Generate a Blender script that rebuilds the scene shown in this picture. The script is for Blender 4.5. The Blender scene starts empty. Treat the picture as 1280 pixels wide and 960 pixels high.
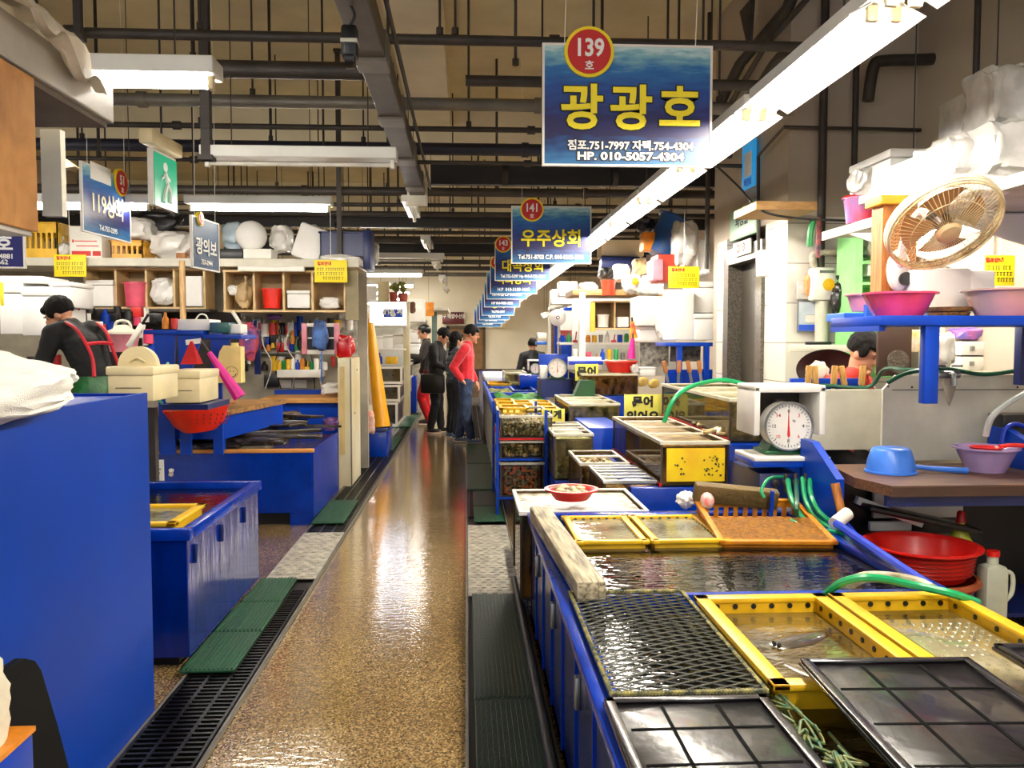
import bpy, bmesh, math, random
from mathutils import Vector, Matrix, Euler, noise
R = random.Random(7)
PI = math.pi
sc = bpy.context.scene
COL = sc.collection
# ------------------------------------------------------------------ camera
F, H = 1040.0, 1.52
YAW = math.atan(57 / F); PIT = math.atan(55 / F / math.sqrt(1 + (57 / F) ** 2))
cd = bpy.data.cameras.new('camera'); cam = bpy.data.objects.new('camera', cd); COL.objects.link(cam)
cam.location = (0, 0, H); cam.rotation_euler = (PI / 2 - PIT, 0, -YAW)
cd.sensor_width = 36; cd.lens = 36 * F / 1280; cd.clip_start = .05; cd.clip_end = 200
sc.camera = cam
# ------------------------------------------------------------------ world, exposure
w = bpy.data.worlds.new('world'); sc.world = w; w.use_nodes = True
w.node_tree.nodes['Background'].inputs[0].default_value = (.80, .80, .85, 1)
w.node_tree.nodes['Background'].inputs[1].default_value = .7
vs = sc.view_settings
sc.display_settings.display_device = 'sRGB'
vs.view_transform = 'Standard'; vs.look = 'None'; vs.gamma = 1; vs.use_curve_mapping = False
vs.exposure = .88
TUBE = 70.0      # strength of the lit fluorescent tubes
try:
    sc.cycles.use_denoising = True
    sc.cycles.max_bounces = 6; sc.cycles.transparent_max_bounces = 12
    sc.cycles.sample_clamp_indirect = 4.0
    sc.cycles.caustics_reflective = False; sc.cycles.caustics_refractive = False
except Exception:
    pass

def at(u, v, x=None, y=None, z=None):
    "the place where the sight line of a photo pixel meets a plane of the room"
    a = (u - 640) / F; b = (480 - v) / F
    f = (math.sin(YAW) * math.cos(PIT), math.cos(YAW) * math.cos(PIT), -math.sin(PIT))
    r = (math.cos(YAW), -math.sin(YAW), 0)
    k = (math.sin(YAW) * math.sin(PIT), math.cos(YAW) * math.sin(PIT), math.cos(PIT))
    d = [f[i] + a * r[i] + b * k[i] for i in range(3)]
    t = x / d[0] if x is not None else y / d[1] if y is not None else (z - H) / d[2]
    return Vector((t * d[0], t * d[1], H + t * d[2]))

# ------------------------------------------------------------------ materials
def lin(c):
    o = []
    for v in c:
        v = v / 255
        o.append(v / 12.92 if v <= .04045 else ((v + .055) / 1.055) ** 2.4)
    return (*o, 1)
MC = {}
def mat(name, rgb, rough=.5, metal=0, var=.12, vs_=6, bump=0, bs=40, coat=0, spec=.5, c2=None, stretch=None, emis=0, trans=0, alpha=1, sheen=0):
    if name in MC: return MC[name]
    m = bpy.data.materials.new(name); m.use_nodes = True; MC[name] = m
    nt = m.node_tree; N = nt.nodes; L = nt.links; p = N['Principled BSDF']
    p.inputs['Roughness'].default_value = rough; p.inputs['Metallic'].default_value = metal
    p.inputs['Specular IOR Level'].default_value = spec
    if coat: p.inputs['Coat Weight'].default_value = coat; p.inputs['Coat Roughness'].default_value = .06
    if sheen: p.inputs['Sheen Weight'].default_value = sheen
    c = lin(rgb); d = lin(c2) if c2 else tuple(x * (1 - var * 2.2) for x in c[:3]) + (1,)
    tc = N.new('ShaderNodeTexCoord'); mp = N.new('ShaderNodeMapping')
    L.new(tc.outputs['Object'], mp.inputs[0])
    if stretch: mp.inputs['Scale'].default_value = stretch
    n = N.new('ShaderNodeTexNoise'); n.inputs['Scale'].default_value = vs_; n.inputs['Detail'].default_value = 5
    L.new(mp.outputs[0], n.inputs['Vector'])
    r = N.new('ShaderNodeValToRGB'); r.color_ramp.elements[0].position = .35; r.color_ramp.elements[1].position = .65
    r.color_ramp.elements[0].color = d; r.color_ramp.elements[1].color = c
    L.new(n.outputs[0], r.inputs[0]); L.new(r.outputs[0], p.inputs['Base Color'])
    if bump:
        n2 = N.new('ShaderNodeTexNoise'); n2.inputs['Scale'].default_value = bs; n2.inputs['Detail'].default_value = 3
        L.new(mp.outputs[0], n2.inputs['Vector'])
        b = N.new('ShaderNodeBump'); b.inputs['Strength'].default_value = bump; b.inputs['Distance'].default_value = .01
        L.new(n2.outputs[0], b.inputs['Height']); L.new(b.outputs[0], p.inputs['Normal'])
    if emis:
        p.inputs['Emission Color'].default_value = c; p.inputs['Emission Strength'].default_value = emis
    if trans: p.inputs['Transmission Weight'].default_value = trans
    if alpha < 1: p.inputs['Alpha'].default_value = alpha
    return m

def nodes(name):
    m = bpy.data.materials.new(name); m.use_nodes = True; MC[name] = m
    nt = m.node_tree
    return m, nt, nt.nodes, nt.links, nt.nodes['Principled BSDF']
def ramp(N, stops, interp='LINEAR'):
    r = N.new('ShaderNodeValToRGB'); cr = r.color_ramp; cr.interpolation = interp
    while len(cr.elements) < len(stops): cr.elements.new(.5)
    for e, (p, c) in zip(cr.elements, stops): e.position = p; e.color = lin(c) if len(c) == 3 else c
    return r

def m_terrazzo():
    m, nt, N, L, p = nodes('wet_terrazzo')
    tc = N.new('ShaderNodeTexCoord')
    v = N.new('ShaderNodeTexVoronoi'); v.inputs['Scale'].default_value = 150
    L.new(tc.outputs['Object'], v.inputs['Vector'])
    r = ramp(N, [(0, (52, 40, 24)), (.25, (112, 94, 64)), (.55, (156, 136, 98)), (.8, (188, 170, 134)), (1, (226, 214, 186))])
    L.new(v.outputs['Color'], r.inputs[0])
    n = N.new('ShaderNodeTexNoise'); n.inputs['Scale'].default_value = 1.3; n.inputs['Detail'].default_value = 6
    L.new(tc.outputs['Object'], n.inputs['Vector'])
    r2 = ramp(N, [(.2, (190, 170, 140)), (.8, (255, 244, 224))])
    L.new(n.outputs[0], r2.inputs[0])
    mx = N.new('ShaderNodeMix'); mx.data_type = 'RGBA'; mx.blend_type = 'MULTIPLY'; mx.inputs[0].default_value = 1
    L.new(r.outputs[0], mx.inputs[6]); L.new(r2.outputs[0], mx.inputs[7]); L.new(mx.outputs[2], p.inputs['Base Color'])
    n3 = N.new('ShaderNodeTexNoise'); n3.inputs['Scale'].default_value = 2.2; n3.inputs['Detail'].default_value = 8
    L.new(tc.outputs['Object'], n3.inputs['Vector'])
    r3 = ramp(N, [(.25, (.03, .03, .03, 1)), (.8, (.2, .2, .2, 1))]); L.new(n3.outputs[0], r3.inputs[0])
    L.new(r3.outputs[0], p.inputs['Roughness'])
    mp = N.new('ShaderNodeMapping'); mp.inputs['Scale'].default_value = (9, 22, 1)
    L.new(tc.outputs['Object'], mp.inputs[0])
    n4 = N.new('ShaderNodeTexNoise'); n4.inputs['Scale'].default_value = 2; n4.inputs['Detail'].default_value = 3
    L.new(mp.outputs[0], n4.inputs['Vector'])
    ad = N.new('ShaderNodeMath'); ad.operation = 'MULTIPLY_ADD'; ad.inputs[1].default_value = .12
    L.new(v.outputs['Distance'], ad.inputs[0]); L.new(n4.outputs[0], ad.inputs[2])
    b = N.new('ShaderNodeBump'); b.inputs['Strength'].default_value = .10; b.inputs['Distance'].default_value = .02
    L.new(ad.outputs[0], b.inputs['Height']); L.new(b.outputs[0], p.inputs['Normal'])
    p.inputs['Specular IOR Level'].default_value = .5
    p.inputs['Coat Weight'].default_value = 1; p.inputs['Coat Roughness'].default_value = .03
    b2 = N.new('ShaderNodeBump'); b2.inputs['Strength'].default_value = .08; b2.inputs['Distance'].default_value = .02
    L.new(n4.outputs[0], b2.inputs['Height']); L.new(b2.outputs[0], p.inputs['Coat Normal'])
    return m
def m_water(name, c1, c2, rough=.03, sc_=5):
    m, nt, N, L, p = nodes(name)
    tc = N.new('ShaderNodeTexCoord')
    n = N.new('ShaderNodeTexNoise'); n.inputs['Scale'].default_value = sc_; n.inputs['Detail'].default_value = 6
    L.new(tc.outputs['Object'], n.inputs['Vector'])
    r = ramp(N, [(.35, c1), (.7, c2)]); L.new(n.outputs[0], r.inputs[0]); L.new(r.outputs[0], p.inputs['Base Color'])
    p.inputs['Roughness'].default_value = rough; p.inputs['Specular IOR Level'].default_value = .9
    mp = N.new('ShaderNodeMapping'); mp.inputs['Scale'].default_value = (6, 14, 1); L.new(tc.outputs['Object'], mp.inputs[0])
    n2 = N.new('ShaderNodeTexNoise'); n2.inputs['Scale'].default_value = 2.; n2.inputs['Detail'].default_value = 2
    n2.inputs['Distortion'].default_value = 1.2
    L.new(mp.outputs[0], n2.inputs['Vector'])
    b = N.new('ShaderNodeBump'); b.inputs['Strength'].default_value = .10; b.inputs['Distance'].default_value = .02
    L.new(n2.outputs[0], b.inputs['Height']); L.new(b.outputs[0], p.inputs['Normal'])
    return m
def m_glass(name, tint=(225, 235, 225), murk=.0, murkc=(120, 110, 70), refl=.9):
    m, nt, N, L, p = nodes(name)
    out = N['Material Output']
    t = N.new('ShaderNodeBsdfTransparent'); t.inputs[0].default_value = lin(tint)
    g = N.new('ShaderNodeBsdfGlossy'); g.inputs['Roughness'].default_value = .04
    fr = N.new('ShaderNodeFresnel'); fr.inputs[0].default_value = 1.5
    mu = N.new('ShaderNodeMath'); mu.operation = 'MULTIPLY'; mu.inputs[1].default_value = refl; L.new(fr.outputs[0], mu.inputs[0])
    mx = N.new('ShaderNodeMixShader'); L.new(mu.outputs[0], mx.inputs[0]); L.new(t.outputs[0], mx.inputs[1]); L.new(g.outputs[0], mx.inputs[2])
    last = mx
    if murk:
        d = N.new('ShaderNodeBsdfDiffuse'); d.inputs[0].default_value = lin(murkc)
        tc = N.new('ShaderNodeTexCoord'); mp = N.new('ShaderNodeMapping'); mp.inputs['Scale'].default_value = (9, 9, 2.5)
        L.new(tc.outputs['Object'], mp.inputs[0])
        n = N.new('ShaderNodeTexNoise'); n.inputs['Scale'].default_value = 2.2; n.inputs['Detail'].default_value = 6; L.new(mp.outputs[0], n.inputs['Vector'])
        mr = N.new('ShaderNodeMapRange'); mr.inputs[1].default_value = .35; mr.inputs[2].default_value = .7; mr.inputs[4].default_value = murk
        L.new(n.outputs[0], mr.inputs[0])
        m2 = N.new('ShaderNodeMixShader'); L.new(mr.outputs[0], m2.inputs[0]); L.new(mx.outputs[0], m2.inputs[1]); L.new(d.outputs[0], m2.inputs[2]); last = m2
    N.remove(p); L.new(last.outputs[0], out.inputs[0])
    return m
def m_sea():
    m, nt, N, L, p = nodes('printed_sea')
    tc = N.new('ShaderNodeTexCoord'); sp = N.new('ShaderNodeSeparateXYZ'); L.new(tc.outputs['Generated'], sp.inputs[0])
    mp = N.new('ShaderNodeMapping'); mp.inputs['Scale'].default_value = (3, 1, 9); L.new(tc.outputs['Generated'], mp.inputs[0])
    n = N.new('ShaderNodeTexNoise'); n.inputs['Scale'].default_value = 2.2; n.inputs['Detail'].default_value = 6; L.new(mp.outputs[0], n.inputs['Vector'])
    a = N.new('ShaderNodeMath'); a.operation = 'MULTIPLY_ADD'; a.inputs[1].default_value = .34; L.new(n.outputs[0], a.inputs[0])
    s = N.new('ShaderNodeMath'); s.operation = 'SUBTRACT'; s.inputs[1].default_value = .17; L.new(sp.outputs[2], s.inputs[0]); L.new(s.outputs[0], a.inputs[2])
    r = ramp(N, [(.0, (40, 110, 160)), (.18, (10, 56, 112)), (.24, (26, 16, 70)), (.42, (22, 24, 96)), (.62, (4, 66, 146)), (.80, (20, 104, 170)), (.93, (120, 176, 190)), (1, (190, 218, 218))])
    L.new(a.outputs[0], r.inputs[0]); L.new(r.outputs[0], p.inputs['Base Color']); p.inputs['Roughness'].default_value = .35
    return m
def m_wood(name, c1, c2, sx=(1, 12, 12), rough=.5, coat=0):
    m, nt, N, L, p = nodes(name)
    tc = N.new('ShaderNodeTexCoord'); mp = N.new('ShaderNodeMapping'); mp.inputs['Scale'].default_value = sx; L.new(tc.outputs['Object'], mp.inputs[0])
    n = N.new('ShaderNodeTexNoise'); n.inputs['Scale'].default_value = 4; n.inputs['Detail'].default_value = 8; n.inputs['Distortion'].default_value = .6
    L.new(mp.outputs[0], n.inputs['Vector']); r = ramp(N, [(.32, c1), (.68, c2)]); L.new(n.outputs[0], r.inputs[0])
    L.new(r.outputs[0], p.inputs['Base Color']); p.inputs['Roughness'].default_value = rough
    b = N.new('ShaderNodeBump'); b.inputs['Strength'].default_value = .5; b.inputs['Distance'].default_value = .004
    L.new(n.outputs[0], b.inputs['Height']); L.new(b.outputs[0], p.inputs['Normal'])
    if coat: p.inputs['Coat Weight'].default_value = coat
    return m
def m_tile():
    m, nt, N, L, p = nodes('white_wall_tile')
    tc = N.new('ShaderNodeTexCoord'); b = N.new('ShaderNodeTexBrick'); b.offset = 0
    mp = N.new('ShaderNodeMapping'); mp.inputs['Rotation'].default_value = (PI / 2, 0, 0)
    L.new(tc.outputs['Object'], mp.inputs[0]); L.new(mp.outputs[0], b.inputs['Vector'])
    b.inputs['Scale'].default_value = 1; b.inputs['Brick Width'].default_value = .3; b.inputs['Row Height'].default_value = .3; b.inputs['Mortar Size'].default_value = .004
    b.inputs['Color1'].default_value = lin((226, 222, 210)); b.inputs['Color2'].default_value = lin((216, 212, 200)); b.inputs['Mortar'].default_value = lin((150, 145, 132))
    L.new(b.outputs[0], p.inputs['Base Color']); p.inputs['Roughness'].default_value = .2
    return m
BLUE = mat('blue_painted_plastic', (0, 58, 170), .36, var=.10, vs_=3, bump=.15, bs=5, spec=.3)
BLUE2 = mat('blue_fibreglass', (0, 50, 160), .24, var=.14, vs_=5, bump=.35, bs=14, spec=.4)
NAVY = mat('navy_plastic', (14, 32, 92), .4)
WHITE = mat('white_plastic', (236, 232, 222), .4, var=.04)
WHITE2 = mat('white_enamel', (226, 226, 218), .3, var=.05)
FOAM = mat('white_styrofoam', (244, 243, 238), .7, var=.03, bump=.2, bs=120)
CREAM = mat('cream_plastic', (222, 206, 160), .42, var=.06)
PALE = mat('aged_white_board', (212, 208, 190), .45, var=.10, vs_=4)
BLACK = mat('black_plastic', (20, 20, 22), .35, var=.2)
BLACKW = mat('wet_black_plastic', (17, 14, 17), .26, var=.25, vs_=9, bump=.2, bs=22, coat=.25)
RED = mat('red_plastic', (206, 26, 20), .35, var=.12)
DRED = mat('dark_red_plastic', (150, 20, 14), .4, var=.15)
PINK = mat('pink_plastic', (236, 70, 110), .35)
LPINK = mat('pale_pink_plastic', (238, 150, 165), .35)
YEL = mat('yellow_plastic', (236, 186, 24), .38, var=.10, vs_=9)
ORANGE = mat('orange_plastic', (228, 140, 24), .4, var=.15, vs_=12, bump=.2)
GREEN = mat('green_plastic', (20, 130, 60), .4)
HOSEG = mat('green_hose_rubber', (20, 150, 90), .3)
HOSEB = mat('blue_hose_rubber', (16, 56, 190), .3)
STEEL = mat('brushed_steel', (160, 162, 160), .35, metal=.9, var=.1)
GALV = mat('grey_galvanised_metal', (120, 116, 106), .5, metal=.4)
DARKM = mat('dark_painted_steel', (62, 56, 50), .55, metal=.2, var=.2)
BLKM = mat('black_painted_steel', (22, 21, 20), .5, metal=.2)
NVM = mat('navy_painted_pipe', (20, 24, 46), .5)
CARD = m_wood('brown_hardboard', (150, 98, 40), (186, 130, 62), (2, 2, 2), .7)
WOOD = m_wood('brown_wood', (48, 28, 18), (100, 62, 38), (2, 14, 14))
WOODO = m_wood('orange_wood', (128, 74, 28), (186, 120, 54), (12, 12, 1.5))
PLY = m_wood('pale_plywood', (206, 172, 116), (230, 202, 150), (2, 2, 2))
OLDW = m_wood('weathered_grey_wood', (70, 62, 46), (166, 152, 122), (14, 1.2, 14), .6)
BLKW = m_wood('blackened_wet_wood', (12, 10, 8), (56, 44, 28), (2, 14, 10), .25, .4)
CONC = mat('beige_concrete', (218, 206, 166), .85, var=.10, vs_=1.2, bump=.3, bs=12)
CONC2 = mat('pale_concrete', (236, 226, 196), .85, var=.08, vs_=1.4, bump=.2, bs=12)
WALLR = mat('grey_plaster', (182, 170, 152), .8, var=.08, vs_=1.1, bump=.1)
WALLW = mat('cream_plaster', (246, 240, 218), .75, var=.05, vs_=1)
DARK = mat('dark_pit', (14, 13, 11), .4)
GRATE = mat('black_cast_grating', (24, 22, 18), .3, metal=.5, var=.2, bump=.2)
MATG = mat('green_rubber_mat', (14, 72, 42), .45, var=.15, vs_=20, bump=.3, bs=90)
MATD = mat('dark_green_rubber_mat', (12, 46, 34), .45, var=.15, vs_=20, bump=.3, bs=90)
GRANITE = mat('speckled_granite', (96, 90, 80), .3, var=.3, vs_=60)
BAGW = mat('white_plastic_bag', (232, 230, 224), .3, var=.05, bump=.5, bs=16, coat=.3)
BAGC = mat('clear_plastic_wrap', (214, 212, 204), .2, var=.12, vs_=9, bump=.7, bs=18, coat=.6)
BAGBL = mat('pale_blue_bag', (168, 188, 200), .3, bump=.5, bs=16)
BAGT = mat('tan_sack', (206, 176, 128), .6, bump=.5, bs=20)
SKIN = mat('skin', (206, 150, 116), .5, var=.04)
HAIR = mat('black_hair', (14, 11, 10), .75, spec=.2, bump=.6, bs=60, stretch=(1, 1, .2))
TER = m_terrazzo(); TILE = m_tile(); SEA = m_sea()
WATER = m_water('dark_tank_water', (3, 4, 3), (14, 13, 8), .02)
WATERY = m_water('murky_yellow_water', (40, 32, 10), (112, 90, 38), .06)
WATERG = m_water('pale_green_water', (86, 84, 58), (150, 148, 118), .06)
GLASS = m_glass('tank_glass', (246, 250, 244)); GLASSM = m_glass('stained_tank_glass', (225, 225, 200), .30, (176, 156, 104))
GLASSB = m_glass('brown_stained_glass', (210, 190, 150), .36, (150, 116, 70))
YSIGN = mat('yellow_sign_face', (250, 226, 20), .5, var=.03)
YSIGN2 = mat('pale_yellow_sign_face', (232, 222, 90), .5, var=.05)
TXTY = mat('yellow_print', (255, 236, 40), .5, var=0); TXTW = mat('white_print', (245, 245, 240), .5, var=0)
TXTK = mat('black_print', (14, 14, 14), .5, var=0); TXTR = mat('red_print', (205, 30, 25), .5, var=0)
BADGE = mat('red_badge', (196, 28, 26), .4, var=0); TXTB = mat('blue_print', (24, 70, 190), .5, var=0)
PAPER = mat('white_paper', (240, 238, 228), .7, var=.02)
def emit(name, rgb, s):
    m = bpy.data.materials.new(name); m.use_nodes = True; N = m.node_tree.nodes; N.remove(N['Principled BSDF'])
    e = N.new('ShaderNodeEmission'); e.inputs[0].default_value = lin(rgb); e.inputs[1].default_value = s
    m.node_tree.links.new(e.outputs[0], N['Material Output'].inputs[0]); MC[name] = m
    return m
LIT = emit('lit_fluorescent_tube', (255, 246, 232), TUBE)
ADDGLOW = emit('lit_sign_face', (232, 240, 255), 6.0)  # glow added to the cabinet face, to whiten it and reflect in the floor
EXITG = mat('green_exit_sign', (10, 150, 110), .4, var=0, emis=.35)
# ------------------------------------------------------------------ mesh builder
class MB:
    def __init__(s): s.b = bmesh.new()
    def _new(s, vs, fs):
        v = [s.b.verts.new(p) for p in vs]
        for f in fs:
            try: s.b.faces.new([v[i] for i in f])
            except ValueError: pass
        return v
    def box(s, x0, x1, y0, y1, z0, z1, bev=0, rot=None, piv=None):
        r = bmesh.ops.create_cube(s.b, size=1)['verts']
        for v in r: v.co = Vector(((x0 + x1) / 2 + v.co.x * (x1 - x0), (y0 + y1) / 2 + v.co.y * (y1 - y0), (z0 + z1) / 2 + v.co.z * (z1 - z0)))
        if bev:
            es = list({e for v in r for e in v.link_edges})
            r = bmesh.ops.bevel(s.b, geom=es, offset=bev, segments=2, affect='EDGES', profile=.5)['verts']
        if rot:
            m = Euler(rot).to_matrix(); c = Vector(piv) if piv else Vector(((x0 + x1) / 2, (y0 + y1) / 2, (z0 + z1) / 2))
            for v in r: v.co = m @ (v.co - c) + c
        return s
    def cyl(s, a, b, r0, r1=None, n=12, cap=True):
        a, b = Vector(a), Vector(b); r1 = r0 if r1 is None else r1
        d = (b - a).normalized(); u = d.orthogonal().normalized(); w_ = d.cross(u)
        vs = []
        for c, r in ((a, r0), (b, r1)):
            for i in range(n):
                t = 2 * PI * i / n; vs.append(c + (u * math.cos(t) + w_ * math.sin(t)) * r)
        fs = [(i, (i + 1) % n, n + (i + 1) % n, n + i) for i in range(n)]
        if cap: fs += [tuple(range(n - 1, -1, -1)), tuple(range(n, 2 * n))]
        s._new(vs, fs); return s
    def tube(s, pts, r, n=8, sub=6):
        P = [Vector(p) for p in pts]
        if len(P) > 2 and sub > 1:
            Q = []
            for i in range(len(P) - 1):
                p0 = P[max(i - 1, 0)]; p1 = P[i]; p2 = P[i + 1]; p3 = P[min(i + 2, len(P) - 1)]
                for k in range(sub):
                    t = k / sub
                    Q.append(.5 * ((2 * p1) + (p2 - p0) * t + (2 * p0 - 5 * p1 + 4 * p2 - p3) * t * t + (3 * p1 - p0 - 3 * p2 + p3) * t ** 3))
            Q.append(P[-1]); P = Q
        rings = []; up = None
        for i, p in enumerate(P):
            d = (P[min(i + 1, len(P) - 1)] - P[max(i - 1, 0)])
            if d.length < 1e-9: d = Vector((0, 0, 1))
            d.normalize()
            up = d.orthogonal().normalized() if up is None else (up - d * up.dot(d)).normalized()
            q = d.cross(up); rr = r(i / (len(P) - 1)) if callable(r) else r
            rings.append([s.b.verts.new(p + (up * math.cos(2 * PI * k / n) + q * math.sin(2 * PI * k / n)) * rr) for k in range(n)])
        for A, B_ in zip(rings, rings[1:]):
            for k in range(n): s.b.faces.new((A[k], A[(k + 1) % n], B_[(k + 1) % n], B_[k]))
        s.b.faces.new(rings[0][::-1]); s.b.faces.new(rings[-1]); return s
    def lathe(s, c, prof, n=28, sx=1, sy=1, rot=None):
        c = Vector(c); m = Euler(rot).to_matrix() if rot else Matrix.Identity(3)
        rings = []
        for r, z in prof:
            r = max(r, 1e-4)
            rings.append([s.b.verts.new(c + m @ Vector((r * math.cos(2 * PI * k / n) * sx, r * math.sin(2 * PI * k / n) * sy, z))) for k in range(n)])
        for A, B_ in zip(rings, rings[1:]):
            for k in range(n): s.b.faces.new((A[k], A[(k + 1) % n], B_[(k + 1) % n], B_[k]))
        return s
    def loft(s, secs, n=20):
        "ellipse sections (centre, rx, ry) stacked along z"
        rings = [[s.b.verts.new(Vector(c) + Vector((rx * math.cos(2 * PI * k / n), ry * math.sin(2 * PI * k / n), 0))) for k in range(n)] for c, rx, ry in secs]
        for A, B_ in zip(rings, rings[1:]):
            for k in range(n): s.b.faces.new((A[k], A[(k + 1) % n], B_[(k + 1) % n], B_[k]))
        s.b.faces.new(rings[0][::-1]); s.b.faces.new(rings[-1]); return s
    def ell(s, c, rx, ry, rz, sub=2, rot=None, f=None):
        r = bmesh.ops.create_icosphere(s.b, subdivisions=sub, radius=1)['verts']; m = Euler(rot).to_matrix() if rot else Matrix.Identity(3)
        for v in r:
            p = v.co.copy()
            if f: p = f(p)
            v.co = m @ Vector((p.x * rx, p.y * ry, p.z * rz)) + Vector(c)
        return s
    def prism(s, poly, d0, d1, ax='x'):
        "polygon in the two other axes, swept along ax from d0 to d1"
        def P(a, b, d): return {'x': (d, a, b), 'y': (a, d, b), 'z': (a, b, d)}[ax]
        n = len(poly); vs = [P(a, b, d0) for a, b in poly] + [P(a, b, d1) for a, b in poly]
        s._new(vs, [tuple(range(n - 1, -1, -1)), tuple(range(n, 2 * n))] + [(i, (i + 1) % n, n + (i + 1) % n, n + i) for i in range(n)])
        return s
    def hexa(s, bot, top):
        "eight corners: four below, four above, same winding"
        s._new(list(bot) + list(top), [(3, 2, 1, 0), (4, 5, 6, 7)] + [(i, (i + 1) % 4, 4 + (i + 1) % 4, 4 + i) for i in range(4)]); return s
    def sheet(s, fn, nu, nv, th=.004):
        g = [[s.b.verts.new(fn(i / nu, j / nv)) for j in range(nv + 1)] for i in range(nu + 1)]
        fs = [s.b.faces.new((g[i][j], g[i + 1][j], g[i + 1][j + 1], g[i][j + 1])) for i in range(nu) for j in range(nv)]
        bmesh.ops.solidify(s.b, geom=fs, thickness=th); return s
def outm(s, name, mat_, loc, parent, smooth):
    bmesh.ops.recalc_face_normals(s.b, faces=s.b.faces)
    me = bpy.data.meshes.new(name)
    for v in s.b.verts: v.co -= loc
    s.b.to_mesh(me); s.b.free()
    me.materials.append(mat_)
    o = bpy.data.objects.new(name, me); COL.objects.link(o)
    if smooth:
        me.shade_smooth()
        me.set_sharp_from_angle(angle=math.radians(38))
    if parent: o.parent = parent
    return o
def tag(o, label=None, cat=None, group=None, kind=None):
    if label: o['label'] = label
    if cat: o['category'] = cat
    if group: o['group'] = group
    if kind: o['kind'] = kind
    return o
def T(name, label, cat, loc=(0, 0, 0), rz=0, group=None, rot=None):
    o = bpy.data.objects.new(name, None); o.empty_display_size = .1; COL.objects.link(o)
    o.location = loc; o.rotation_euler = rot or (0, 0, rz)
    return tag(o, label, cat, group)
def P(name, mb, m, par, label=None, kind=None, smooth=True):
    "a part, its mesh in the coordinates of its thing"
    return tag(outm(mb, name, m, Vector((0, 0, 0)), par, smooth), label, kind=kind)
def W(name, mb, m, par, label=None, smooth=True):
    "a part, its mesh given in room coordinates (its thing must stand unrotated)"
    loc = Vector(par.location)
    if par.parent: loc += Vector(par.parent.location)
    return tag(outm(mb, name, m, loc, par, smooth), label)
def S(name, mb, m, label, cat, group=None, kind=None, smooth=True):
    "a thing of one mesh, given in room coordinates; its origin goes to its base"
    xs = [v.co for v in mb.b.verts]
    c = Vector(((min(p.x for p in xs) + max(p.x for p in xs)) / 2, (min(p.y for p in xs) + max(p.y for p in xs)) / 2, min(p.z for p in xs)))
    o = outm(mb, name, m, c, None, smooth); o.location = c
    return tag(o, label, cat, group, kind)
def ST(name, mb, m, label=None):
    o = outm(mb, name, m, Vector((0, 0, 0)), None, False); o['kind'] = 'structure'
    if label: o['label'] = label
    return o
def dup(root, loc, rz=None, label=None, group=None):
    r = root.copy(); COL.objects.link(r); r.location = loc
    if rz is not None: r.rotation_euler = (0, 0, rz) if not isinstance(rz, (tuple, Euler)) else rz
    if label: r['label'] = label
    if group: r['group'] = group
    for ch in list(root.children):
        c = ch.copy(); COL.objects.link(c); c.parent = r
        for g in list(ch.children):
            d = g.copy(); COL.objects.link(d); d.parent = c
    return r
def text(body, size, m, par, loc, rot=(PI / 2, 0, 0), bold=0, sx=1, name='lettering', align='CENTER', ext=.001, wspace=1):
    cu = bpy.data.curves.new('t', 'FONT'); cu.body = body; cu.size = size; cu.align_x = align; cu.align_y = 'CENTER'
    cu.extrude = ext; cu.offset = bold; cu.space_character = wspace; cu.resolution_u = 3
    o = bpy.data.objects.new('t', cu); COL.objects.link(o)
    bpy.context.view_layer.update()
    me = bpy.data.meshes.new_from_object(o.evaluated_get(bpy.context.evaluated_depsgraph_get()))
    bpy.data.objects.remove(o); me.name = name; me.materials.clear(); me.materials.append(m)
    q = bpy.data.objects.new(name, me); COL.objects.link(q); q.parent = par
    q.location = loc; q.rotation_euler = rot; q.scale = (sx, 1, 1)
    return q
ORD = ['nearest', 'second', 'third', 'fourth', 'fifth', 'sixth', 'seventh', 'eighth', 'ninth', 'tenth', 'eleventh', 'twelfth', 'thirteenth', 'fourteenth', 'fifteenth', 'sixteenth', 'seventeenth', 'eighteenth']
# ================================================================== the setting
YF = 28.0; XR = 3.4; XL = -7.2; ZC = 4.6
ST('floor', MB().box(XL, XR, -1.5, YF, -.12, 0), TER, 'wet speckled terrazzo floor of the market aisle')
ST('ceiling', MB().box(XL, XR, -1.5, YF, ZC, ZC + .15), CONC)
ST('wall_right', MB().box(XR, XR + .15, -1.5, YF, 0, ZC), WALLR)
ST('wall_left', MB().box(XL - .15, XL, -1.5, YF, 0, ZC), WALLR)
ST('wall_back', MB().box(XL, XR, YF, YF + .15, 0, ZC), WALLW)
ST('baseboard_back', MB().box(.1, XR, YF - .06, YF, .1, .55), mat('dark_dado', (46, 28, 24), .5))
for i, y in enumerate((5.0, 10.8, 16.6, 22.4)):
    ST('trim_%d' % (i + 1), MB().box(XL, XR, y, y + .45, 4.02, ZC), CONC2, 'concrete cross beam under the ceiling')
ST('trim_5', MB().box(-.68, -.20, -1.5, YF, 4.25, ZC), CONC2, 'long pale concrete beam along the aisle')
ST('trim_6', MB().box(2.6, XR, 6.25, 6.7, 3.9, ZC), WALLR)
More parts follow.
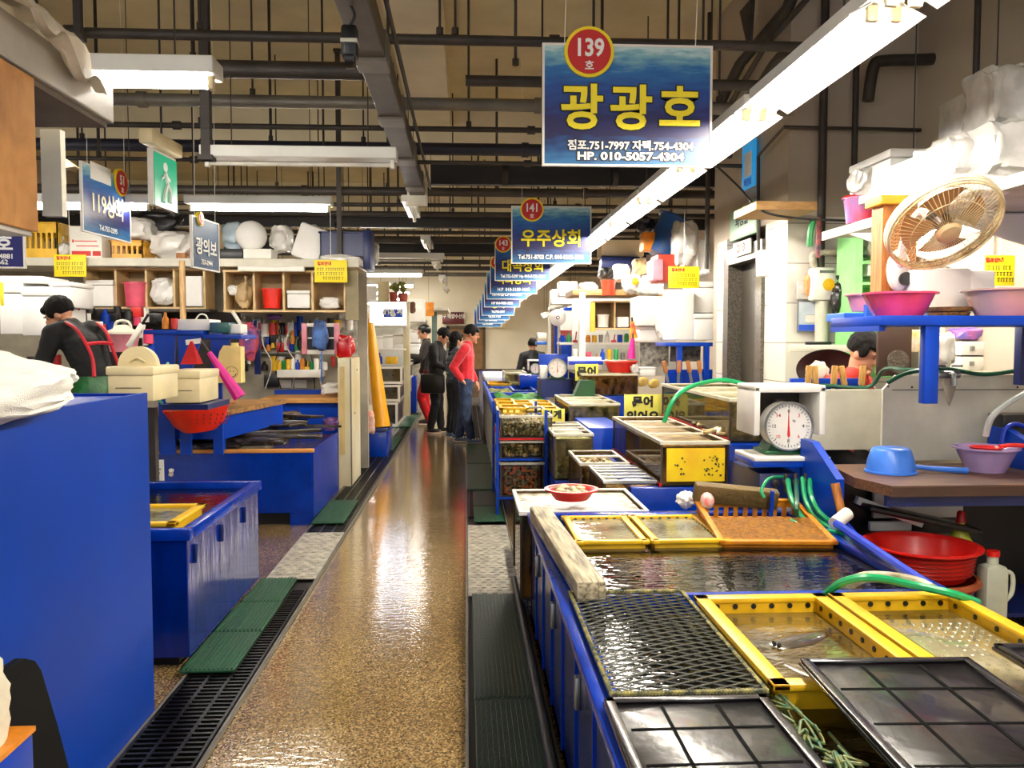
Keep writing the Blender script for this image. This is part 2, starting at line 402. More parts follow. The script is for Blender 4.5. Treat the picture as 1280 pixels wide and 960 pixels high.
# lift lobby block on the right: side face towards the aisle carries the stone door
bx0, by0, by1 = 2.42, 6.2, 7.95
ST('wall_lobby_front', MB().box(bx0, XR, by0, by0 + .12, 0, 2.45), TILE, 'white tiled wall beside the stone lift doorway')
ST('wall_lobby_front_upper', MB().box(bx0, XR, by0, by0 + .12, 2.45, ZC), WALLR)
m = MB(); m.box(bx0, bx0 + .12, by0 + .12, 6.66, 0, 2.45); m.box(bx0, bx0 + .12, 7.66, by1, 0, 2.45)
ST('wall_lobby_side', m, TILE)
ST('wall_lobby_side_upper', MB().box(bx0, bx0 + .12, by0 + .12, by1, 2.45, ZC), WALLR)
ST('wall_lobby_rear', MB().box(bx0, XR, by1, by1 + .12, 0, ZC), WALLR)
m = MB(); m.box(bx0 - .03, bx0 + .16, 6.66, 6.8, 0, 2.2); m.box(bx0 - .03, bx0 + .16, 7.52, 7.66, 0, 2.2); m.box(bx0 - .03, bx0 + .16, 6.66, 7.66, 2.2, 2.34)
dr = ST('door_1', m, GRANITE, 'speckled granite surround of the lift doorway')
o = P('door_panel', MB().box(bx0 + .1, bx0 + .14, 6.8, 7.52, 0, 2.2), mat('dark_door_leaf', (64, 58, 48), .4), dr, 'dark brown door leaf set back in the doorway', smooth=False)
e = T('doorway_sign', 'green lit panel and red floor number sign above the granite lift doorway', 'sign', (bx0 - .02, 7.1, 2.38))
P('panel', MB().box(-.03, 0, -.34, .34, .02, .30, .01), mat('grey_green_sign_face', (150, 190, 160), .4), e, 'grey green panel')
text('화장실', .12, TXTK, e, (-.034, 0, .17), (PI / 2, 0, -PI / 2), .002)
P('number_plate', MB().box(-.034, -.02, -.22, .22, -.13, -.01), PAPER, e, 'white strip with red numerals')
text('2113', .1, TXTR, e, (-.037, 0, -.07), (PI / 2, 0, -PI / 2), .003)
# far door and its sign on the back wall
p0 = at(558, 407, y=YF - .08); p1 = at(607, 480, y=YF - .08)
m = MB(); m.box(p0.x, p0.x + .09, YF - .1, YF, 0, p0.z); m.box(p1.x - .09, p1.x, YF - .1, YF, 0, p0.z); m.box(p0.x, p1.x, YF - .1, YF, p0.z - .12, p0.z)
d2 = ST('door_2', m, mat('brown_door_frame', (96, 74, 46), .5), 'brown framed opening at the far end of the aisle')
P('door_panel', MB().box(p0.x + .09, p1.x - .09, YF - .04, YF - .01, 0, p0.z - .12), mat('tan_door_leaf', (150, 112, 66), .5), d2, smooth=False)
a = at(553, 390, y=YF - .12); b = at(580, 405, y=YF - .12)
e = T('exit_board', 'dark lit board with white lettering above the far doorway', 'sign', ((a.x + b.x) / 2, YF - .12, b.z))
hw, hh = (b.x - a.x) / 2, a.z - b.z
P('panel', MB().box(-hw, hw, -.02, .08, 0, hh, .01), mat('black_red_board', (30, 22, 30), .4, c2=(110, 20, 26), vs_=1.4), e)
text('2구 해양수산물', hh * .42, TXTW, e, (0, -.025, hh * .62), bold=.003, sx=.8)
# right-hand raised panel below far wall
a = at(615, 393, y=YF - .02); b = at(629, 410, y=YF - .02)
S('wall_heater', MB().box(a.x, at(631, 400, y=YF).x, YF - .3, YF, b.z, a.z, .02), CREAM, 'cream box fixed high on the far white wall', 'box')
# ------------------------------------------------------------------ drains
ST('trim_7', MB().box(-1.26, -.945, .8, 22, .001, .006), DARK, 'dark drain channel along the left side of the aisle')
ST('trim_8', MB().box(-.005, .325, .8, 22, .001, .006), DARK, 'dark drain channel along the right side of the aisle')
m = MB()
for x in (-1.262, -.95): m.box(x, x + .012, .8, 22, .004, .026)
for x in (-.008, .32): m.box(x, x + .012, .8, 22, .004, .026)
ST('trim_9', m, GALV)
def grating(n):
    m = MB(); k = int(n / .036)
    for i in range(k): m.box(-.145, .145, i * n / k + .004, i * n / k + .018, .006, .024)
    for x in (-.145, -.05, .045, .133): m.box(x, x + .012, 0, n, .004, .026)
    return m
g0 = S('drain_grating', grating(1.0), GRATE, 'x', 'drain grating', 'black bar gratings over the drains', smooth=False)
k = 0
for j in range(20):
    y = 1.0 + j
    if 5.2 <= y + .5 <= 6.4: continue
    q = g0 if k == 0 else dup(g0, (0, 0, 0)); k += 1
    q.location = (-1.104, y + .5, .004)
    q['label'] = 'black bar drain grating at the left of the aisle, %s' % (ORD[j] + ' from the camera' if j < 18 else ('farthest but one', 'farthest')[j - 18])
for j in range(12):
    y = 7.0 + j
    q = dup(g0, (.162, y + .5, .004)); q['label'] = 'black bar drain grating at the right of the aisle, %s from the camera' % ORD[j]
def plate(n, name='tread_plate'):
    m = MB(); m.box(-.155, .155, 0, n, 0, .008, .002)
    for i in range(int(n / .055)):
        for jx in range(5):
            x = -.12 + jx * .06 + (.03 if i % 2 else 0)
            if x < .14: m.box(x - .015, x + .015, .03 + i * .055, .042 + i * .055, .006, .012)
    return m
PL = mat('worn_steel_plate', (206, 200, 182), .35, metal=.15, var=.25, vs_=14, bump=.3)
q = S('drain_cover_plate', plate(1.25), PL, 'studded steel drain cover plate between blue tanks at the left of the aisle', 'drain cover', smooth=False); q.location = (-1.105, 5.83, .022)
q = S('drain_cover_plate', plate(1.85), PL, 'long studded steel drain cover plate at the right foot of the big tank', 'drain cover', smooth=False); q.location = (.162, 5.72, .022)
def ribmat(w_, n, step=.02):
    m = MB(); m.box(-w_ / 2, w_ / 2, 0, n, 0, .012, .004)
    for i in range(int(w_ / step)): m.box(-w_ / 2 + i * step + .004, -w_ / 2 + i * step + .011, .01, n - .01, .01, .018)
    return m
def rmat(x, y0, y1, w_, m_, lab):
    q = S('ribbed_mat', ribmat(w_, y1 - y0), m_, lab, 'mat', 'ribbed rubber mats on the drain covers', smooth=False); q.location = (x, (y0 + y1) / 2, .03)
rmat(-1.165, 3.72, 4.22, .24, MATG, 'green ribbed mat on the left drain, nearest the camera beside the blue tank')
rmat(-1.165, 4.23, 4.70, .24, MATG, 'green ribbed mat on the left drain, middle one of three beside the blue tank')
rmat(-1.165, 4.71, 5.18, .22, MATG, 'green ribbed mat on the left drain, just before the steel cover plate')
rmat(-1.13, 6.75, 7.7, .26, MATG, 'green ribbed mat on the left drain in front of the second blue tank')
rmat(-1.12, 11.2, 12.8, .26, MATG, 'green ribbed mat on the left drain before the yellow rolled sheet')
rmat(-1.15, 14.2, 16.5, .40, MATG, 'green ribbed mat on the left drain beside the white tank rack')
rmat(.170, 1.9, 3.35, .28, MATD, 'nearly black green ribbed mat at the foot of the big right tank')
rmat(.168, 3.36, 4.78, .28, MATD, 'dark green ribbed mat before the steel plate on the right drain')
rmat(.185, 6.75, 7.35, .25, MATG, 'green ribbed mat just beyond the steel plate on the right drain')
rmat(.185, 7.37, 8.1, .25, MATD, 'second green mat beyond the steel plate on the right drain')
rmat(.15, 8.2, 9.9, .30, MATG, 'green ribbed mat on the right drain beside the clam tanks')
rmat(.15, 9.95, 11.8, .30, MATG, 'green ribbed mat on the right drain near the shoppers in jeans')
# ================================================================== ceiling steel
PY = [(5.0, .030, DARKM, 3.28), (5.35, .055, DARKM, 3.2), (6.05, .045, GALV, 3.2), (6.75, .022, DARKM, 3.2), (7.15, .018, DARKM, 3.02), (7.45, .055, NVM, 3.2), (8.55, .11, BLKM, 3.2),
      (9.3, .05, DARKM, 3.15), (9.9, .025, DARKM, 3.1), (10.6, .035, DARKM, 3.1), (11.6, .09, BLKM, 3.15), (12.4, .03, DARKM, 3.1), (13.3, .06, DARKM, 3.1), (14.4, .10, BLKM, 3.1),
      (15.6, .03, DARKM, 3.1), (17, .05, DARKM, 3.1), (18.5, .05, DARKM, 3.1), (20.2, .05, GALV, 3.1)]
for i, (y, r, m_, z) in enumerate(PY):
    x0, x1 = (-6.9, 2.38) if y < 8.2 else (-6.9, XR - .02)
    if i == 6: x0 = -.35
    if i == 1: x0, x1 = -6.9, -.45
    m = MB()
    if r > .08: m.box(x0, x1, y - .05, y + .05, z - r, z + r)
    else: m.cyl((x0, y, z), (x1, y, z), r, n=10)
    for kx in range(3):
        x = x0 + (x1 - x0) * (.2 + .3 * kx); m.cyl((x - .03, y, z), (x + .03, y, z), r + .012, n=10)
    S('ceiling_pipe', m, m_, 'dark pipe crossing under the ceiling, %s from the camera' % ORD[i], 'pipe', 'pipes crossing under the ceiling')
S('ceiling_pipe', MB().cyl((.0, 5.5, 3.2), (2.3, 5.5, 3.2), .035), DARKM, 'dark pipe crossing behind the big blue hanging sign', 'pipe')
# hangers: rods from the slab to each run
k = 0
for i, (y, r, m_, z) in enumerate(PY):
    xs = []
    x = -5.8 + R.random() * .4
    while x < (2.2 if y < 8.2 else 3.1):
        xs.append(x); x += R.choice([.8, 1.2, 1.6, 2.1]) * (1 if i % 2 else 1.15)
        if R.random() < .15: xs.append(x + .09)
    for x in xs:
        if x > XR - .1: continue
        if i == 6 and x < -.3: continue
        R.random(); lo = z + r
        top = ZC if not (-.68 < x < -.2) else 4.25
        for yb in (5.0, 10.8, 16.6, 22.4):
            if yb - .02 < y + .02 < yb + .47: top = 4.02
        m = MB().cyl((x, y + .0, lo), (x, y, top), R.choice([.008, .010, .014]), n=6)
        m.cyl((x, y, lo), (x, y, lo + .04), .022, n=6)
        S('hanger_rod', m, DARKM, 'thin dark hanger rod dropping from the concrete ceiling to a pipe', 'rod', 'hanger rods under the ceiling'); k += 1
def box_post(x, y, z0, z1, a, lab):
    m = MB().box(x - a / 2, x + a / 2, y - a / 2, y + a / 2, z0, z1); m.box(x - a * .8, x + a * .8, y - a * .8, y + a * .8, z0, z0 + .03); m.box(x - a * .8, x + a * .8, y - a * .8, y + a * .8, z1 - .03, z1)
    S('steel_hanger', m, DARKM, lab, 'steel post', smooth=False)
p = at(256, 60, y=5.27); box_post(p.x, 5.27, 2.62, 4.6, .055, 'square dark steel post dropping from the ceiling behind the near left lamp')
p = at(108, 40, y=5.0); box_post(p.x, 4.9, 3.2, 4.6, .04, 'thin square steel post dropping from the ceiling at the far left')
p = at(419, 300, y=8.8); box_post(p.x, 9.1, 2.42, 4.6, .05, 'dark steel post rising from the left shelf end to the ceiling')
# cable tray running away over the aisle, with couplings and a hanging reel
t = T('cable_tray', 'long dark grey cable tray running away from the camera under the ceiling', 'cable tray', (-.49, 3.2, 3.04))
P('channel', MB().box(-.075, .075, -2.4, 5.4, -.066, .066, .006), mat('grey_tray_metal', (84, 76, 64), .5, metal=.3, var=.2), t, smooth=False)
for i, yy in enumerate((-.1, 1.2, 2.35, 3.6, 4.8)): P('coupling', MB().box(-.085, .085, yy, yy + .22, -.08, .08, .006), GALV, t, smooth=False)
P('side_pipe', MB().cyl((.13, -2.4, .02), (.13, 5.4, .02), .012, n=8), DARKM, t)
P('end_bracket', MB().box(-.1, .1, 5.3, 5.42, -.16, .1, .006), PALE, t)
p = at(446, 48, y=3.75)
t = T('pulley_block', 'black pulley block with a white band hanging from the cable tray', 'pulley', (p.x - .03, 3.75, p.z))
P('body', MB().box(-.035, .035, -.04, .04, -.09, .05, .015), BLACK, t); P('hook', MB().tube([(0, 0, .05), (.02, 0, .10), (0, 0, .16), (0, 0, .30)], .007), BLACK, t)
P('band', MB().box(-.037, .037, -.042, .042, -.03, -.012, .003), PALE, t, 'white band')
P('wheel', MB().cyl((-.02, 0, -.09), (.02, 0, -.09), .04), BLACK, t)
# small service pipes by the right block
m = MB().tube([at(1300, 22, y=6.0), at(1190, 68, y=6.0), at(1165, 74, y=6.0), at(1105, 76, y=6.0), at(1092, 84, y=6.0), at(1085, 126, y=6.0)], .042, n=10, sub=5)
S('drain_pipe', m, DARKM, 'thick dark drain pipe sloping across the upper right wall', 'pipe')
for u, y, r, lab in ((1029, 6.12, .03, 'vertical grey pipe on the upper right wall above the wooden ledge'), (1069, 6.12, .022, 'thin vertical pipe just right of the grey pipe on the right wall'), (1183, 6.12, .024, 'vertical pipe on the upper right wall under the bent drain pipe')):
    p = at(u, 150, y=y); S('wall_pipe', MB().cyl((p.x, y, 2.0 if u < 1100 else 2.8), (p.x, y, 4.5), r, n=10), DARKM, lab, 'pipe')
p = at(1220, 90, y=5.2); S('wall_pipe', MB().cyl((p.x, 5.2, 2.6), (p.x, 5.2, 4.6), .02, n=10), DARKM, 'thin vertical pipe at the far upper right', 'pipe')
m = MB().tube([at(948, 330, x=2.36), at(948, 195, x=2.36), at(980, 159, y=6.14), at(1175, 163, y=6.14)], .014, n=8, sub=1)
S('conduit', m, DARKM, 'thin conduit framing the upper corner of the white block', 'conduit')
m = MB().tube([at(890, 150, x=2.25), at(925, 80, x=2.3), at(985, 10, x=2.34), at(1010, -60, x=2.34)], .045, n=10, sub=1)
S('drain_pipe', m, DARKM, 'dark pipe running away along the top of the white block', 'pipe')
m = MB().tube([at(905, 143, x=2.1), at(955, 60, x=2.1), at(1060, -60, x=2.1)], .02, n=8, sub=1)
m.tube([at(950, 105, x=2.2), at(975, 70, x=2.1), at(1005, 66, x=2.1)], .03, n=8, sub=3)
S('drain_pipe', m, DARKM, 'second dark pipe with a bend below it, left of the right light row', 'pipe')
p = at(935, 30, x=2.2); S('pipe_bracket', MB().prism([(p.y - .1, p.z + .15), (p.y + .15, p.z + .15), (p.y - .05, p.z - .2)], p.x - .02, p.x + .02, 'x'), DARKM, 'triangular dark bracket holding the pipe on the block', 'bracket')
p = at(895, 100, y=7.8); S('wall_pipe', MB().cyl((2.3, 7.9, 2.2), (2.3, 7.9, 4.6), .022, n=10), DARKM, 'vertical dark pipe on the far corner of the white block', 'pipe')
# ================================================================== lamps
def lamp(name, n=1.2, lit=True, twin=False, refl=False, wid=.12, sus=1.9):
    "fluorescent fixture, its length along its own x"
    t = T(name, 'x', 'lamp'); h = n / 2
    P('housing', MB().box(-h, h, -wid / 2, wid / 2, .045, .115, .006), WHITE2, t, smooth=False)
    if refl:
        m = MB()
        for s in (-1, 1): m.hexa([(-h, s * .05, .045), (h, s * .05, .045), (h, s * .055, .045), (-h, s * .055, .045)], [(-h, s * .13, .0), (h, s * .13, .0), (h, s * .134, .004), (-h, s * .134, .004)])
        P('reflector', m, WHITE2, t, smooth=False)
    ys = (-.04, .04) if twin else (0,)
    for y in ys: P('tube', MB().cyl((-h + .04, y, .015), (h - .04, y, .015), .019 if lit else .014, n=10), LIT if lit else mat('unlit_tube', (222, 218, 205), .25), t)
    for s in (-1, 1):
        for y in ys: P('socket', MB().box(s * h - s * .03 - .012, s * h - s * .03 + .012, y - .02, y + .02, -.008, .05, .004), WHITE2 if not lit else CREAM, t)
    for s in (-1, 1): P('suspension', MB().cyl((s * h * .7, 0, .11), (s * h * .7, 0, sus), .004, n=5), DARKM, t)
    return t
L0 = lamp('fluorescent_light', 1.2, True, True, True, sus=.118)
for i in range(18):  # the farthest few are added to brighten the back wall
    y = 3.37 + i * 1.27
    q = L0 if i == 0 else dup(L0, (0, 0, 0))
    q.location = (1.41, y, 2.6); q.rotation_euler = (0, 0, PI / 2)
    tag(q, 'lit twin tube light in the long row above the right stalls, %s from the camera' % ORD[i], None, 'lit lights in the right row')
for i, y in enumerate((2.10, .83, -.44)):  # unseen lamps added along the row to light the foreground
    q = dup(L0, (1.41, y, 2.6), PI / 2, 'lit twin tube light of the right row above and behind the camera, %s' % ('foremost', 'middle', 'hindmost')[i])
t = T('light_rail', 'long narrow metal rail carrying the right row of lights', 'rail', (1.41, 2.7, 2.718))
P('channel', MB().box(-.02, .02, -4, 23.5, 0, .027), GALV, t, smooth=False)
for i in range(14): P('drop_rod', MB().cyl((0, .4 + i * 1.7, .027), (0, .4 + i * 1.7, 1.3), .005, n=5), DARKM, t)
L1 = lamp('fluorescent_light', 1.2, True, False, False, .16)
ll = [((-1.66, 3.70, 2.6), 0, 'lit tube light nearest the camera at the upper left beside the draped white sack'),
      ((-1.72, 7.13, 2.6), 0, 'lit tube light above the white bags on the left shelf'),
      ((-3.2, 7.13, 2.6), 0, 'lit tube light behind the tilted round badge sign at the far left'),
      ((-1.32, 14.3, 2.6), 0, 'lit tube light over the white sign cabinet on the left'),
      ((-1.65, 17.2, 2.6), 0, 'lit tube light at the far left, fourth beyond the shelves'),
      ((-1.9, 19.8, 2.6), 0, 'lit tube light at the far left, last but one beyond the shelves'),
      ((-2.2, 22.5, 2.6), 0, 'lit tube light at the far left, farthest beyond the shelves'),
      ((-1.9, 1.2, 2.75), PI / 2, 'lit tube light over the counter behind the draped sack, out of sight'),  # unseen, added with the next one to light the foreground
      ((-1.9, -.6, 2.75), PI / 2, 'lit tube light over the counter left behind the camera'),
      ((-2.9, 11.5, 2.3), 0, 'lit tube light low behind the left shelf, nearest behind it'),  # this and the next three are hidden lamps added to brighten the ceiling
      ((-4.4, 13.5, 2.3), 0, 'lit tube light low behind the left shelf, in the far left stalls'),
      ((-2.9, 17.0, 2.3), 0, 'lit tube light low behind the left shelf, middle of the far stalls'),
      ((-4.4, 20.0, 2.3), 0, 'lit tube light low behind the left shelf, farthest stalls'),
      ((-1.6, 26.4, 2.6), 0, 'lit tube light right before the far white wall'),  # added with the next one to brighten the back wall
      ((-3.0, 25.4, 2.6), 0, 'lit tube light before the far white wall, left end'),
      ((2.3, 24.2, 2.2), PI / 2, 'lit tube light low at the far right corner'),  # added with the next one so the far wall gets more light
      ((2.5, 19.5, 2.2), PI / 2, 'lit tube light low in the far right stalls'),
      ((2.6, 10.2, 2.3), PI / 2, 'lit tube light under the bags of the right stalls'),
      ((2.9, 4.9, 2.14), PI / 2, 'lit tube light under the upper right shelf behind the fan'),
      ((-4.6, 5.6, 2.6), 0, 'lit tube light over the far left counter beyond the hanging cupboard'),  # out of view, added with the last one for more ceiling light
      ((-4.7, 7.13, 2.6), 0, 'lit tube light farthest left in the row above the left shelf')]
for i, (l, rz, lab) in enumerate(ll):
    q = L1 if i == 0 else dup(L1, (0, 0, 0)); q.location = l; q.rotation_euler = (0, 0, rz); tag(q, lab, None, 'lit lights over the left stalls')
L2 = lamp('fluorescent_light', 1.2, False, False, False, .14)
ul = [((-1.03, 5.32, 2.6), 0, 'unlit white tube light hanging below the pipes left of the cable tray'),
      ((-.9, 11.6, 2.6), 0, 'unlit white tube light beyond the left shelf end, above the red flower box'),
      ((-.62, 9.6, 2.95), PI / 2, 'unlit tube light running away below the cable tray end, nearest of the file'),
      ((-.58, 12.6, 2.9), PI / 2, 'unlit tube light running away over the aisle, second of the file'),
      ((-.55, 15.6, 2.85), PI / 2, 'unlit tube light running away over the aisle, third of the file'),
      ((-.52, 18.6, 2.8), PI / 2, 'unlit tube light running away over the aisle, fourth of the file'),
      ((-.5, 21.6, 2.75), PI / 2, 'unlit tube light running away over the aisle, farthest of the file')]
for i, (l, rz, lab) in enumerate(ul):
    q = L2 if i == 0 else dup(L2, (0, 0, 0)); q.location = l; q.rotation_euler = (0, 0, rz); tag(q, lab, None, 'unlit lights')
# ================================================================== hanging signs
def sign(name, lab, x0, x1, y, z0, z1, rz, lines, badge=None, sub=None, mface=SEA, strings=1.6, group='hanging stall signs'):
    w_, h = x1 - x0, z1 - z0
    t = T(name, lab, 'sign', ((x0 + x1) / 2, y, z0), rz, group)
    P('panel', MB().box(-w_ / 2, w_ / 2, 0, .012, 0, h), mface, t, smooth=False)
    m = MB(); e = .011
    m.box(-w_ / 2 - e, w_ / 2 + e, -.004, .016, -e, 0); m.box(-w_ / 2 - e, w_ / 2 + e, -.004, .016, h, h + e)
    m.box(-w_ / 2 - e, -w_ / 2, -.004, .016, 0, h); m.box(w_ / 2, w_ / 2 + e, -.004, .016, 0, h)
    P('border', m, WHITE, t, smooth=False)
    for body, size, fx, fz, m_, bold, sx, ws in lines:
        if m_ is TXTY:
            text(body, size, TXTK, t, (w_ * fx, -.003, h * fz), bold=bold + .006, sx=sx, wspace=ws, name='lettering_outline')
            text(body, size, m_, t, (w_ * fx, -.005, h * fz), bold=bold, sx=sx, wspace=ws)
        else:
            if h > .5 and y < 10: text(body, size, TXTK, t, (w_ * fx, -.003, h * fz), bold=bold + .004, sx=sx, wspace=ws, name='lettering_outline')
            text(body, size, m_, t, (w_ * fx, -.005, h * fz), bold=bold, sx=sx, wspace=ws)
    if badge:
        num, fx, fz, r = badge
        b = P('badge', MB().cyl((w_ * fx, -.012, h * fz), (w_ * fx, .014, h * fz), r, n=36), YSIGN, t, 'round red badge with a yellow rim and white number')
        P('disc', MB().cyl((w_ * fx, -.016, h * fz), (w_ * fx, -.012, h * fz), r * .87, n=36), BADGE, b)
        text(num, r * .95, TXTW, b, (w_ * fx, -.018, h * fz + r * .12), bold=.003, sx=.85, name='number')
        text('호', r * .42, TXTW, b, (w_ * fx, -.018, h * fz - r * .58), bold=.001, name='small_character')
    for s in (-.38, .41): P('string', MB().tube([(s * w_, .006, h), (s * w_ + .015, .006, h + strings * .5), (s * w_ - .01, .006, h + strings)], .0022, n=5, sub=2), PAPER, t)
    return t
zt = ZC - 2.96
sign('stall_sign', 'big blue sea sign with red number 139 badge and three yellow characters', .385, 1.205, 4.12, 2.385, 2.955, 0,
     [('광광호', .232, .02, .455, TXTY, .006, 1.0, 1.25), ('점포.751-7997 자택.754-4304', .052, .02, .155, TXTW, .0016, 1.0, 1), ('HP. 010-5057-4304', .052, .02, .065, TXTW, .0022, 1.3, 1)],
     ('139', -.235, .945, .122), strings=1.6)
sign('stall_sign', 'blue sea sign with red number 141 badge, second sign from the camera', .48, 1.295, 8.7, 2.325, 2.90, 0,
     [('우주상회', .19, .0, .42, TXTY, .004, .92, 1), ('Tel.751-8703 C.P. 010-5252-8701', .06, .0, .1, TXTW, .002, .84, 1)], ('141', -.25, .95, .122), strings=1.6)
sign('stall_sign', 'third blue sign from the camera, half behind the number 141 sign', .44, 1.26, 12.54, 2.42, 2.98, 0,
     [('대곡상회', .19, .0, .36, TXTY, .004, .92, 1), ('Tel.752-5297 Hp 010-5122-1868', .06, .0, .1, TXTW, .002, .84, 1)], ('143', -.36, .95, .122))
sign('stall_sign', 'fourth blue sign from the camera with white mobile number', .44, 1.26, 14.96, 2.355, 2.93, 0,
     [('덕희상회', .19, .0, .42, TXTY, .004, .92, 1), ('H.P  010-3189-1665', .075, .0, .12, TXTW, .002, .95, 1)], ('145', -.36, .95, .122))
far = [(17.4, 2.38, '751-9725 C.P 010-5566'), (19.6, 2.30, 'H.P 010-9335-3858'), (21.4, 2.16, 'Tel.752-6297'), (23.0, 2.08, 'Tel.751-1128'), (24.6, 2.02, 'H.P 010-7552'), (26.0, 1.93, 'Tel.752-8701')]
for i, (y, z, s) in enumerate(far):
    x0 = at(609 - i * 3.2, 350, y=y).x
    sign('stall_sign', 'small blue sign far down the aisle, %s in the row of hanging signs' % ORD[i + 4], x0, x0 + .82, y, z, z + .56, 0,
         [('상회', .19, .0, .45, TXTY, .004, 1, 1), (s, .075, .0, .15, TXTW, .003, .85, 1)], None, strings=4.6 - z - .56)
cx = at(104, 250, y=6.38).x + .02
sign('stall_sign', 'tilted blue sign with red 51 badge and white shop name at the upper left', cx - .38, cx + .38, 6.75, at(110, 288, y=6.4).z, at(110, 204, y=6.4).z, math.radians(87),
     [('119상회', .19, -.0, .45, mat('pale_yellow_print', (250, 240, 190), .5, var=0), .003, .85, 1), ('Tel.755-2295', .055, .0, .1, TXTW, .001, 1, 1)], ('51', .30, .93, .11), strings=1.5)
P('blank_patch', MB().box(-.26, .06, -.004, 0, .40, .53), PAPER, bpy.data.objects[sorted(o.name for o in bpy.data.objects if o.name.startswith('stall_sign') and '119' not in o.name and 'red 51' in o.get('label', ''))[0]], 'blank white patch')
p = at(258, 335, y=6.3)
sign('stall_sign', 'narrow blue sign seen edge-on hanging before the left shelf of white bags', p.x - .22, p.x + .22, 6.3, at(258, 336, y=6.3).z, at(258, 276, y=6.3).z, math.radians(83),
     [('광의보', .13, .0, .42, TXTW, .003, 1, 1), ('753-2944', .05, .0, .12, TXTW, .001, 1, 1)], ('53', -.22, 1.0, .05), mface=mat('faded_blue_sign', (70, 110, 150), .5, c2=(30, 50, 80), vs_=2), strings=1.9)
p = at(5, 313, y=5.2)
sign('stall_sign', 'dark blue sign cut by the left edge below the hanging cupboard', p.x - .3, p.x + .1, 5.2, at(5, 333, y=5.2).z, at(5, 288, y=5.2).z, math.radians(8),
     [('유호', .11, .1, .62, TXTW, .003, 1, 1.2), ('Tel 757-4881', .04, .1, .28, TXTW, .001, 1, 1), ('010-7662', .04, .1, .12, TXTW, .001, 1, 1)], None, mface=mat('deep_blue_sign', (26, 30, 110), .5), strings=1.9)
# exit sign
p = at(203, 226, y=6.3)
t = T('exit_sign', 'green running-figure exit sign hanging edge-on under a white box at upper left', 'exit sign', (p.x, 6.3, at(203, 261, y=6.3).z), math.radians(86))
P('box', MB().box(-.2, .2, -.02, .02, 0, .40, .004), WHITE, t)
P('face', MB().box(-.18, .2, -.024, -.02, .0, .38), EXITG, t, 'green face with a white running figure')
m = MB(); m.cyl((-.0, -.027, .30), (0, -.024, .30), .035); m.tube([(-.01, -.026, .26), (.02, -.026, .18), (-.03, -.026, .10), (-.05, -.026, .04)], .016, n=6, sub=1)
m.tube([(.02, -.026, .18), (.07, -.026, .13), (.06, -.026, .05)], .016, n=6, sub=1); m.tube([(-.08, -.026, .20), (-.01, -.026, .25), (.06, -.026, .21)], .011, n=6, sub=1)
P('running_figure', m, TXTW, t)
P('lamp_box', MB().box(-.26, .26, -.05, .05, .42, .52, .01), CREAM, t, 'cream box above the face')
P('suspension', MB().cyl((0, 0, .52), (0, 0, 1.5), .008, n=6), DARKM, t)
# blue information sign right
p = at(925, 217, x=2.3); a = at(920, 195, x=2.3)
t = T('direction_sign', 'small light blue sign with a white mark on the white block side', 'sign', (2.385, p.y, at(925, 242, x=2.385).z))
P('panel', MB().box(-.015, 0, -.16, .16, 0, .38, .004), mat('sky_blue_face', (40, 150, 215), .4, emis=.3), t)
P('mark', MB().box(-.018, -.015, -.08, .09, .10, .30), TXTW, t, 'white upright mark'); text('화장실', .07, TXTB, t, (-.02, 0, .05), (PI / 2, 0, -PI / 2), .001)
# yellow notices with red heading
def notice(u0, v0, u1, v1, y, lab, rz=0):
    a = at(u0, v0, y=y); b = at(u1, v1, y=y); w_, h = b.x - a.x, a.z - b.z
    t = T('notice_board', lab, 'notice', ((a.x + b.x) / 2, y, b.z), rz, 'yellow notices')
    P('panel', MB().box(-w_ / 2, w_ / 2, 0, .01, 0, h, .002), YSIGN, t)
    text('협조안내', h * .17, TXTR, t, (-w_ * .2, -.002, h * .83), bold=.002)
    m = MB()
    for r_ in range(3):
        x = -w_ * .42 + (.06 if r_ == 2 else 0)
        while x < w_ * .40:
            d = R.uniform(.6, 1.1) * h * .1
            z = h * (.58 - r_ * .2)
            m.box(x, x + d * .8, -.003, 0, z + h * .05, z + h * .07); m.box(x + d * .1, x + d * .6, -.003, 0, z - h * .05, z - h * .03); m.box(x + d * .3, x + d * .45, -.003, 0, z - h * .05, z + h * .07)
            x += d * (1.15 if R.random() < .75 else 1.7)
    P('printed_lines', m, TXTK, t, smooth=False)
    P('string', MB().cyl((0, .005, h), (0, .005, h + .5), .003, n=5), PAPER, t)
    return t
notice(67, 318, 108, 346, 8.95, 'yellow notice with red heading hanging under the far left shelf')
notice(393, 325, 434, 353, 8.95, 'yellow notice with red heading hanging at the right end of the left shelf')
notice(836, 333, 874, 360, 7.6, 'yellow notice with red heading hung before the white refrigerator')
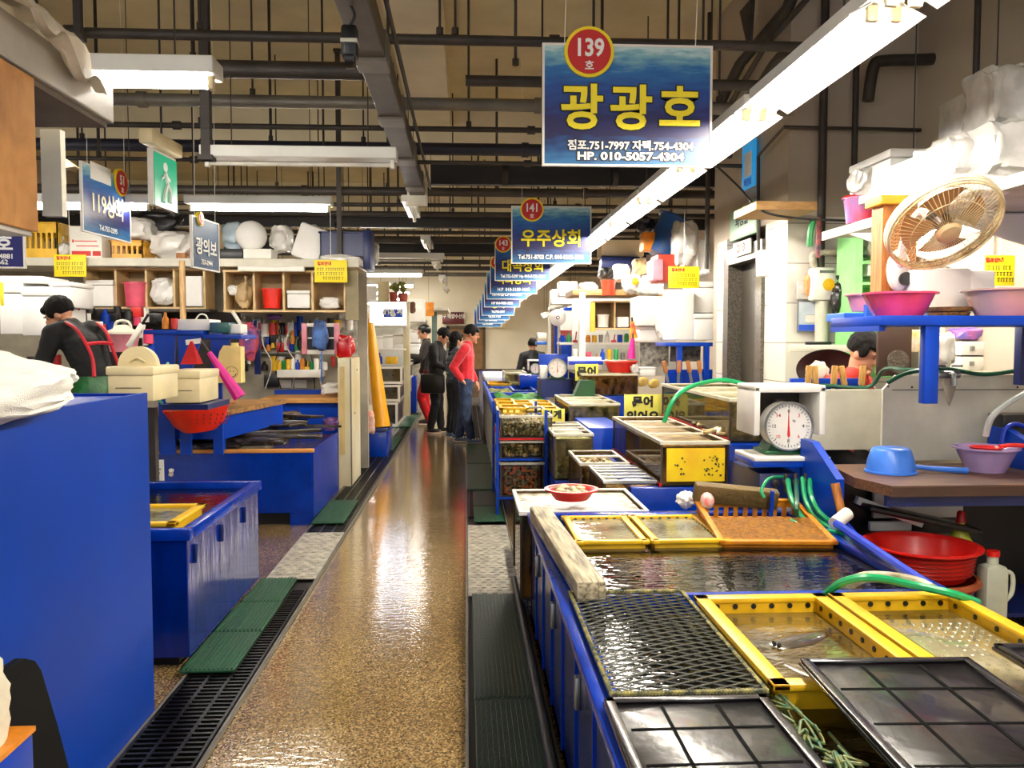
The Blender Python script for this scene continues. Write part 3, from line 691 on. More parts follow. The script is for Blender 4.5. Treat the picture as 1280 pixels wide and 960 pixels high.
# ================================================================== shared builders
def span(u0, v0, u1, v1, y):
    a = at(u0, v1, y=y); b = at(u1, v0, y=y); return a.x, b.x, a.z, b.z
def bag(lab, u0, v0, u1, v1, y, m_=None, d=None, knot=True, name='plastic_bag', cat='bag', group=None, seed=None, sq=.7):
    x0, x1, z0, z1 = span(u0, v0, u1, v1, y); m_ = m_ or BAGW; w_, h = x1 - x0, z1 - z0; d = d or min(w_, .45) * .8
    sd = seed or R.randint(0, 999); off = Vector((sd, 0, 0)); m = MB()
    def f(p):
        q = Vector((math.copysign(abs(p.x) ** sq, p.x), math.copysign(abs(p.y) ** sq, p.y), math.copysign(abs(p.z) ** sq, p.z)))
        return q * (.86 + .26 * noise.noise(p * 1.7 + off) + .08 * noise.noise(p * 5 + off))
    k = .86 if knot else 1
    m.ell(((x0 + x1) / 2, y + d / 2, z0 + h * k / 2), w_ * .5, d / 2, h * k * .5, 4, None, f)
    for v in m.b.verts: v.co.z = max(v.co.z, z0)
    o = S(name, m, m_, lab, cat, group)
    if knot:
        t = MB(); hx = w_ * R.uniform(-.2, .2)
        t.lathe((hx, 0, h * .78), [(w_ * .16, -.0), (w_ * .05, h * .06), (w_ * .035, h * .1), (w_ * .11, h * .2), (w_ * .09, h * .23)], 10)
        P('knot', t, m_, o)
    return o
def basin_m(r, h, base=.7, th=.006, flare=.02):
    return MB().lathe((0, 0, 0), [(0, 0), (r * base, 0), (r * (base + .12), h * .3), (r * .95, h * .85), (r, h), (r + flare, h), (r + flare, h - .008), (r - th, h - .004), (r * .93 - th, h * .85), (r * (base + .12) - th, h * .3), (r * base - th, th), (0, th)], 36)
def crate_m(x, y, h, wall=.012, holes=True, rim=.016, n=7):
    "open plastic basket with slotted walls and a lipped rim, footprint x by y about the origin"
    m = MB(); X, Y = x / 2, y / 2
    m.box(-X + wall, X - wall, -Y + wall, Y - wall, 0, wall)
    for s in (-1, 1):
        for ax in 'xy':
            def bx(a0, a1, z0, z1, t=wall):
                if ax == 'x': m.box(min(s * X, s * (X - t)), max(s * X, s * (X - t)), a0, a1, z0, z1)
                else: m.box(a0, a1, min(s * Y, s * (Y - t)), max(s * Y, s * (Y - t)), z0, z1)
            L_ = Y if ax == 'x' else X
            if holes:
                bx(-L_, L_, 0, h * .28); bx(-L_, L_, h * .72, h)
                k = max(3, int(2 * L_ / .05))
                for i in range(k + 1):
                    c = -L_ + 2 * L_ * i / k; bx(max(-L_, c - .011), min(L_, c + .011), h * .28, h * .72)
            else: bx(-L_, L_, 0, h)
            if ax == 'x': m.box(min(s * (X - wall), s * (X + rim)), max(s * (X - wall), s * (X + rim)), -Y - rim, Y + rim, h - .012, h + .006, .003)
            else: m.box(-X - rim, X + rim, min(s * (Y - wall), s * (Y + rim)), max(s * (Y - wall), s * (Y + rim)), h - .012, h + .006, .003)
    return m
def crate(lab, x0, x1, y0, y1, z, h, m_, name='plastic_crate', group=None, cat='crate', holes=True, rot=None):
    t = T(name, lab, cat, ((x0 + x1) / 2, (y0 + y1) / 2, z), 0, group, rot)
    P('basket', crate_m(x1 - x0, y1 - y0, h, holes=holes), m_, t, smooth=False)
    return t
def foam(lab, u0, v0, u1, v1, y, d=.4, group=None, lid=True, m_=None, name='foam_box', cat='box'):
    x0, x1, z0, z1 = span(u0, v0, u1, v1, y); m_ = m_ or FOAM
    t = T(name, lab, cat, ((x0 + x1) / 2, y + d / 2, z0), 0, group); w_, h = (x1 - x0) / 2, z1 - z0
    P('body', MB().box(-w_, w_, -d / 2, d / 2, 0, h * (.8 if lid else 1), .012), m_, t)
    if lid: P('lid', MB().box(-w_ - .006, w_ + .006, -d / 2 - .006, d / 2 + .006, h * .81, h, .012), m_, t)
    return t
def bucket_m(r, h, k=.8): return MB().lathe((0, 0, 0), [(0, 0), (r * k, 0), (r * .97, h * .93), (r * 1.05, h * .93), (r * 1.05, h), (r * .96, h), (r * (k - .03), .01), (0, .01)], 28)
def bucket(lab, u0, v0, u1, v1, y, m_, k=.8, name='bucket', cat='bucket', handle=False):
    x0, x1, z0, z1 = span(u0, v0, u1, v1, y); r = (x1 - x0) / 2
    t = T(name, lab, cat, ((x0 + x1) / 2, y + r, z0)); P('body', bucket_m(r * .95, z1 - z0, k), m_, t)
    if handle: P('handle', MB().tube([(-r, 0, z1 - z0 - .01), (0, -r * .6, z1 - z0 + r * .5), (r, 0, z1 - z0 - .01)], .004, n=6), STEEL, t)
    return t
def px(lab, u0, v0, u1, v1, y, d, m_, name, cat, bev=.006, group=None):
    x0, x1, z0, z1 = span(u0, v0, u1, v1, y)
    return S(name, MB().box(x0, x1, y, y + d, z0, z1, bev), m_, lab, cat, group)
# ---- shellfish
def clam_mesh(nm, m_, s=.024):
    m = MB(); m.ell((0, 0, 0), s, s * .8, s * .5, 2, None, lambda p: Vector((p.x, p.y * (1 + .25 * p.x), p.z * (1 - .3 * abs(p.x)))))
    o = outm(m, nm, m_, Vector((0, 0, 0)), None, True); return o
def heap(nm, m_, s, bx, n, lab, group, cat='clam', front=.55):
    "individual shells piled in a box; the pile shows at its front and top"
    x0, x1, y0, y1, z0, z1 = bx; first = None
    nx = max(1, int((x1 - x0) / (s * 1.55))); pts = []
    lay = 0; z = z0 + s * .5
    while z < z1 - s * .3:
        for iy in range(max(1, int((y1 - y0) / (s * 1.6)))):
            top = z > z1 - s * 1.6
            if iy > 0 and not top: continue
            for ix in range(nx):
                pts.append((x0 + s + (ix + R.random() * .5) * (x1 - x0 - 2 * s) / nx, y0 + s + iy * s * 1.6 + R.uniform(-.004, .004), z + R.uniform(-.006, .006)))
        z += s * 1.05
    R.shuffle(pts) if len(pts) > n else None
    REST.append((pts[n:], s, m_))
    for p in pts[:n]:
        if first is None: first = clam_mesh(nm, m_, s); q = first
        else: q = first.copy(); COL.objects.link(q)
        q.location = p; q.rotation_euler = (R.uniform(-1.2, 1.2), R.uniform(-1.2, 1.2), R.uniform(0, 6.3))
        k = R.uniform(.8, 1.2); q.scale = (k, k, k)
        tag(q, lab, cat, group)
REST = []
SHB = mat('brown_shell', (232, 124, 64), .35, var=.16, vs_=30, bump=.3); SHP = mat('pale_shell', (232, 214, 160), .4, var=.14, vs_=30, bump=.3)
SHY = mat('yellow_shell', (224, 188, 96), .35, var=.2, vs_=20); SHG = mat('grey_shell', (170, 158, 124), .4, var=.2, vs_=30, bump=.3)
SHW = mat('white_shell', (226, 220, 196), .35, var=.2, vs_=30)
def aquarium(lab, x0, x1, y0, y1, z0, z1, g=None, wat=None, wl=.8, rim=None, fr=True, body_m=None, bars=0):
    g = g or GLASSM; e = .008
    t = T('glass_tank', lab, 'fish tank', ((x0 + x1) / 2, (y0 + y1) / 2, z0)); X, Y, h = (x1 - x0) / 2, (y1 - y0) / 2, z1 - z0
    for a, b, c, d in ((-X, X, -Y, -Y + e), (-X, X, Y - e, Y), (-X, -X + e, -Y + e, Y - e), (X - e, X, -Y + e, Y - e)): P('glass_pane', MB().box(a, b, c, d, 0, h), g, t, smooth=False)
    P('base_plate', MB().box(-X, X, -Y, Y, -.01, 0), DARK, t, smooth=False)
    r = rim or mat('grey_rim', (190, 186, 166), .4); f = .012
    m = MB()
    for a, b, c, d in ((-X - f, X + f, -Y - f, -Y + e), (-X - f, X + f, Y - e, Y + f), (-X - f, -X + e, -Y, Y), (X - e, X + f, -Y, Y)): m.box(a, b, c, d, h - .014, h + .008, .002)
    P('rim', m, r, t, smooth=False)
    if wat: P('water', MB().box(-X + e + .002, X - e - .002, -Y + e + .002, Y - e - .002, h * wl - .01, h * wl), wat, t, smooth=False)
    for a in (-X, X):
        for b in (-Y, Y): P('corner_seal', MB().box(a - .006, a + .006, b - .006, b + .006, 0, h - .01), mat('dark_seal', (60, 46, 36), .5), t, smooth=False)
    for i in range(bars):
        y = -Y + (i + 1) * 2 * Y / (bars + 1); P('brace', MB().box(-X, X, y - .02, y + .02, h, h + .012, .002), r, t, smooth=False)
    return t
# ================================================================== near tank on the right
TX0, TX1, TY0, TY1, TZ = .335, 1.72, 1.35, 4.28, .62
t = T('fish_tank', 'long blue fish tank filling the lower right, covered with lids and yellow crates', 'fish tank', ((TX0 + TX1) / 2, TY0, 0))
m = MB(); m.box(TX0, TX0 + .04, TY0, TY1, .06, TZ - .03); m.box(TX1 - .04, TX1, TY0, TY1, .06, TZ - .03); m.box(TX0, TX1, TY0, TY0 + .04, .06, TZ - .03); m.box(TX0, TX1, TY1 - .04, TY1, .06, TZ - .03); m.box(TX0, TX1, TY0, TY1, .06, .10)
W('body', m, mat('deep_blue_fibreglass', (4, 34, 108), .2, var=.25, vs_=7, bump=.4, bs=12, coat=.1), t, smooth=False)
m = MB()
for a, b, c, d in ((TX0 - .02, TX0 + .05, TY0 - .02, TY1 + .02), (TX1 - .05, TX1 + .03, TY0 - .02, TY1 + .02), (TX0 + .05, TX1 - .05, TY0 - .02, TY0 + .05), (TX0 + .05, TX1 - .05, TY1 - .05, TY1 + .02)): m.box(a, b, c, d, TZ - .035, TZ, .006)
W('rim', m, BLUE2, t)
W('kick', MB().box(TX0 + .03, TX1 - .03, TY0 + .03, TY1 - .03, 0, .06), DARK, t, smooth=False)
W('water', MB().box(TX0 + .04, TX1 - .04, TY0 + .04, TY1 - .04, TZ - .05, TZ - .035), WATER, t, smooth=False)
W('partition', MB().box(TX0 + .04, TX1 - .04, 2.86, 2.89, .10, TZ), BLUE2, t, smooth=False)
W('partition', MB().box(TX0 + .04, TX1 - .04, 2.03, 2.05, .10, TZ - .02), BLUE2, t, smooth=False)
for yy in (1.75, 2.4, 3.1, 3.8):
    W('latch', MB().box(TX0 - .016, TX0, yy, yy + .03, .42, .52, .003), STEEL, t, 'small steel latch')
for yy in [1.4 + .36 * i for i in range(8)]: W('rib', MB().box(TX0 - .007, TX0 + .002, yy, yy + .02, .08, TZ - .04), BLUE2, t, smooth=False)
S('water_pipe', MB().cyl((TX0 - .045, 1.4, .06), (TX0 - .045, 5.0, .06), .022), BLKM, 'black pipe lying along the foot of the big right tank', 'pipe')
# old timber across the rim
m = MB().box(-.05, .05, -.66, .66, 0, .065, .006)
for v in m.b.verts: v.co += Vector((.006 * noise.noise(v.co * 7), .01 * noise.noise(v.co * 5 + Vector((3, 0, 0))), .006 * noise.noise(v.co * 9)))
q = S('timber_beam', m, m_wood('weathered_timber', (84, 74, 54), (196, 182, 148), (14, 1.2, 14), .6), 'weathered grey timber beam lying along the left rim of the big tank', 'beam'); q.location = (.395, 3.45, TZ + .004); q.rotation_euler = (0, 0, math.radians(2.5))
# net cover
def netcover(lab, x0, x1, y0, y1, z, rot=0):
    t = T('net_cover', lab, 'net', ((x0 + x1) / 2, (y0 + y1) / 2, z), rot); X, Y = (x1 - x0) / 2, (y1 - y0) / 2
    m = MB()
    for a, b in (((-X, -Y), (X, -Y)), ((X, -Y), (X, Y)), ((X, Y), (-X, Y)), ((-X, Y), (-X, -Y))): m.cyl((*a, 0), (*b, 0), .007, n=8)
    P('frame', m, BLKM, t)
    m = MB(); st = .036; sl = .45
    L_ = 2 * X
    k = int((2 * Y + L_ * sl) / st)
    for i in range(k + 1):
        for s in (1, -1):
            c = -Y - L_ * sl + i * st if s == 1 else -Y + i * st
            # line y = c + s*sl*(x+X), clipped to the frame
            pts = []
            for j in range(9):
                x = -X + L_ * j / 8; y = c + s * sl * (x + X)
                if -Y <= y <= Y: pts.append((x, y, .014 * math.sin(PI * (x + X) / L_) * math.sin(PI * (y + Y) / (2 * Y)) + (.002 if s > 0 else -.002)))
            if len(pts) > 1: m.tube(pts, .0026, n=5, sub=1)
    P('netting', m, mat('black_netting', (74, 76, 66), .25, coat=.6), t, 'black diamond netting')
    m = MB()
    for i in range(46):
        a = i / 46; x = -X + 2 * X * a
        for yy in (-Y, Y): m.ell((x, yy, .004), .008, .009, .008, 1)
        y = -Y + 2 * Y * a
        for xx in (-X, X): m.ell((xx, y, .004), .008, .012, .008, 1)
    P('lashing', m, mat('yellow_green_cord', (150, 140, 80), .6, c2=(24, 40, 34), vs_=34), t)
netcover('black diamond net cover with lashed edges on the big tank between timber and lid', .36, .755, 2.02, 2.86, TZ + .012)
P('sheet', MB().box(.36, .755, 2.06, 2.86, TZ - .05, TZ - .042), mat('black_liner', (16, 15, 14), .15, coat=.6), T('tray_liner', 'black wet tray under the diamond net cover', 'tray'), smooth=False)
# yellow crates with water, fish and bubbled sheet
def fishcrate(lab, x0, x1, y0, y1, z, wm, h=.14, rm=YEL, bar=False, lw=.02):
    t = T('fish_crate', lab, 'crate', ((x0 + x1) / 2, (y0 + y1) / 2, z - h)); X, Y = (x1 - x0) / 2, (y1 - y0) / 2
    m = MB(); w_ = .02
    for s in (-1, 1):
        xa, xb = sorted((s * X, s * (X - w_))); m.box(xa, xb, -Y, Y, 0, h)
        ya, yb = sorted((s * Y, s * (Y - w_))); m.box(-X + w_, X - w_, ya, yb, 0, h)
        xa, xb = sorted((s * (X + lw), s * (X - lw - .006))); m.box(xa, xb, -Y - .02, Y + .02, h - .01, h + .008, .004)
        ya, yb = sorted((s * (Y + lw), s * (Y - lw - .006))); m.box(-X - .02, X + .02, ya, yb, h - .01, h + .008, .004)
    m.box(-X, X, -Y, Y, 0, .012)
    if bar: m.box(-.03, .03, -Y, Y, h - .02, h + .006, .003)
    P('body', m, rm, t)
    def hole(a, b, r, n): P('drain_hole', MB().cyl(a, b, r, n=n), DARK, t)
    for i in range(9):
        y = -Y + .06 + i * (2 * Y - .12) / 8
        for s in (-1, 1): hole((s * (X - w_ - .001), y, h * .85), (s * (X - w_ - .004), y, h * .85), .009, n=10)
    for i in range(6):
        x = -X + .05 + i * (2 * X - .1) / 5
        for s in (-1, 1): hole((x, s * (Y - w_ - .001), h * .85), (x, s * (Y - w_ - .004), h * .85), .009, n=10)
    P('water', MB().box(-X + w_ + .002, X - w_ - .002, -Y + w_ + .002, Y - w_ - .002, h * (.66 if h > .1 else .82), h * (.68 if h > .1 else .88)), wm, t, smooth=False)
    return t
fishcrate('yellow crate of murky water with a dark flatfish, beside the net cover', .785, 1.195, 2.02, 2.72, TZ + .03, WATERY)
fishcrate('yellow crate with a bubbled sheet, rightmost on the big tank', 1.25, 1.655, 1.72, 2.72, TZ + .03, WATERY)
fishcrate('yellow framed crate at the far left end of the big tank beside the timber', .50, .80, 3.66, 4.18, TZ - .004, WATERG, .05, lw=.013)
fishcrate('yellow framed crate at the far end of the big tank before the orange basket', .845, 1.17, 3.66, 4.18, TZ - .004, WATERG, .05, lw=.013)
def fish(lab, c, l, rz, m_, wid=.34, flat=True):
    t = T('flatfish' if flat else 'fish', lab, 'fish', c, rz)
    m = MB(); m.ell((0, 0, 0), l * .42, l * wid * .5, l * .035 if flat else l * .1, 3, None, lambda p: Vector((p.x, p.y * (1 - .35 * max(0, p.x)), p.z)))
    P('body', m, m_, t)
    P('tail', MB().prism([(l * .38, -.01), (l * .5, -l * .1), (l * .5, l * .1), (l * .38, .01)], -.004, .004, 'z'), m_, t)
    P('fin', MB().ell((-.02, 0, -.002), l * .36, l * wid * .66, .003, 2), m_, t)
    for s in (-1, 1): P('eye', MB().ell((-l * .34, s * l * .03, l * .035), .008, .008, .007, 1), BLACK, t)
FM = mat('mottled_fish_skin', (104, 88, 60), .25, var=.3, vs_=30, coat=.6)
FM2 = mat('dark_fish_skin', (60, 50, 36), .25, var=.3, vs_=40, coat=.6)
fish('dark mottled flatfish lying in the yellow crate beside the net cover', (1.02, 2.45, TZ - .018), .32, .5, FM2)
fish('second flatfish at the near end of the yellow crate with the dark flatfish', (.95, 2.2, TZ - .02), .26, 2.2, FM)
fish('olive flatfish under the bubbled sheet in the rightmost yellow crate', (1.38, 2.35, TZ - .02), .3, 1.2, FM2)
m = MB(); m.box(1.34, 1.62, 1.80, 2.58, TZ - .010, TZ - .004, .002)
for i in range(9):
    for j in range(20): m.ell((1.36 + i * .03, 1.83 + j * .037, TZ - .004), .008, .008, .003, 1)
S('bubble_sheet', m, mat('dull_bubble_sheet', (150, 140, 104), .15, coat=.8), 'dull bubbled plastic sheet floating in the rightmost yellow crate', 'sheet')
# black lids
def lid(lab, loc, X, Y, nx, ny, rz=0, rx=0, sc_=1, ry=0):
    t = T('moulded_tray', lab, 'lid', loc, 0, 'black moulded tank lids', (rx, ry, rz))
    m = MB().box(-X, X, -Y, Y, 0, .014, .006)
    P('panel', m, BLACKW, t)
    m = MB(); e = .028
    def bar(a, b, c, d, z=.014, h=.008): m.box(a, b, c, d, z, z + h, .003)
    for s in (-1, 1):
        a, b = sorted((s * (X - .004), s * (X - e))); bar(a, b, -Y + .004, Y - .004)
        c, d = sorted((s * (Y - .004), s * (Y - e))); bar(-X + .004, X - .004, c, d)
    P('raised_edge', m, BLACKW, t)
    m = MB()
    for i in range(1, nx): x = -X + 2 * X * i / nx; m.box(x - .004, x + .004, -Y + .04, Y - .04, .0141, .0155)
    for j in range(1, ny): y = -Y + 2 * Y * j / ny; m.box(-X + .04, X - .04, y - .0035, y + .0035, .0141, .0155)
    P('groove_lines', m, mat('groove_black', (6, 6, 6), .9, spec=.1), t, smooth=False)
    return t
lid('black moulded lid with water drops at the bottom centre, beside the tank rim', (.535, 1.66, TZ + .006), .205, .32, 3, 4)
lid('black moulded lid with a purple sheen at the lower right, propped over a green net', (1.07, 1.72, TZ + .05), .225, .35, 3, 4, math.radians(-2), math.radians(1))
lid('black moulded lid cut off by the right edge of the photo', (1.60, 1.80, TZ + .075), .21, .30, 3, 4)
m = MB()
for i in range(40):
    a = R.random(); p = Vector((.79 + R.uniform(-.03, .03), 1.5 + a * .56, TZ - .01 + R.uniform(-.01, .02)))
    m.tube([p, p + Vector((R.uniform(-.04, .04), R.uniform(-.08, .08), R.uniform(-.03, .02))), p + Vector((R.uniform(-.05, .05), R.uniform(-.12, .12), R.uniform(-.04, .01)))], .004, n=5, sub=3)
S('fishing_net', m, mat('green_net_cord', (34, 92, 70), .5, c2=(120, 120, 60), vs_=40), 'bundled dark green fishing net between the two black lids', 'net')
# orange basket on the far corner of the tank
t = T('orange_basket', 'orange slatted basket lying tilted at the far right corner of the big tank', 'basket', (1.42, 3.93, TZ - .085), 0, None, (math.radians(8), 0, math.radians(-4)))
P('body', crate_m(.50, .56, .12), ORANGE, t, smooth=False)
m = MB().sheet(lambda a, b: Vector((-.24 + .48 * a, -.28 + .3 * b, .125 + .012 * noise.noise(Vector((a * 9, b * 9, 1))))), 14, 10, .008)
P('mesh_sheet', m, mat('orange_net', (206, 140, 34), .6, c2=(150, 96, 24), vs_=60, bump=.8, bs=150), t, 'orange mesh sheet over the near half')
m = MB().box(-.27, .16, .24, .30, .10, .20, .01, (.15, .1, 0)); P('brown_cover', m, mat('brown_cover', (96, 76, 34), .7, bump=.6), t)
P('clip', MB().box(.10, .115, .18, .2, .05, .2), BLUE, t, 'small blue clip')
P('rag', MB().ell((-.22, .18, .15), .035, .05, .045, 2), mat('pink_white_rag', (230, 120, 120), .7, c2=(236, 228, 210), vs_=22), t)
S('white_rag', MB().ell((at(858, 630, y=4.34).x, 4.34, TZ + .05), .05, .05, .045, 3, None, lambda p: p * (1 + .4 * noise.noise(p * 2.3))), WHITE, 'crumpled white rag at the far rim of the big tank', 'rag')
# glass tank joined to the far end
aquarium('glass tank of pale froth beyond the weathered timber of the big tank', .285, .95, 4.32, 4.95, .16, .615, GLASSB, mat('froth', (226, 220, 200), .3, c2=(96, 86, 60), vs_=16, bump=.8, bs=30), .97, WHITE)
p = at(705, 622, z=.68)
for lab, z0, z1, c in (('brown', .2, .44, (150, 84, 44)), ('tan', .53, .63, (150, 112, 70)), ('pale', .705, .80, (170, 156, 116))):
    S('clam_bed', MB().box(.305, .635, 7.09, 7.96, z0, z1), mat(c and lab + '_clam_bed', c, .7, var=.3, vs_=40, bump=1, bs=50), lab + ' bed of packed shells behind the front clams of the tank rack by the aisle', 'bed')
t = T('shell_basin', 'small red rimmed bowl of shells on the glass tank beyond the timber', 'bowl', (.58, 4.55, .64)); P('bowl', basin_m(.13, .06), RED, t)
for i in range(9):
    a = i * .7; c = clam_mesh('shell', SHP if i % 2 else SHG, .032); c.location = (.58 + .07 * math.cos(a) * (i > 0), 4.55 + .07 * math.sin(a) * (i > 0), .685 + .015 * R.random()); tag(c, 'pale shell heaped in the small red rimmed bowl', 'shell', 'shells in the red rimmed bowl')
# foot of the next units
S('tank_stand', MB().box(1.0, 1.62, 4.99, 6.75, .0, .62, .01), BLUE2, 'blue box stand under the glass tank with the yellow sheet', 'stand')
S('tank_stand', MB().box(1.64, 2.26, 5.10, 7.0, .0, .87, .01), BLUE2, 'tall blue box stand under the big glass tank behind the scale', 'stand')
# ================================================================== glass tanks A to F
A = aquarium('glass tank with a large yellow sheet on its front, mid right', 1.19, 1.60, 5.0, 6.65, .635, .895, GLASSB, mat('brown_froth', (200, 172, 124), .3, c2=(70, 50, 28), vs_=14, bump=.8, bs=30, stretch=(1, 3, 1)), .9, mat('pale_rim', (222, 214, 190), .4), bars=3)
P('yellow_sheet', MB().box(-.175, .185, -.836, -.832, .02, .225), mat('worn_yellow_sheet', (246, 214, 22), .45, c2=(232, 180, 30), vs_=5), A, 'bright yellow worn sheet')
m = MB()
for i in range(34):
    cx = R.choice([-.1, .08, .12, .14]); x = cx + R.uniform(-.03, .03); z = .05 + R.random() * .12
    m.box(x, x + R.uniform(.004, .014), -.839, -.836, z, z + R.uniform(.004, .014), rot=(0, R.uniform(-1, 1), 0))
P('peeled_lettering', m, mat('dark_flakes', (50, 50, 20), .6), A, smooth=False)
P('bottom_rail', MB().box(-.22, -.205, -.84, .83, -.01, .01), RED, A, 'thin red rail')
B_ = aquarium('large glass tank with pale fish behind the white kitchen scale', 1.66, 2.24, 5.15, 6.95, .885, 1.145, GLASSM, mat('olive_froth', (206, 198, 160), .3, c2=(88, 80, 46), vs_=16, bump=.8, bs=30, stretch=(1, 3, 1)), .92, mat('pale_rim', (222, 214, 190)), bars=2)
P('bottom_rail', MB().box(-.30, -.29, -.9, .9, -.01, .012), RED, B_, 'thin red rail')
OCT = mat('pale_octopus_skin', (214, 190, 130), .35, var=.3, vs_=24, bump=.5, coat=.5)
def octopus(lab, c, s, m_=None, rz=0):
    m = MB(); m.ell((0, 0, s * .55), s * .42, s * .36, s * .5, 3, (.4, 0, 0), lambda p: p * (1 + .15 * noise.noise(p * 3)))
    for k in range(8):
        a = k * PI / 4 + .2; d = R.uniform(.7, 1.2)
        m.tube([(0, 0, s * .2), (math.cos(a) * s * .4, math.sin(a) * s * .35, s * .16), (math.cos(a + .3) * s * .8 * d, math.sin(a + .3) * s * .55, s * .05), (math.cos(a + .9) * s * .9 * d, math.sin(a + .9) * s * .6, s * .12)], lambda q: s * (.13 - .10 * q), n=7)
    t = T('octopus', lab, 'octopus', c, rz); P('body', m, m_ or OCT, t)
    for e in (-1, 1): P('eye', MB().ell((e * s * .2, -s * .22, s * .36), s * .06, s * .06, s * .06, 1), BLACK, t)
octopus('pale spotted octopus pressed to the front of the large glass tank behind the scale', (1.76, 5.36, .90), .22)
octopus('pale yellow octopus at the right of the large glass tank behind the scale', (2.05, 5.42, .90), .2, None, 1)
octopus('brownish octopus farther back in the large glass tank behind the scale', (1.78, 5.85, .90), .21, None, 2)
octopus('orange tinted octopus in the tank with the yellow sheet', (1.36, 5.95, .65), .16, mat('orange_octopus', (206, 130, 60), .35, var=.3, vs_=20, coat=.5), .5)
aquarium('narrow glass tank of pale clams left of the tank with the yellow sheet', .80, 1.13, 5.75, 6.4, .28, .655, GLASSB, None, .8, mat('pale_rim', (222, 214, 190)), bars=1)
heap('clam', SHP, .022, (.82, 1.11, 5.77, 6.38, .56, .625), 60, 'pale clam in the narrow glass tank left of the yellow sheet', 'pale clams in the narrow glass tank')
P('filler', MB().box(.81, 1.12, 5.76, 6.39, .285, .56), mat('brown_sediment', (100, 80, 46), .6, var=.3, vs_=12), T('clam_bed', 'brown bed below the pale clams in the narrow glass tank', 'bed'), smooth=False)
aquarium('small framed glass tank in front of the narrow clam tank', .85, 1.16, 5.05, 5.66, .28, .65, GLASSB, mat('olive_froth', (176, 168, 120)), .85, mat('chrome_rim', (210, 210, 205), .25, metal=.6), bars=4)
S('tank_stand', MB().box(.36, .98, 4.98, 5.9, 0, .27, .01), BLUE2, 'low blue stand behind the near big tank', 'stand')
S('tank_stand', MB().box(.78, 1.0, 5.92, 6.5, 0, .27, .01), BLUE2, 'low blue stand under the narrow clam tank', 'stand')
# stacked clam tanks by the aisle
t = T('tank_rack', 'blue open frame holding the stacked clam tanks beside the aisle', 'frame', (.47, 7.5, 0))
m = MB()
for x in (.26, .67):
    for y in (6.98, 8.02): m.box(x - .012, x + .012, y - .012, y + .012, 0, .93)
W('posts', m, BLUE, t, smooth=False)
for z in (.17, .50): W('shelf', MB().box(.262, .668, 6.99, 8.01, z, z + .015), BLUE, t, smooth=False)
W('shelf', MB().box(.262, .668, 6.99, 8.01, .675, .69), RED, t, 'red edged shelf', smooth=False)
aquarium('bottom glass tank of brown clams in the blue frame by the aisle', .29, .65, 7.02, 7.98, .197, .475, GLASS, None, .9, mat('grey_rim', (190, 186, 166)))
heap('clam', SHB, .026, (.30, .64, 7.03, 7.9, .20, .46), 90, 'red brown clam in the bottom glass tank by the aisle', 'red brown clams in the bottom tank')
aquarium('middle tank of mixed clams in the blue frame by the aisle', .29, .65, 7.02, 7.98, .527, .66, GLASS, None, .9, mat('grey_rim', (190, 186, 166)))
heap('clam', mat('tan_shell', (226, 176, 120), .35, var=.16, vs_=30), .024, (.30, .64, 7.03, 7.9, .53, .645), 60, 'tan striped clam in the middle tank by the aisle', 'tan clams in the middle tank')
aquarium('top tank of small pale clams in the blue frame by the aisle', .29, .72, 7.02, 7.98, .702, .875, GLASS, None, .9, mat('pale_rim', (222, 214, 190)))
heap('clam', SHW, .022, (.30, .70, 7.03, 7.9, .705, .82), 90, 'small pale clam in the top tank by the aisle', 'pale clams in the top tank')
crate('small yellow basket set on the top clam tank by the aisle', .30, .52, 7.1, 7.45, .886, .05, YEL, 'yellow_basket', None, 'basket')
F_ = aquarium('glass crab tank beside the stacked clam tanks', .70, 1.0, 6.55, 7.5, .42, .77, GLASSM, mat('olive_froth', (176, 168, 120)), .9, mat('pale_rim', (222, 214, 190)), bars=3)
heap('mussel', SHG, .03, (.71, .99, 6.57, 6.8, .43, .50), 26, 'dark shell lying in the glass crab tank', 'dark shells in the crab tank', 'shell')
heap('abalone', SHY, .04, (.72, .98, 6.56, 6.62, .50, .60), 6, 'yellow shell pressed to the front of the glass crab tank', 'yellow shells in the crab tank', 'shell')
S('tank_stand', MB().box(.70, 1.0, 6.55, 7.7, .0, .405, .008), BLUE2, 'plain blue box stand under the crab tank', 'stand')
S('tank_stand', MB().box(1.03, 1.34, 6.95, 7.9, .0, .78, .008), BLUE, 'plain blue box between the crab tank and the large mottled tank', 'stand')
aquarium('large mottled glass octopus tank behind the blue box', 1.0, 1.48, 8.0, 9.3, .60, .90, GLASSM, mat('olive_froth', (176, 168, 120)), .92, mat('pale_rim', (222, 214, 190)), bars=2)
octopus('grey octopus spread on the front glass of the large mottled tank', (1.27, 8.2, .62), .24, mat('grey_octopus', (160, 150, 120), .35, var=.4, vs_=26, coat=.5))
octopus('yellow tinted octopus at the left of the large mottled tank', (1.1, 8.6, .62), .16, mat('yellow_octopus', (200, 160, 50), .35, var=.3, vs_=20, coat=.5))
S('tank_stand', MB().box(1.0, 1.48, 7.98, 9.3, 0, .585, .008), BLUE2, 'blue stand under the large mottled octopus tank', 'stand')
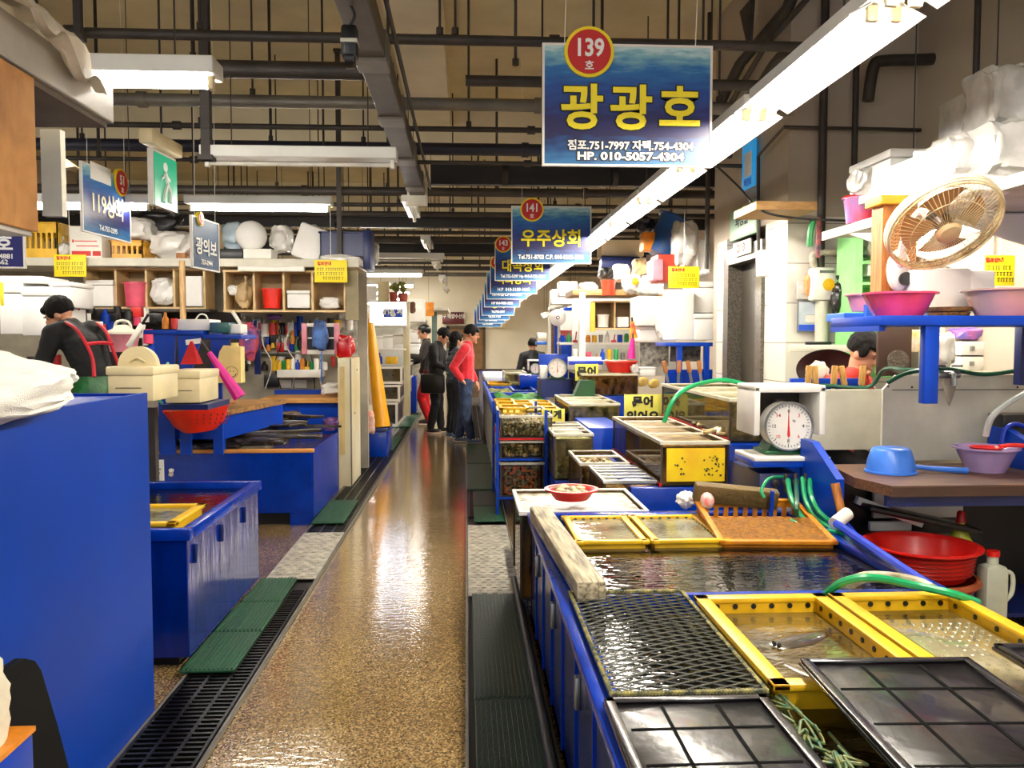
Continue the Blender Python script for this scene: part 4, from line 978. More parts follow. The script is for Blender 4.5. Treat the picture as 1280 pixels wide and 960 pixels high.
# yellow signs
def ysign(lab, u0, v0, u1, v1, y, lines, m_=YSIGN2, tilt=0, foot=None):
    x0, x1, z0, z1 = span(u0, v0, u1, v1, y); w_, h = x1 - x0, z1 - z0
    t = T('price_sign', lab, 'sign', ((x0 + x1) / 2, y, z0), 0, None)
    P('board', MB().box(-w_ / 2, w_ / 2, 0, .01, 0, h, .002), m_, t)
    for b, s, fz, bo in lines: text(b, h * s, TXTK, t, (0, -.003, h * fz), bold=bo, wspace=1.1)
    if foot: P('foot', MB().box(-.02, .02, .0, .02, -foot, 0), DARKM, t)
    return t
ysign('yellow sign with two black characters standing above the green wedge', 719, 455, 748, 476, 9.6, [('문어', .62, .5, .007)], foot=.12)
ysign('yellow sign with two lines of black characters on the blue box, partly hidden', 780, 493, 827, 535, 7.2, [('문어', .34, .76, .006), ('있어요', .34, .32, .006)], foot=.08)
ysign('small yellow sign with two black characters on the clam tanks', 677, 511, 706, 527, 7.3, [('털게', .72, .5, .004)], foot=.03)
# tank of yellow shells behind
aquarium('glass tank of big yellow shells under the red basket', 1.32, 1.95, 9.4, 10.6, .90, 1.13, GLASSB, mat('olive_froth', (176, 168, 120)), .9, mat('pale_rim', (222, 214, 190)), bars=1)
for i, (u, v) in enumerate(((788, 478), (803, 478), (817, 480))):
    p = at(u, v, y=9.44); o = MB().ell((0, 0, 0), .07, .02, .055, 2, (0, R.uniform(-.7, .7), 0)); q = S('abalone', o, SHY, 'big yellow shell on the glass of the far tank, %s from the left' % ['first', 'second', 'third'][i], 'shell'); q.location = (p.x, 9.44, p.z - .05)
heap('mussel', SHG, .035, (1.60, 1.93, 9.42, 10, .905, 1.08), 50, 'dark shell piled in the far glass tank of yellow shells', 'dark shells in the far tank', 'shell')
S('tank_stand', MB().box(1.3, 2.0, 9.38, 10.6, 0, .885, .008), BLUE2, 'blue stand under the glass tank of yellow shells', 'stand')
# long blue trough unit with yellow trays
t = T('fish_trough', 'long blue trough holding rows of yellow trays beside the aisle', 'fish tank', (.64, 8.1, 0))
W('body', MB().box(.30, .98, 8.15, 14.5, .0, .70, .01), mat('deep_blue_fibreglass', (14, 40, 120)), t)
m = MB()
for y in (8.15, 9.7, 11.4, 12.9, 14.4): m.box(.28, 1.0, y, y + .06, .70, .80, .004)
m.box(.28, .32, 8.15, 14.5, .70, .80, .004); m.box(.96, 1.0, 8.15, 14.5, .70, .80, .004)
W('rim', m, BLUE, t)
m = MB()
for i in range(14): m.box(.285, .30, 8.2 + i * .45, 8.23 + i * .45, .05, .72); m.box(.288, .298, 8.2 + i * .45, 8.6 + i * .45, .30, .34)
W('side_rail', m, mat('grey_rim', (190, 186, 166)), t, smooth=False)
k = 0
for r_ in range(3):
    for c in range(3):
        x0 = .33 + c * .21; y0 = 8.25 + r_ * .48
        crate('shallow yellow tray in the blue trough, row %s, %s' % (['nearest', 'middle', 'farthest'][r_], ['left by the aisle', 'centre', 'right'][c]), x0, x0 + .185, y0, y0 + .4, .74 + .02 * (c == 0), .08, YEL, 'yellow_tray', 'yellow trays in the blue trough', 'tray', False)
S('net_pile', MB().sheet(lambda a, b: Vector((.36 + .58 * a, 9.85 + 1.3 * b, .80 + .05 * noise.noise(Vector((a * 4, b * 4, 5))))), 24, 24, .01), mat('bright_green_net', (60, 170, 40), .6, c2=(30, 110, 40), vs_=14, bump=.6), 'heap of bright green netting in the blue trough', 'net')
S('net_pile', MB().sheet(lambda a, b: Vector((.34 + .3 * a, 11.5 + 1.0 * b, .79 + .04 * noise.noise(Vector((a * 4, b * 4, 9))))), 16, 16, .01), mat('yellow_green_net', (170, 160, 50), .6, c2=(60, 110, 50), vs_=14), 'yellowish net in the blue trough beyond the green netting', 'net')
crate('blue tray at the far part of the blue trough', .66, .95, 11.5, 12.7, .73, .09, BLUE, 'blue_tray', None, 'tray', False)
crate('yellow tray at the far end of the blue trough', .35, .7, 13.0, 13.9, .73, .1, YEL, 'yellow_tray', None, 'tray', False)
aquarium('small cloudy glass tank at the far end before the seated back', .62, .95, 13.2, 14.2, .81, 1.0, GLASSM, mat('olive_froth', (176, 168, 120)), .9)
S('tank_stand', MB().box(.30, .80, 14.6, 20, 0, .78, .01), BLUE2, 'farthest blue trough along the aisle', 'stand')
S('foam_slab', MB().box(.33, .78, 14.9, 17.5, .785, .86, .01), FOAM, 'white foam slab on the farthest blue trough', 'slab')
# kitchen scales
def scale(lab, x, y, z, s=1, hood=True, rz=0):
    t = T('dial_scale', lab, 'scale', (x, y, z), rz)
    P('base', MB().prism([(-.10 * s, .02 * s), (.10 * s, .02 * s), (.07 * s, .07 * s), (-.07 * s, .07 * s)], -.06 * s, .10 * s, 'y'), mat('green_enamel', (16, 84, 40), .3), t)
    P('foot', MB().box(-.12 * s, .12 * s, -.08 * s, .12 * s, 0, .022 * s, .004), mat('green_enamel', (16, 84, 40)), t)
    c = (.0, -.10 * s, .19 * s)
    d = P('dial', MB().cyl((0, -.10 * s, .16 * s), (0, .0, .16 * s), .130 * s, n=40), WHITE, t)
    m = MB()
    for i in range(40):
        a = 2 * PI * i / 40; r0 = (.108 if i % 5 else .098) * s; m.box(-.0012 * s, .0012 * s, -.1035 * s, -.1 * s, r0, .117 * s, rot=(0, a, 0), piv=(0, -.1 * s, 0))
    for v in m.b.verts: v.co.z += .16 * s
    P('tick_marks', m, TXTK, d, smooth=False)
    if s > .8:
        for i, n_ in enumerate(('0', '2', '4', '6', '8', '10', '12', '14')):
            a = 2 * PI * i / 8; text(n_, .026 * s, TXTR if i % 2 else TXTK, d, (.082 * s * math.sin(a), -.1015 * s, .16 * s + .082 * s * math.cos(a)), name='numeral')
        text('kg', .018, TXTK, d, (.03, -.1015 * s, .19 * s))
    P('pointer', MB().prism([(-.008 * s, .11 * s), (0, .095 * s), (.008 * s, .11 * s), (.003 * s, .16 * s), (-.002, .26 * s), (-.005 * s, .16 * s)], -.106 * s, -.1045 * s, 'y'), TXTR, d)
    P('dial_ring', MB().lathe((0, -.10 * s, .16 * s), [(.128 * s, 0), (.136 * s, .004), (.136 * s, .02), (.128 * s, .02)], 40, rot=(PI / 2, 0, 0)), STEEL, t)
    P('post', MB().box(-.03 * s, .03 * s, .02 * s, .07 * s, .06 * s, .30 * s, .004), DARKM, t)
    if hood:
        m = MB(); X = .20 * s
        m.box(-X, -X + .035 * s, -.12 * s, .18 * s, .11 * s, .38 * s, .008); m.box(X - .035 * s, X, -.12 * s, .18 * s, .11 * s, .38 * s, .008); m.box(-X, X, -.12 * s, .18 * s, .345 * s, .385 * s, .008)
        P('hood', m, WHITE, t, 'white box hood open at the front')
        P('hood_back', MB().box(-X + .03 * s, X - .03 * s, .165 * s, .18 * s, .11 * s, .35 * s), DARKM, t)
    return t
SX, SY = 1.765, 4.56
scale('large white hooded dial scale with green base at the right of the big tank', SX, SY, .888, 1.0)
t = T('scale_bracket', 'white board on a blue bracket holding the large dial scale', 'bracket', (SX, SY, .80))
P('board', MB().box(-.21, .21, -.17, .17, .064, .086, .004), WHITE, t); P('rail', MB().box(-.215, .215, -.16, .16, .03, .064, .003), BLUE, t)
P('stalk', MB().box(-.05, .05, .06, .14, -.8, .03), NAVY, t)
q = scale('white dial scale in a blue case at the middle right, beyond the yellow sign', at(696, 456, y=10.4).x, 10.4, 1.03, .88, False)
t = T('scale_case', 'blue case behind the white dial scale at the middle right', 'case', (at(694, 456, y=10.4).x, 10.65, 0)); P('body', MB().box(-.18, .22, -.3, .3, .805, 1.03), NAVY, t); P('back', MB().box(-.18, .2, .06, .1, 1.03, 1.34, .01), BLUE, t)
P('side', MB().box(-.18, -.08, -.1, .05, 1.03, 1.2, .01), WHITE, t)
q = scale('small white hooded dial scale before the far black clad man', at(669, 458, y=12.6).x, 12.6, 1.0, .58, True)
S('tank_stand', MB().box(.80, 1.1, 12.4, 12.9, .805, .995, .01), BLUE2, 'dark blue stand under the small hooded scale', 'stand')

m = MB(); 
for pts, s_, m_ in REST:
    for p in pts: m.ell(p, s_, s_ * .8, s_ * .5, 1, (R.uniform(-1, 1), R.uniform(-1, 1), R.uniform(0, 6)))
S('clam_pile', m, mat('mixed_shell', (190, 160, 110), .4, var=.4, vs_=24), 'the many smaller clams lying among and behind the ones at the front of the clam tanks', 'clams', None, 'stuff')
# ================================================================== right stall: table, splash board, shelf, fan
t = T('work_table', 'wooden topped work table with blue frame at the right edge', 'table', (2.55, 3.98, 0))
P('table_top', MB().prism([(-.66, -.05), (-.60, -.29), (.85, -.29), (.85, .38), (-.60, .38)], .80, .85, 'z'), WOOD, t, smooth=False)
P('apron', MB().box(-.60, .85, -.25, -.22, .745, .80), NAVY, t, smooth=False)
for x, y in ((.46, -.24), (-.62, .33), (.82, .33)): P('leg', MB().box(x, x + .05, y, y + .05, 0, .80), BLUE, t, smooth=False)
P('lower_shelf', MB().box(-.60, .85, -.1, .38, .16, .18), NAVY, t, smooth=False)
P('back_panel', MB().box(-.62, .85, .38, .40, 0, .80), BLACK, t, smooth=False)
P('edge_trim', MB().box(-.60, .85, -.296, -.290, .80, .845), mat('dark_brown_edge', (62, 40, 28), .5), t, smooth=False)
# blue side cheeks
S('side_cheek', MB().prism([(4.45, .0), (4.45, .98), (4.3, .98), (4.0, .83), (4.0, 0)], 1.83, 1.87, 'x'), BLUE, 'blue side board sloping down from the scale to the wooden table', 'board', smooth=False)
S('side_cheek', MB().prism([(4.40, .851), (4.40, 1.05), (4.25, 1.05), (3.75, .90), (3.75, .851)], 2.86, 2.90, 'x'), BLUE, 'blue sloping board at the right edge behind the lavender basin', 'board', smooth=False)
S('scale_post', MB().box(1.60, 1.82, 4.44, 4.95, 0, .79, .006), NAVY, 'dark blue post below the white dial scale behind the hoses', 'post')
# white splash boards
y = 4.47
a = at(1027, 487, y=y + .5); b = at(1105, 562, y=y + .5)
S('splash_board', MB().box(at(990, 500, y=4.97).x, b.x, 4.97, 5.0, b.z, a.z, .003), PALE, 'narrow white splash board right behind the dial scale', 'board', smooth=False)
x0 = at(1104, 490, y=y).x; zt = at(1104, 487, y=y).z; zc = at(1120, 469, y=y).z
S('splash_board', MB().prism([(x0, .852), (3.25, .852), (3.25, zc - .03), (3.15, zc), (at(1120, 469, y=y).x, zc), (x0, zt)], y, y + .02, 'y'), PALE, 'wide white splash board with a cut corner behind the wooden table', 'board', smooth=False)
m = MB()
for u, v in ((1110, 483), (1140, 484), (1165, 484), (1272, 484)): p = at(u, v, y=y - .002); m.cyl((p.x, y - .004, p.z), (p.x, y, p.z), .006, n=8)
S('screw_heads', m, DARKM, 'small dark screw heads along the wide white splash board', 'screws')
S('trim_strip', MB().box(x0 + .05, 3.25, y - .004, y, zt - .004, zt), DARKM, 'thin dark seam across the wide white splash board', 'strip', smooth=False)
# tap and hose at the board
p = at(1185, 468, y=4.36)
t = T('water_tap', 'metal water tap with a white drip bag in front of the splash board', 'tap', tuple(p))
P('body', MB().cyl((-.06, 0, 0), (.06, 0, 0), .022), STEEL, t); P('spout', MB().tube([(.0, 0, 0), (.0, -.05, 0), (0, -.06, -.06)], .014), STEEL, t); P('wheel', MB().lathe((.05, 0, .04), [(.0, .0), (.028, .0), (.028, .012), (0, .012)], 12), STEEL, t); P('wheel', MB().lathe((-.04, 0, .04), [(.0, .0), (.024, .0), (.024, .012), (0, .012)], 12), DARKM, t)
P('cloth', MB().lathe((.01, 0, -.17), [(.004, 0), (.02, .05), (.035, .12), (.03, .15)], 10), mat('grey_net_cloth', (150, 142, 126), .7), t, 'grey wet cloth hanging under the tap')
m = MB().tube([at(1110, 478, y=4.40), at(1135, 466, y=4.42), at(1180, 461, y=4.42), at(1230, 468, y=4.42), at(1279, 462, y=4.42)], .012, n=8); S('hose', m, mat('dark_green_hose', (14, 74, 50), .35), 'dark green hose laid along the top of the wide splash board', 'hose')
m = MB().tube([at(1288, 488, y=4.1), at(1262, 503, y=4.1), at(1240, 521, y=4.1), at(1232, 545, y=4.12)], .016, n=8); S('hose', m, mat('clear_hose', (190, 195, 190), .2, coat=.5), 'thick clear hose hanging down at the right edge over the basin', 'hose')
p = at(1262, 540, y=4.38); S('pump_box', MB().box(p.x - .09, p.x + .25, 4.3, 4.44, .86, 1.12, .01), BLACK, 'black pump housing with blue hose at the right edge', 'pump')
m = MB().tube([at(1252, 560, y=4.25), at(1256, 538, y=4.25), at(1268, 530, y=4.25), at(1285, 535, y=4.25)], .012, n=8); S('hose', m, HOSEB, 'short blue hose curling over the black pump housing', 'hose')
# blue ladle upside down
p = at(1096, 585, z=.85)
t = T('ladle', 'bright blue plastic ladle turned upside down on the wooden table', 'ladle', (p.x, 4.08, .852))
LB = mat('bright_blue_plastic', (60, 120, 220), .3)
P('bowl', MB().lathe((0, 0, 0), [(.122, 0), (.126, 0), (.126, .008), (.118, .01), (.112, .06), (.094, .115), (.082, .125), (0, .128)], 32), LB, t)
P('handle', MB().tube([(.10, 0, .03), (.17, -.02, .022), (.28, -.05, .016), (.36, -.07, .014)], lambda q: .011 + .005 * q, n=8), LB, t)
p = at(1192, 580, z=.852)
t = T('wash_basin', 'lavender plastic basin holding a red ladle on the wooden table', 'basin', (p.x + .02, 4.08, .852))
LAV = mat('lavender_plastic', (176, 150, 200), .25, trans=.15)
P('bowl', basin_m(.145, .125, .62, .004, .012), LAV, t)
t2 = T('ladle', 'red ladle lying across the lavender basin', 'ladle', (p.x + .02, 4.02, .985)); LR = mat('coral_red_plastic', (230, 50, 44), .3)
P('bowl', MB().lathe((-.04, 0, -.05), [(0, 0), (.05, .003), (.075, .045), (.08, .05), (.075, .05), (.048, .008), (0, .006)], 20), LR, t2); P('handle', MB().tube([(.03, 0, .0), (.09, -.01, .008), (.14, -.02, .006)], .011, n=8), LR, t2)
# under the table
def rbasket(lab, r, h, loc, m_, n_='red_basket'):
    t = T(n_, lab, 'basket', loc)
    P('bowl', basin_m(r, h, .78, .006, .02), m_, t)
    m = MB()
    for k in range(6): z = h * (.2 + .12 * k); rr = r * (.86 + .1 * z / h) + .004; m.lathe((0, 0, z), [(rr, 0), (rr + .004, .004), (rr, .008)], 36)
    P('slot_bands', m, DRED, t)
    return t
rbasket('large red basket stacked on another under the wooden table', .245, .15, (2.17, 3.82, .40), RED)
rbasket('lower red basket under the stacked red basket beneath the table', .235, .20, (2.17, 3.82, .185), DRED)
S('cloth_roll', MB().lathe((2.17, 3.82, .375), [(.235, 0), (.26, .01), (.25, .03), (.235, .03)], 36), mat('orange_brown_rope', (150, 70, 30), .6, bump=.6), 'orange brown rope ring between the two red baskets', 'rope')
p = at(1241, 700, y=3.78)
t = T('detergent_jug', 'white plastic jug with red cap under the table beside the red baskets', 'jug', (p.x, 3.78, .185))
JG = mat('milky_plastic', (196, 200, 180), .3)
P('body', MB().box(-.06, .06, -.05, .05, 0, .27, .03), JG, t); P('neck', MB().cyl((0, 0, .26), (0, 0, .31), .025), JG, t); P('cap', MB().cyl((-.0, 0, .31), (0, 0, .335), .03), RED, t); P('handle', MB().tube([(.05, -.02, .24), (.085, -.02, .22), (.085, -.02, .14), (.055, -.02, .10)], .011), JG, t)
p = at(1208, 665, y=4.05)
t = T('detergent_bottle', 'yellow bottle with a red pump cap behind the red baskets', 'bottle', (p.x, 4.1, .185)); P('body', MB().lathe((0, 0, 0), [(0, 0), (.055, 0), (.06, .1), (.06, .30), (.02, .38), (.018, .40)], 20), mat('yellow_green_plastic', (196, 196, 50), .35), t); P('cap', MB().lathe((0, 0, .40), [(0, 0), (.024, 0), (.02, .05), (.012, .06), (0, .06)], 14), RED, t)
m = MB().cyl((1.895, 3.80, .18), (1.80, 3.95, .82), .018, .022); S('wooden_bat', m, WOODO, 'wooden bat leaning against the table left end', 'bat')
for i, (u0, v0, u1, v1, mm, lab) in enumerate(((1092, 612, 1205, 648, WHITE, 'white foam board standing under the back of the table'), (1088, 652, 1140, 664, FOAM, 'short foam piece under the table near the bat'), (1130, 668, 1200, 679, PALE, 'thin pale board lying over the red basket under the table'))):
    px(lab, u0, v0, u1, v1, 4.3 - i * .06, .03, mm, 'foam_board', 'board', .004)
S('rubber_sheet', MB().box(2.0, 2.6, 4.0, 4.2, .60, .63, .01, (0, .22, 0)), BLACK, 'black rubber sheet stuffed under the wooden table', 'sheet')
S('white_stick', MB().box(1.98, 2.35, 4.1, 4.14, .62, .66, .004, (0, .35, 0)), FOAM, 'white foam strip stuck slantwise under the table', 'strip')
# hoses over the tank
def hose(lab, pts, r=.013, m_=HOSEG): S('hose', MB().tube(pts, r, n=8, sub=6), m_, lab, 'hose', 'hoses by the dial scale')
hose('green hose hanging from below the scale and running right, frontmost', [at(985, 600, y=4.30), at(990, 625, y=4.02), at(1010, 655, y=3.92), at(1045, 672, y=3.82), at(1085, 690, y=3.66)])
hose('green hose hanging from below the scale, second from the right', [at(1003, 598, y=4.30), at(1008, 628, y=4.02), at(1026, 652, y=3.92), at(1060, 675, y=3.78), at(1078, 690, y=3.7)])
hose('green hose hanging from below the scale, third from the right', [at(1012, 600, y=4.30), at(1014, 620, y=4.0), at(1024, 640, y=3.92), at(1048, 660, y=3.88), at(1072, 680, y=3.75)])
hose('dark green hose dropping straight to the tank beneath the scale', [at(995, 600, y=4.30), at(996, 630, y=3.92), at(995, 645, y=3.9)], .012, mat('dark_green_hose', (14, 74, 50)))
hose('thin green hose looping left from below the scale', [at(978, 596, y=4.30), at(962, 598, y=4.0), at(952, 612, y=3.92), at(955, 622, y=3.9)], .008)
hose('green hose leaving the foot of the scale and dipping in the water', [at(988, 650, y=3.88), at(1015, 664, y=3.82), at(1040, 664, y=3.75), at(1065, 672, y=3.7), at(1085, 692, y=3.64)], .010)
hose('long green hose arching over the crates at the right rim', [at(1033, 742, z=.64), at(1055, 727, z=.70), at(1090, 722, z=.72), at(1140, 731, z=.69), at(1190, 742, z=.68), at(1222, 753, z=.64)], .014)
hose('long blue hose running along the right rim of the big tank', [at(1046, 655, z=.66), at(1080, 678, z=.66), at(1120, 705, z=.655), at(1155, 728, z=.65), at(1180, 745, z=.64)], .019, HOSEB)
hose('second blue hose crossing the green hoses right of the scale', [at(1052, 648, y=3.88), at(1066, 665, y=3.82), at(1085, 690, y=3.68)], .014, HOSEB)
hose('green hose arching out of the tank with the yellow sheet', [at(830, 528, y=5.6), at(842, 500, y=5.6), at(862, 484, y=5.7), at(900, 475, y=5.8), at(930, 480, y=5.8)], .016)
m = MB().tube([at(1062, 729, z=.66), at(1080, 722, z=.66), at(1110, 722, z=.66), at(1145, 728, z=.66), at(1165, 737, z=.66)], .022, n=8); S('white_rope', m, mat('dirty_white_rope', (206, 200, 176), .7, bump=.8, bs=60, c2=(120, 110, 80)), 'dirty white rope coil lying behind the rightmost yellow crate', 'rope')
for u, v, yp, lab in ((1050, 648, 3.85, 'short white pipe stub on the green hoses right of the scale'), (985, 634, 4.32, 'round white float behind the orange basket')):
    p = at(u, v, y=yp); S('pipe_stub', MB().cyl((p.x - .05, yp - .05, p.z - .015), (p.x + .04, yp + .01, p.z + .02), .032, n=16), WHITE, lab, 'pipe')
m = MB()
for i in range(6): x = SX - .16 + .055 * i + .06; m.cyl((x, 4.37, .70), (x, 4.37, .80), .012, n=8); m.box(x - .018, x + .018, 4.355, 4.385, .74, .765, .003)
S('valve_row', m, DARKM, 'row of small dark valves under the scale board', 'valves')
# wall shelf in blue and its load
yS = 3.62; zS = 1.60
t = T('wall_shelf', 'blue painted shelf carrying pink basins at the right edge', 'shelf', (2.4, 3.9, 0))
xa = at(1103, 402, y=yS).x
P('board', MB().box(xa - 2.4, .9, yS - 3.9, .25, 1.585, 1.63, .004), BLUE, t); 
x1 = at(1158, 450, y=yS).x; P('post', MB().box(x1 - 2.4, x1 - 2.4 + .065, yS - 3.9 + .01, yS - 3.9 + .06, at(1165, 505, y=yS).z, 1.585, .003), BLUE, t)
P('post', MB().box(at(1270, 450, y=4.3).x - 2.4, at(1285, 450, y=4.3).x - 2.4, .36, .42, 1.28, 1.62, .003), NAVY, t)
P('side_arm', MB().box(xa - 2.4, xa - 2.4 + .03, -.25, .25, 1.56, 1.585), BLUE, t)
a = at(1041, 395, y=4.28); b = at(1102, 395, y=4.28)
S('shelf_end', MB().box(a.x, b.x, 4.15, 4.36, at(1041, 402, y=4.28).z, at(1041, 392, y=4.28).z, .004).box(at(1068, 395, y=4.25).x, at(1075, 395, y=4.25).x, 4.12, 4.15, 1.64, 1.70), mat('light_blue_paint', (50, 110, 210), .4), 'lighter blue shelf end left of the wall shelf', 'shelf', smooth=False)
def basin(lab, u0, u1, vt, y, z, m_, base=.62, h=None):
    a = at(u0, vt, y=y); b = at(u1, vt, y=y); r = (b.x - a.x) / 2
    t = T('wash_basin', lab, 'basin', ((a.x + b.x) / 2, y, z)); P('bowl', basin_m(r - .012, h or a.z - z, base, .005, .012), m_, t); return t
PK = mat('translucent_pink_plastic', (255, 74, 120), .25, coat=.3)
basin('bright pink plastic basin on the blue shelf left of the fan base', 1078, 1168, 366, 3.80, 1.632, PK, .66)
basin('large pink basin with a grey lower half at the right edge of the shelf', 1208, 1310, 362, 3.82, 1.632, mat('pink_grey_basin', (226, 150, 150), .3, c2=(150, 140, 130), vs_=2.5), .68)
basin('small pink basin behind the bright pink one', 1057, 1110, 384, 4.22, 1.668, LPINK, .7, .09)
for i, (u0, u1, v) in enumerate(((1158, 1216, 381), (1162, 1210, 388))):
    a = at(u0, v, y=3.95); b = at(u1, v, y=3.95)
    S('wicker_tray', MB().lathe(((a.x + b.x) / 2, 3.95, 1.632 + .025 * (1 - i)), [(0, 0), ((b.x - a.x) / 2 * .9, .002), ((b.x - a.x) / 2, .022), ((b.x - a.x) / 2 - .01, .022), ((b.x - a.x) / 2 * .85, .006), (0, .006)], 36), mat('brown_wicker', (176, 124, 50), .5, bump=1, bs=90, c2=(110, 66, 22), vs_=60), 'brown wicker tray, %s of the stack on the blue shelf' % ('upper' if i == 0 else 'lower'), 'tray')
foam('pale foam box behind the fan on the blue shelf', 1150, 335, 1215, 396, 4.05, .25, m_=FOAM, lid=False)
foam('large white foam box behind the right basin', 1212, 338, 1245, 385, 4.05, .2, m_=FOAM, lid=False)
# stuff behind the board, between the post and edge
q1 = px('upper white drawer box on the back shelf under the lilac bag', 1202, 427, 1233, 444, 5.3, .3, WHITE, 'drawer_box', 'box'); q2 = px('lower white drawer box on the back shelf behind the tap', 1202, 446, 1232, 463, 5.3, .3, WHITE, 'drawer_box', 'box')
for q in (q1, q2): P('handle', MB().box(-.03, -.005, -.17, -.15, .03, .06, .002), STEEL, q)
px('brown box above the blue printed box', 1233, 424, 1270, 438, 5.3, .3, mat('brown_card', (120, 60, 30), .6), 'cardboard_box', 'box')
x0, x1, z0, z1 = span(1236, 439, 1268, 465, 5.25); t = T('printed_box', 'white and blue printed box on the back shelf right of the drawers', 'box', ((x0 + x1) / 2, 5.3, z0)); P('body', MB().box(-(x1 - x0) / 2, (x1 - x0) / 2, 0, .2, 0, z1 - z0, .003), PAPER, t); P('blue_band', MB().box(-(x1 - x0) / 2 * .8, (x1 - x0) / 2 * .9, -.003, 0, (z1 - z0) * .5, (z1 - z0) * .95), TXTB, t); P('print_lines', MB().box(-.06, .0, -.003, 0, .05, .058).box(-.06, .02, -.003, 0, .03, .036), TXTK, t)
bag('crumpled lilac and pink plastic bag over the drawers', 1203, 408, 1268, 426, 5.3, mat('lilac_bag', (224, 120, 190), .3, c2=(110, 100, 190), vs_=9, bump=.6), .3, False)
bag('clear plastic bag hanging by the blue post', 1180, 412, 1200, 465, 5.0, BAGC, .15, False)
px('tall brown board with a round stain standing behind the shelf post', 1097, 395, 1141, 470, 5.05, .03, mat('dark_brown_board', (60, 36, 22), .6), 'brown_board', 'board')
p = at(1124, 452, y=5.03); S('round_mesh', MB().cyl((p.x, 5.04, p.z), (p.x, 5.05, p.z), .072, n=28), mat('dark_mesh', (96, 84, 70), .7, bump=1, bs=90, var=.3), 'round dark mesh sieve hanging on the brown board', 'sieve')
px('yellow packet stack between the brown board and the blue post', 1143, 412, 1154, 440, 5.1, .1, mat('yellow_white_packet', (240, 200, 50), .4, c2=(240, 236, 220), vs_=18), 'packet', 'packet')
px('pale shelf board behind the drawers', 1140, 464, 1290, 470, 5.2, .5, PALE, 'shelf_board', 'shelf')
# fan on the wooden post
xw0, xw1 = at(1103, 300, y=4.25).x, at(1146, 300, y=4.25).x
t = T('wooden_post', 'orange brown wooden post box carrying the wall fan', 'post', ((xw0 + xw1) / 2, 4.25, 1.64)); hw = (xw1 - xw0) / 2
P('box', MB().box(-hw, hw, 0, .12, 0, at(1103, 250, y=4.25).z - 1.64), WOODO, t, smooth=False)
P('cap', MB().box(-hw - .03, hw + .1, -.04, .14, at(1103, 256, y=4.25).z - 1.64, at(1103, 245, y=4.25).z - 1.64, .004), mat('yellow_wood', (226, 168, 40), .5), t)
fc = Vector((at(1180, 281, y=3.62).x, 3.62, at(1180, 281, y=3.62).z))
t = T('wall_fan', 'cream caged wall fan tilted down on the wooden post', 'fan', tuple(fc), 0, None)
# cage axis faces the camera, down and to the left
ax = Vector((.04, -.714, -.753)).normalized(); zq = Vector((0, 0, 1)); q3 = zq.rotation_difference(ax); up = Vector((0.5, -0.2, .35))
def rt(p): return q3 @ Vector(p)
CAGE = mat('cream_cage_wire', (226, 208, 160), .4, c2=(150, 120, 70), vs_=12); FR = .245
m = MB()
for ring_r, ring_z, tr in ((FR, 0, .009), (FR * .985, .022, .005), (FR * .985, -.022, .005), (FR * .66, .045, .0022), (FR * .66, -.06, .0022)):
    m.tube([rt((ring_r * math.cos(a), ring_r * math.sin(a), ring_z)) for a in [2 * PI * i / 40 for i in range(41)]], tr, n=6, sub=1)
for i in range(64):
    a = 2 * PI * i / 64; c, s = math.cos(a), math.sin(a)
    m.tube([rt((.055 * c, .055 * s, .056)), rt((FR * .6 * c, FR * .6 * s, .048)), rt((FR * .93 * c, FR * .93 * s, .026)), rt((FR * c, FR * s, .004))], .0014, n=4, sub=1)
    m.tube([rt((.06 * c, .06 * s, -.075)), rt((FR * .6 * c, FR * .6 * s, -.066)), rt((FR * .93 * c, FR * .93 * s, -.036)), rt((FR * c, FR * s, -.004))], .0014, n=4, sub=1)
P('cage', m, CAGE, t)
m = MB()
b0 = [(FR, .0), (FR + .004, .018), (FR + .004, -.03), (FR, -.03)]
rings = MB().lathe((0, 0, 0), [(FR - .002, -.03), (FR + .006, -.03), (FR + .006, .012), (FR - .002, .012)], 48, rot=q3.to_euler())
P('rim_band', rings, mat('pale_fan_rim', (240, 232, 206), .35), t)
P('cap', MB().lathe((0, 0, 0), [(0, .075), (.045, .07), (.056, .055), (.05, .045), (0, .045)], 24, rot=q3.to_euler()), mat('tan_fan_cap', (206, 176, 130), .4), t)
for k in range(4):
    a0 = k * PI / 2 + .5
    def bl(i, j):
        r_ = .04 + (.18 - .04) * i; th = a0 + (j - .5) * (1.25 * (.5 + .5 * i)); return rt((r_ * math.cos(th), r_ * math.sin(th), -.02 + .03 * (j - .5) * (1 - .3 * i)))
    P('blade', MB().sheet(bl, 8, 8, .003), mat('smoky_tan_blade', (180, 140, 96), .25, coat=.4), t)
P('hub', MB().lathe((0, 0, 0), [(0, .01), (.035, .01), (.04, -.03), (0, -.03)], 20, rot=q3.to_euler()), mat('dark_hub', (70, 50, 34), .4), t)
P('motor', MB().lathe((0, 0, 0), [(.05, -.075), (.058, -.09), (.052, -.16), (.02, -.18), (0, -.18)], 24, rot=q3.to_euler()), WHITE, t)
mb = rt((0, 0, -.16)); base = Vector((at(1128, 338, y=4.16).x, 4.2, at(1128, 338, y=4.2).z)) - fc
P('neck', MB().tube([mb, mb.lerp(base, .5) + Vector((0, .05, .05)), base], .022), WHITE, t)
P('wall_base', MB().ell(base, .062, .035, .11, 3), WHITE, t, 'oval white wall base with a black dial')
P('control_dial', MB().cyl(base + Vector((.02, -.045, -.045)), base + Vector((.02, -.02, -.045)), .034, n=20), BLACK, t)
m = MB()
for (a, r_) in ((.3, .12), (3.9, .13), (4.6, .16)): m.ell(rt((r_ * math.cos(a), r_ * math.sin(a), -.005)), .03, .02, .02, 1)
P('sticker', MB().box(-.02, .02, -.002, .002, -.02, .02).box(0, .03, -.004, 0, -.03, .0), YEL, t)
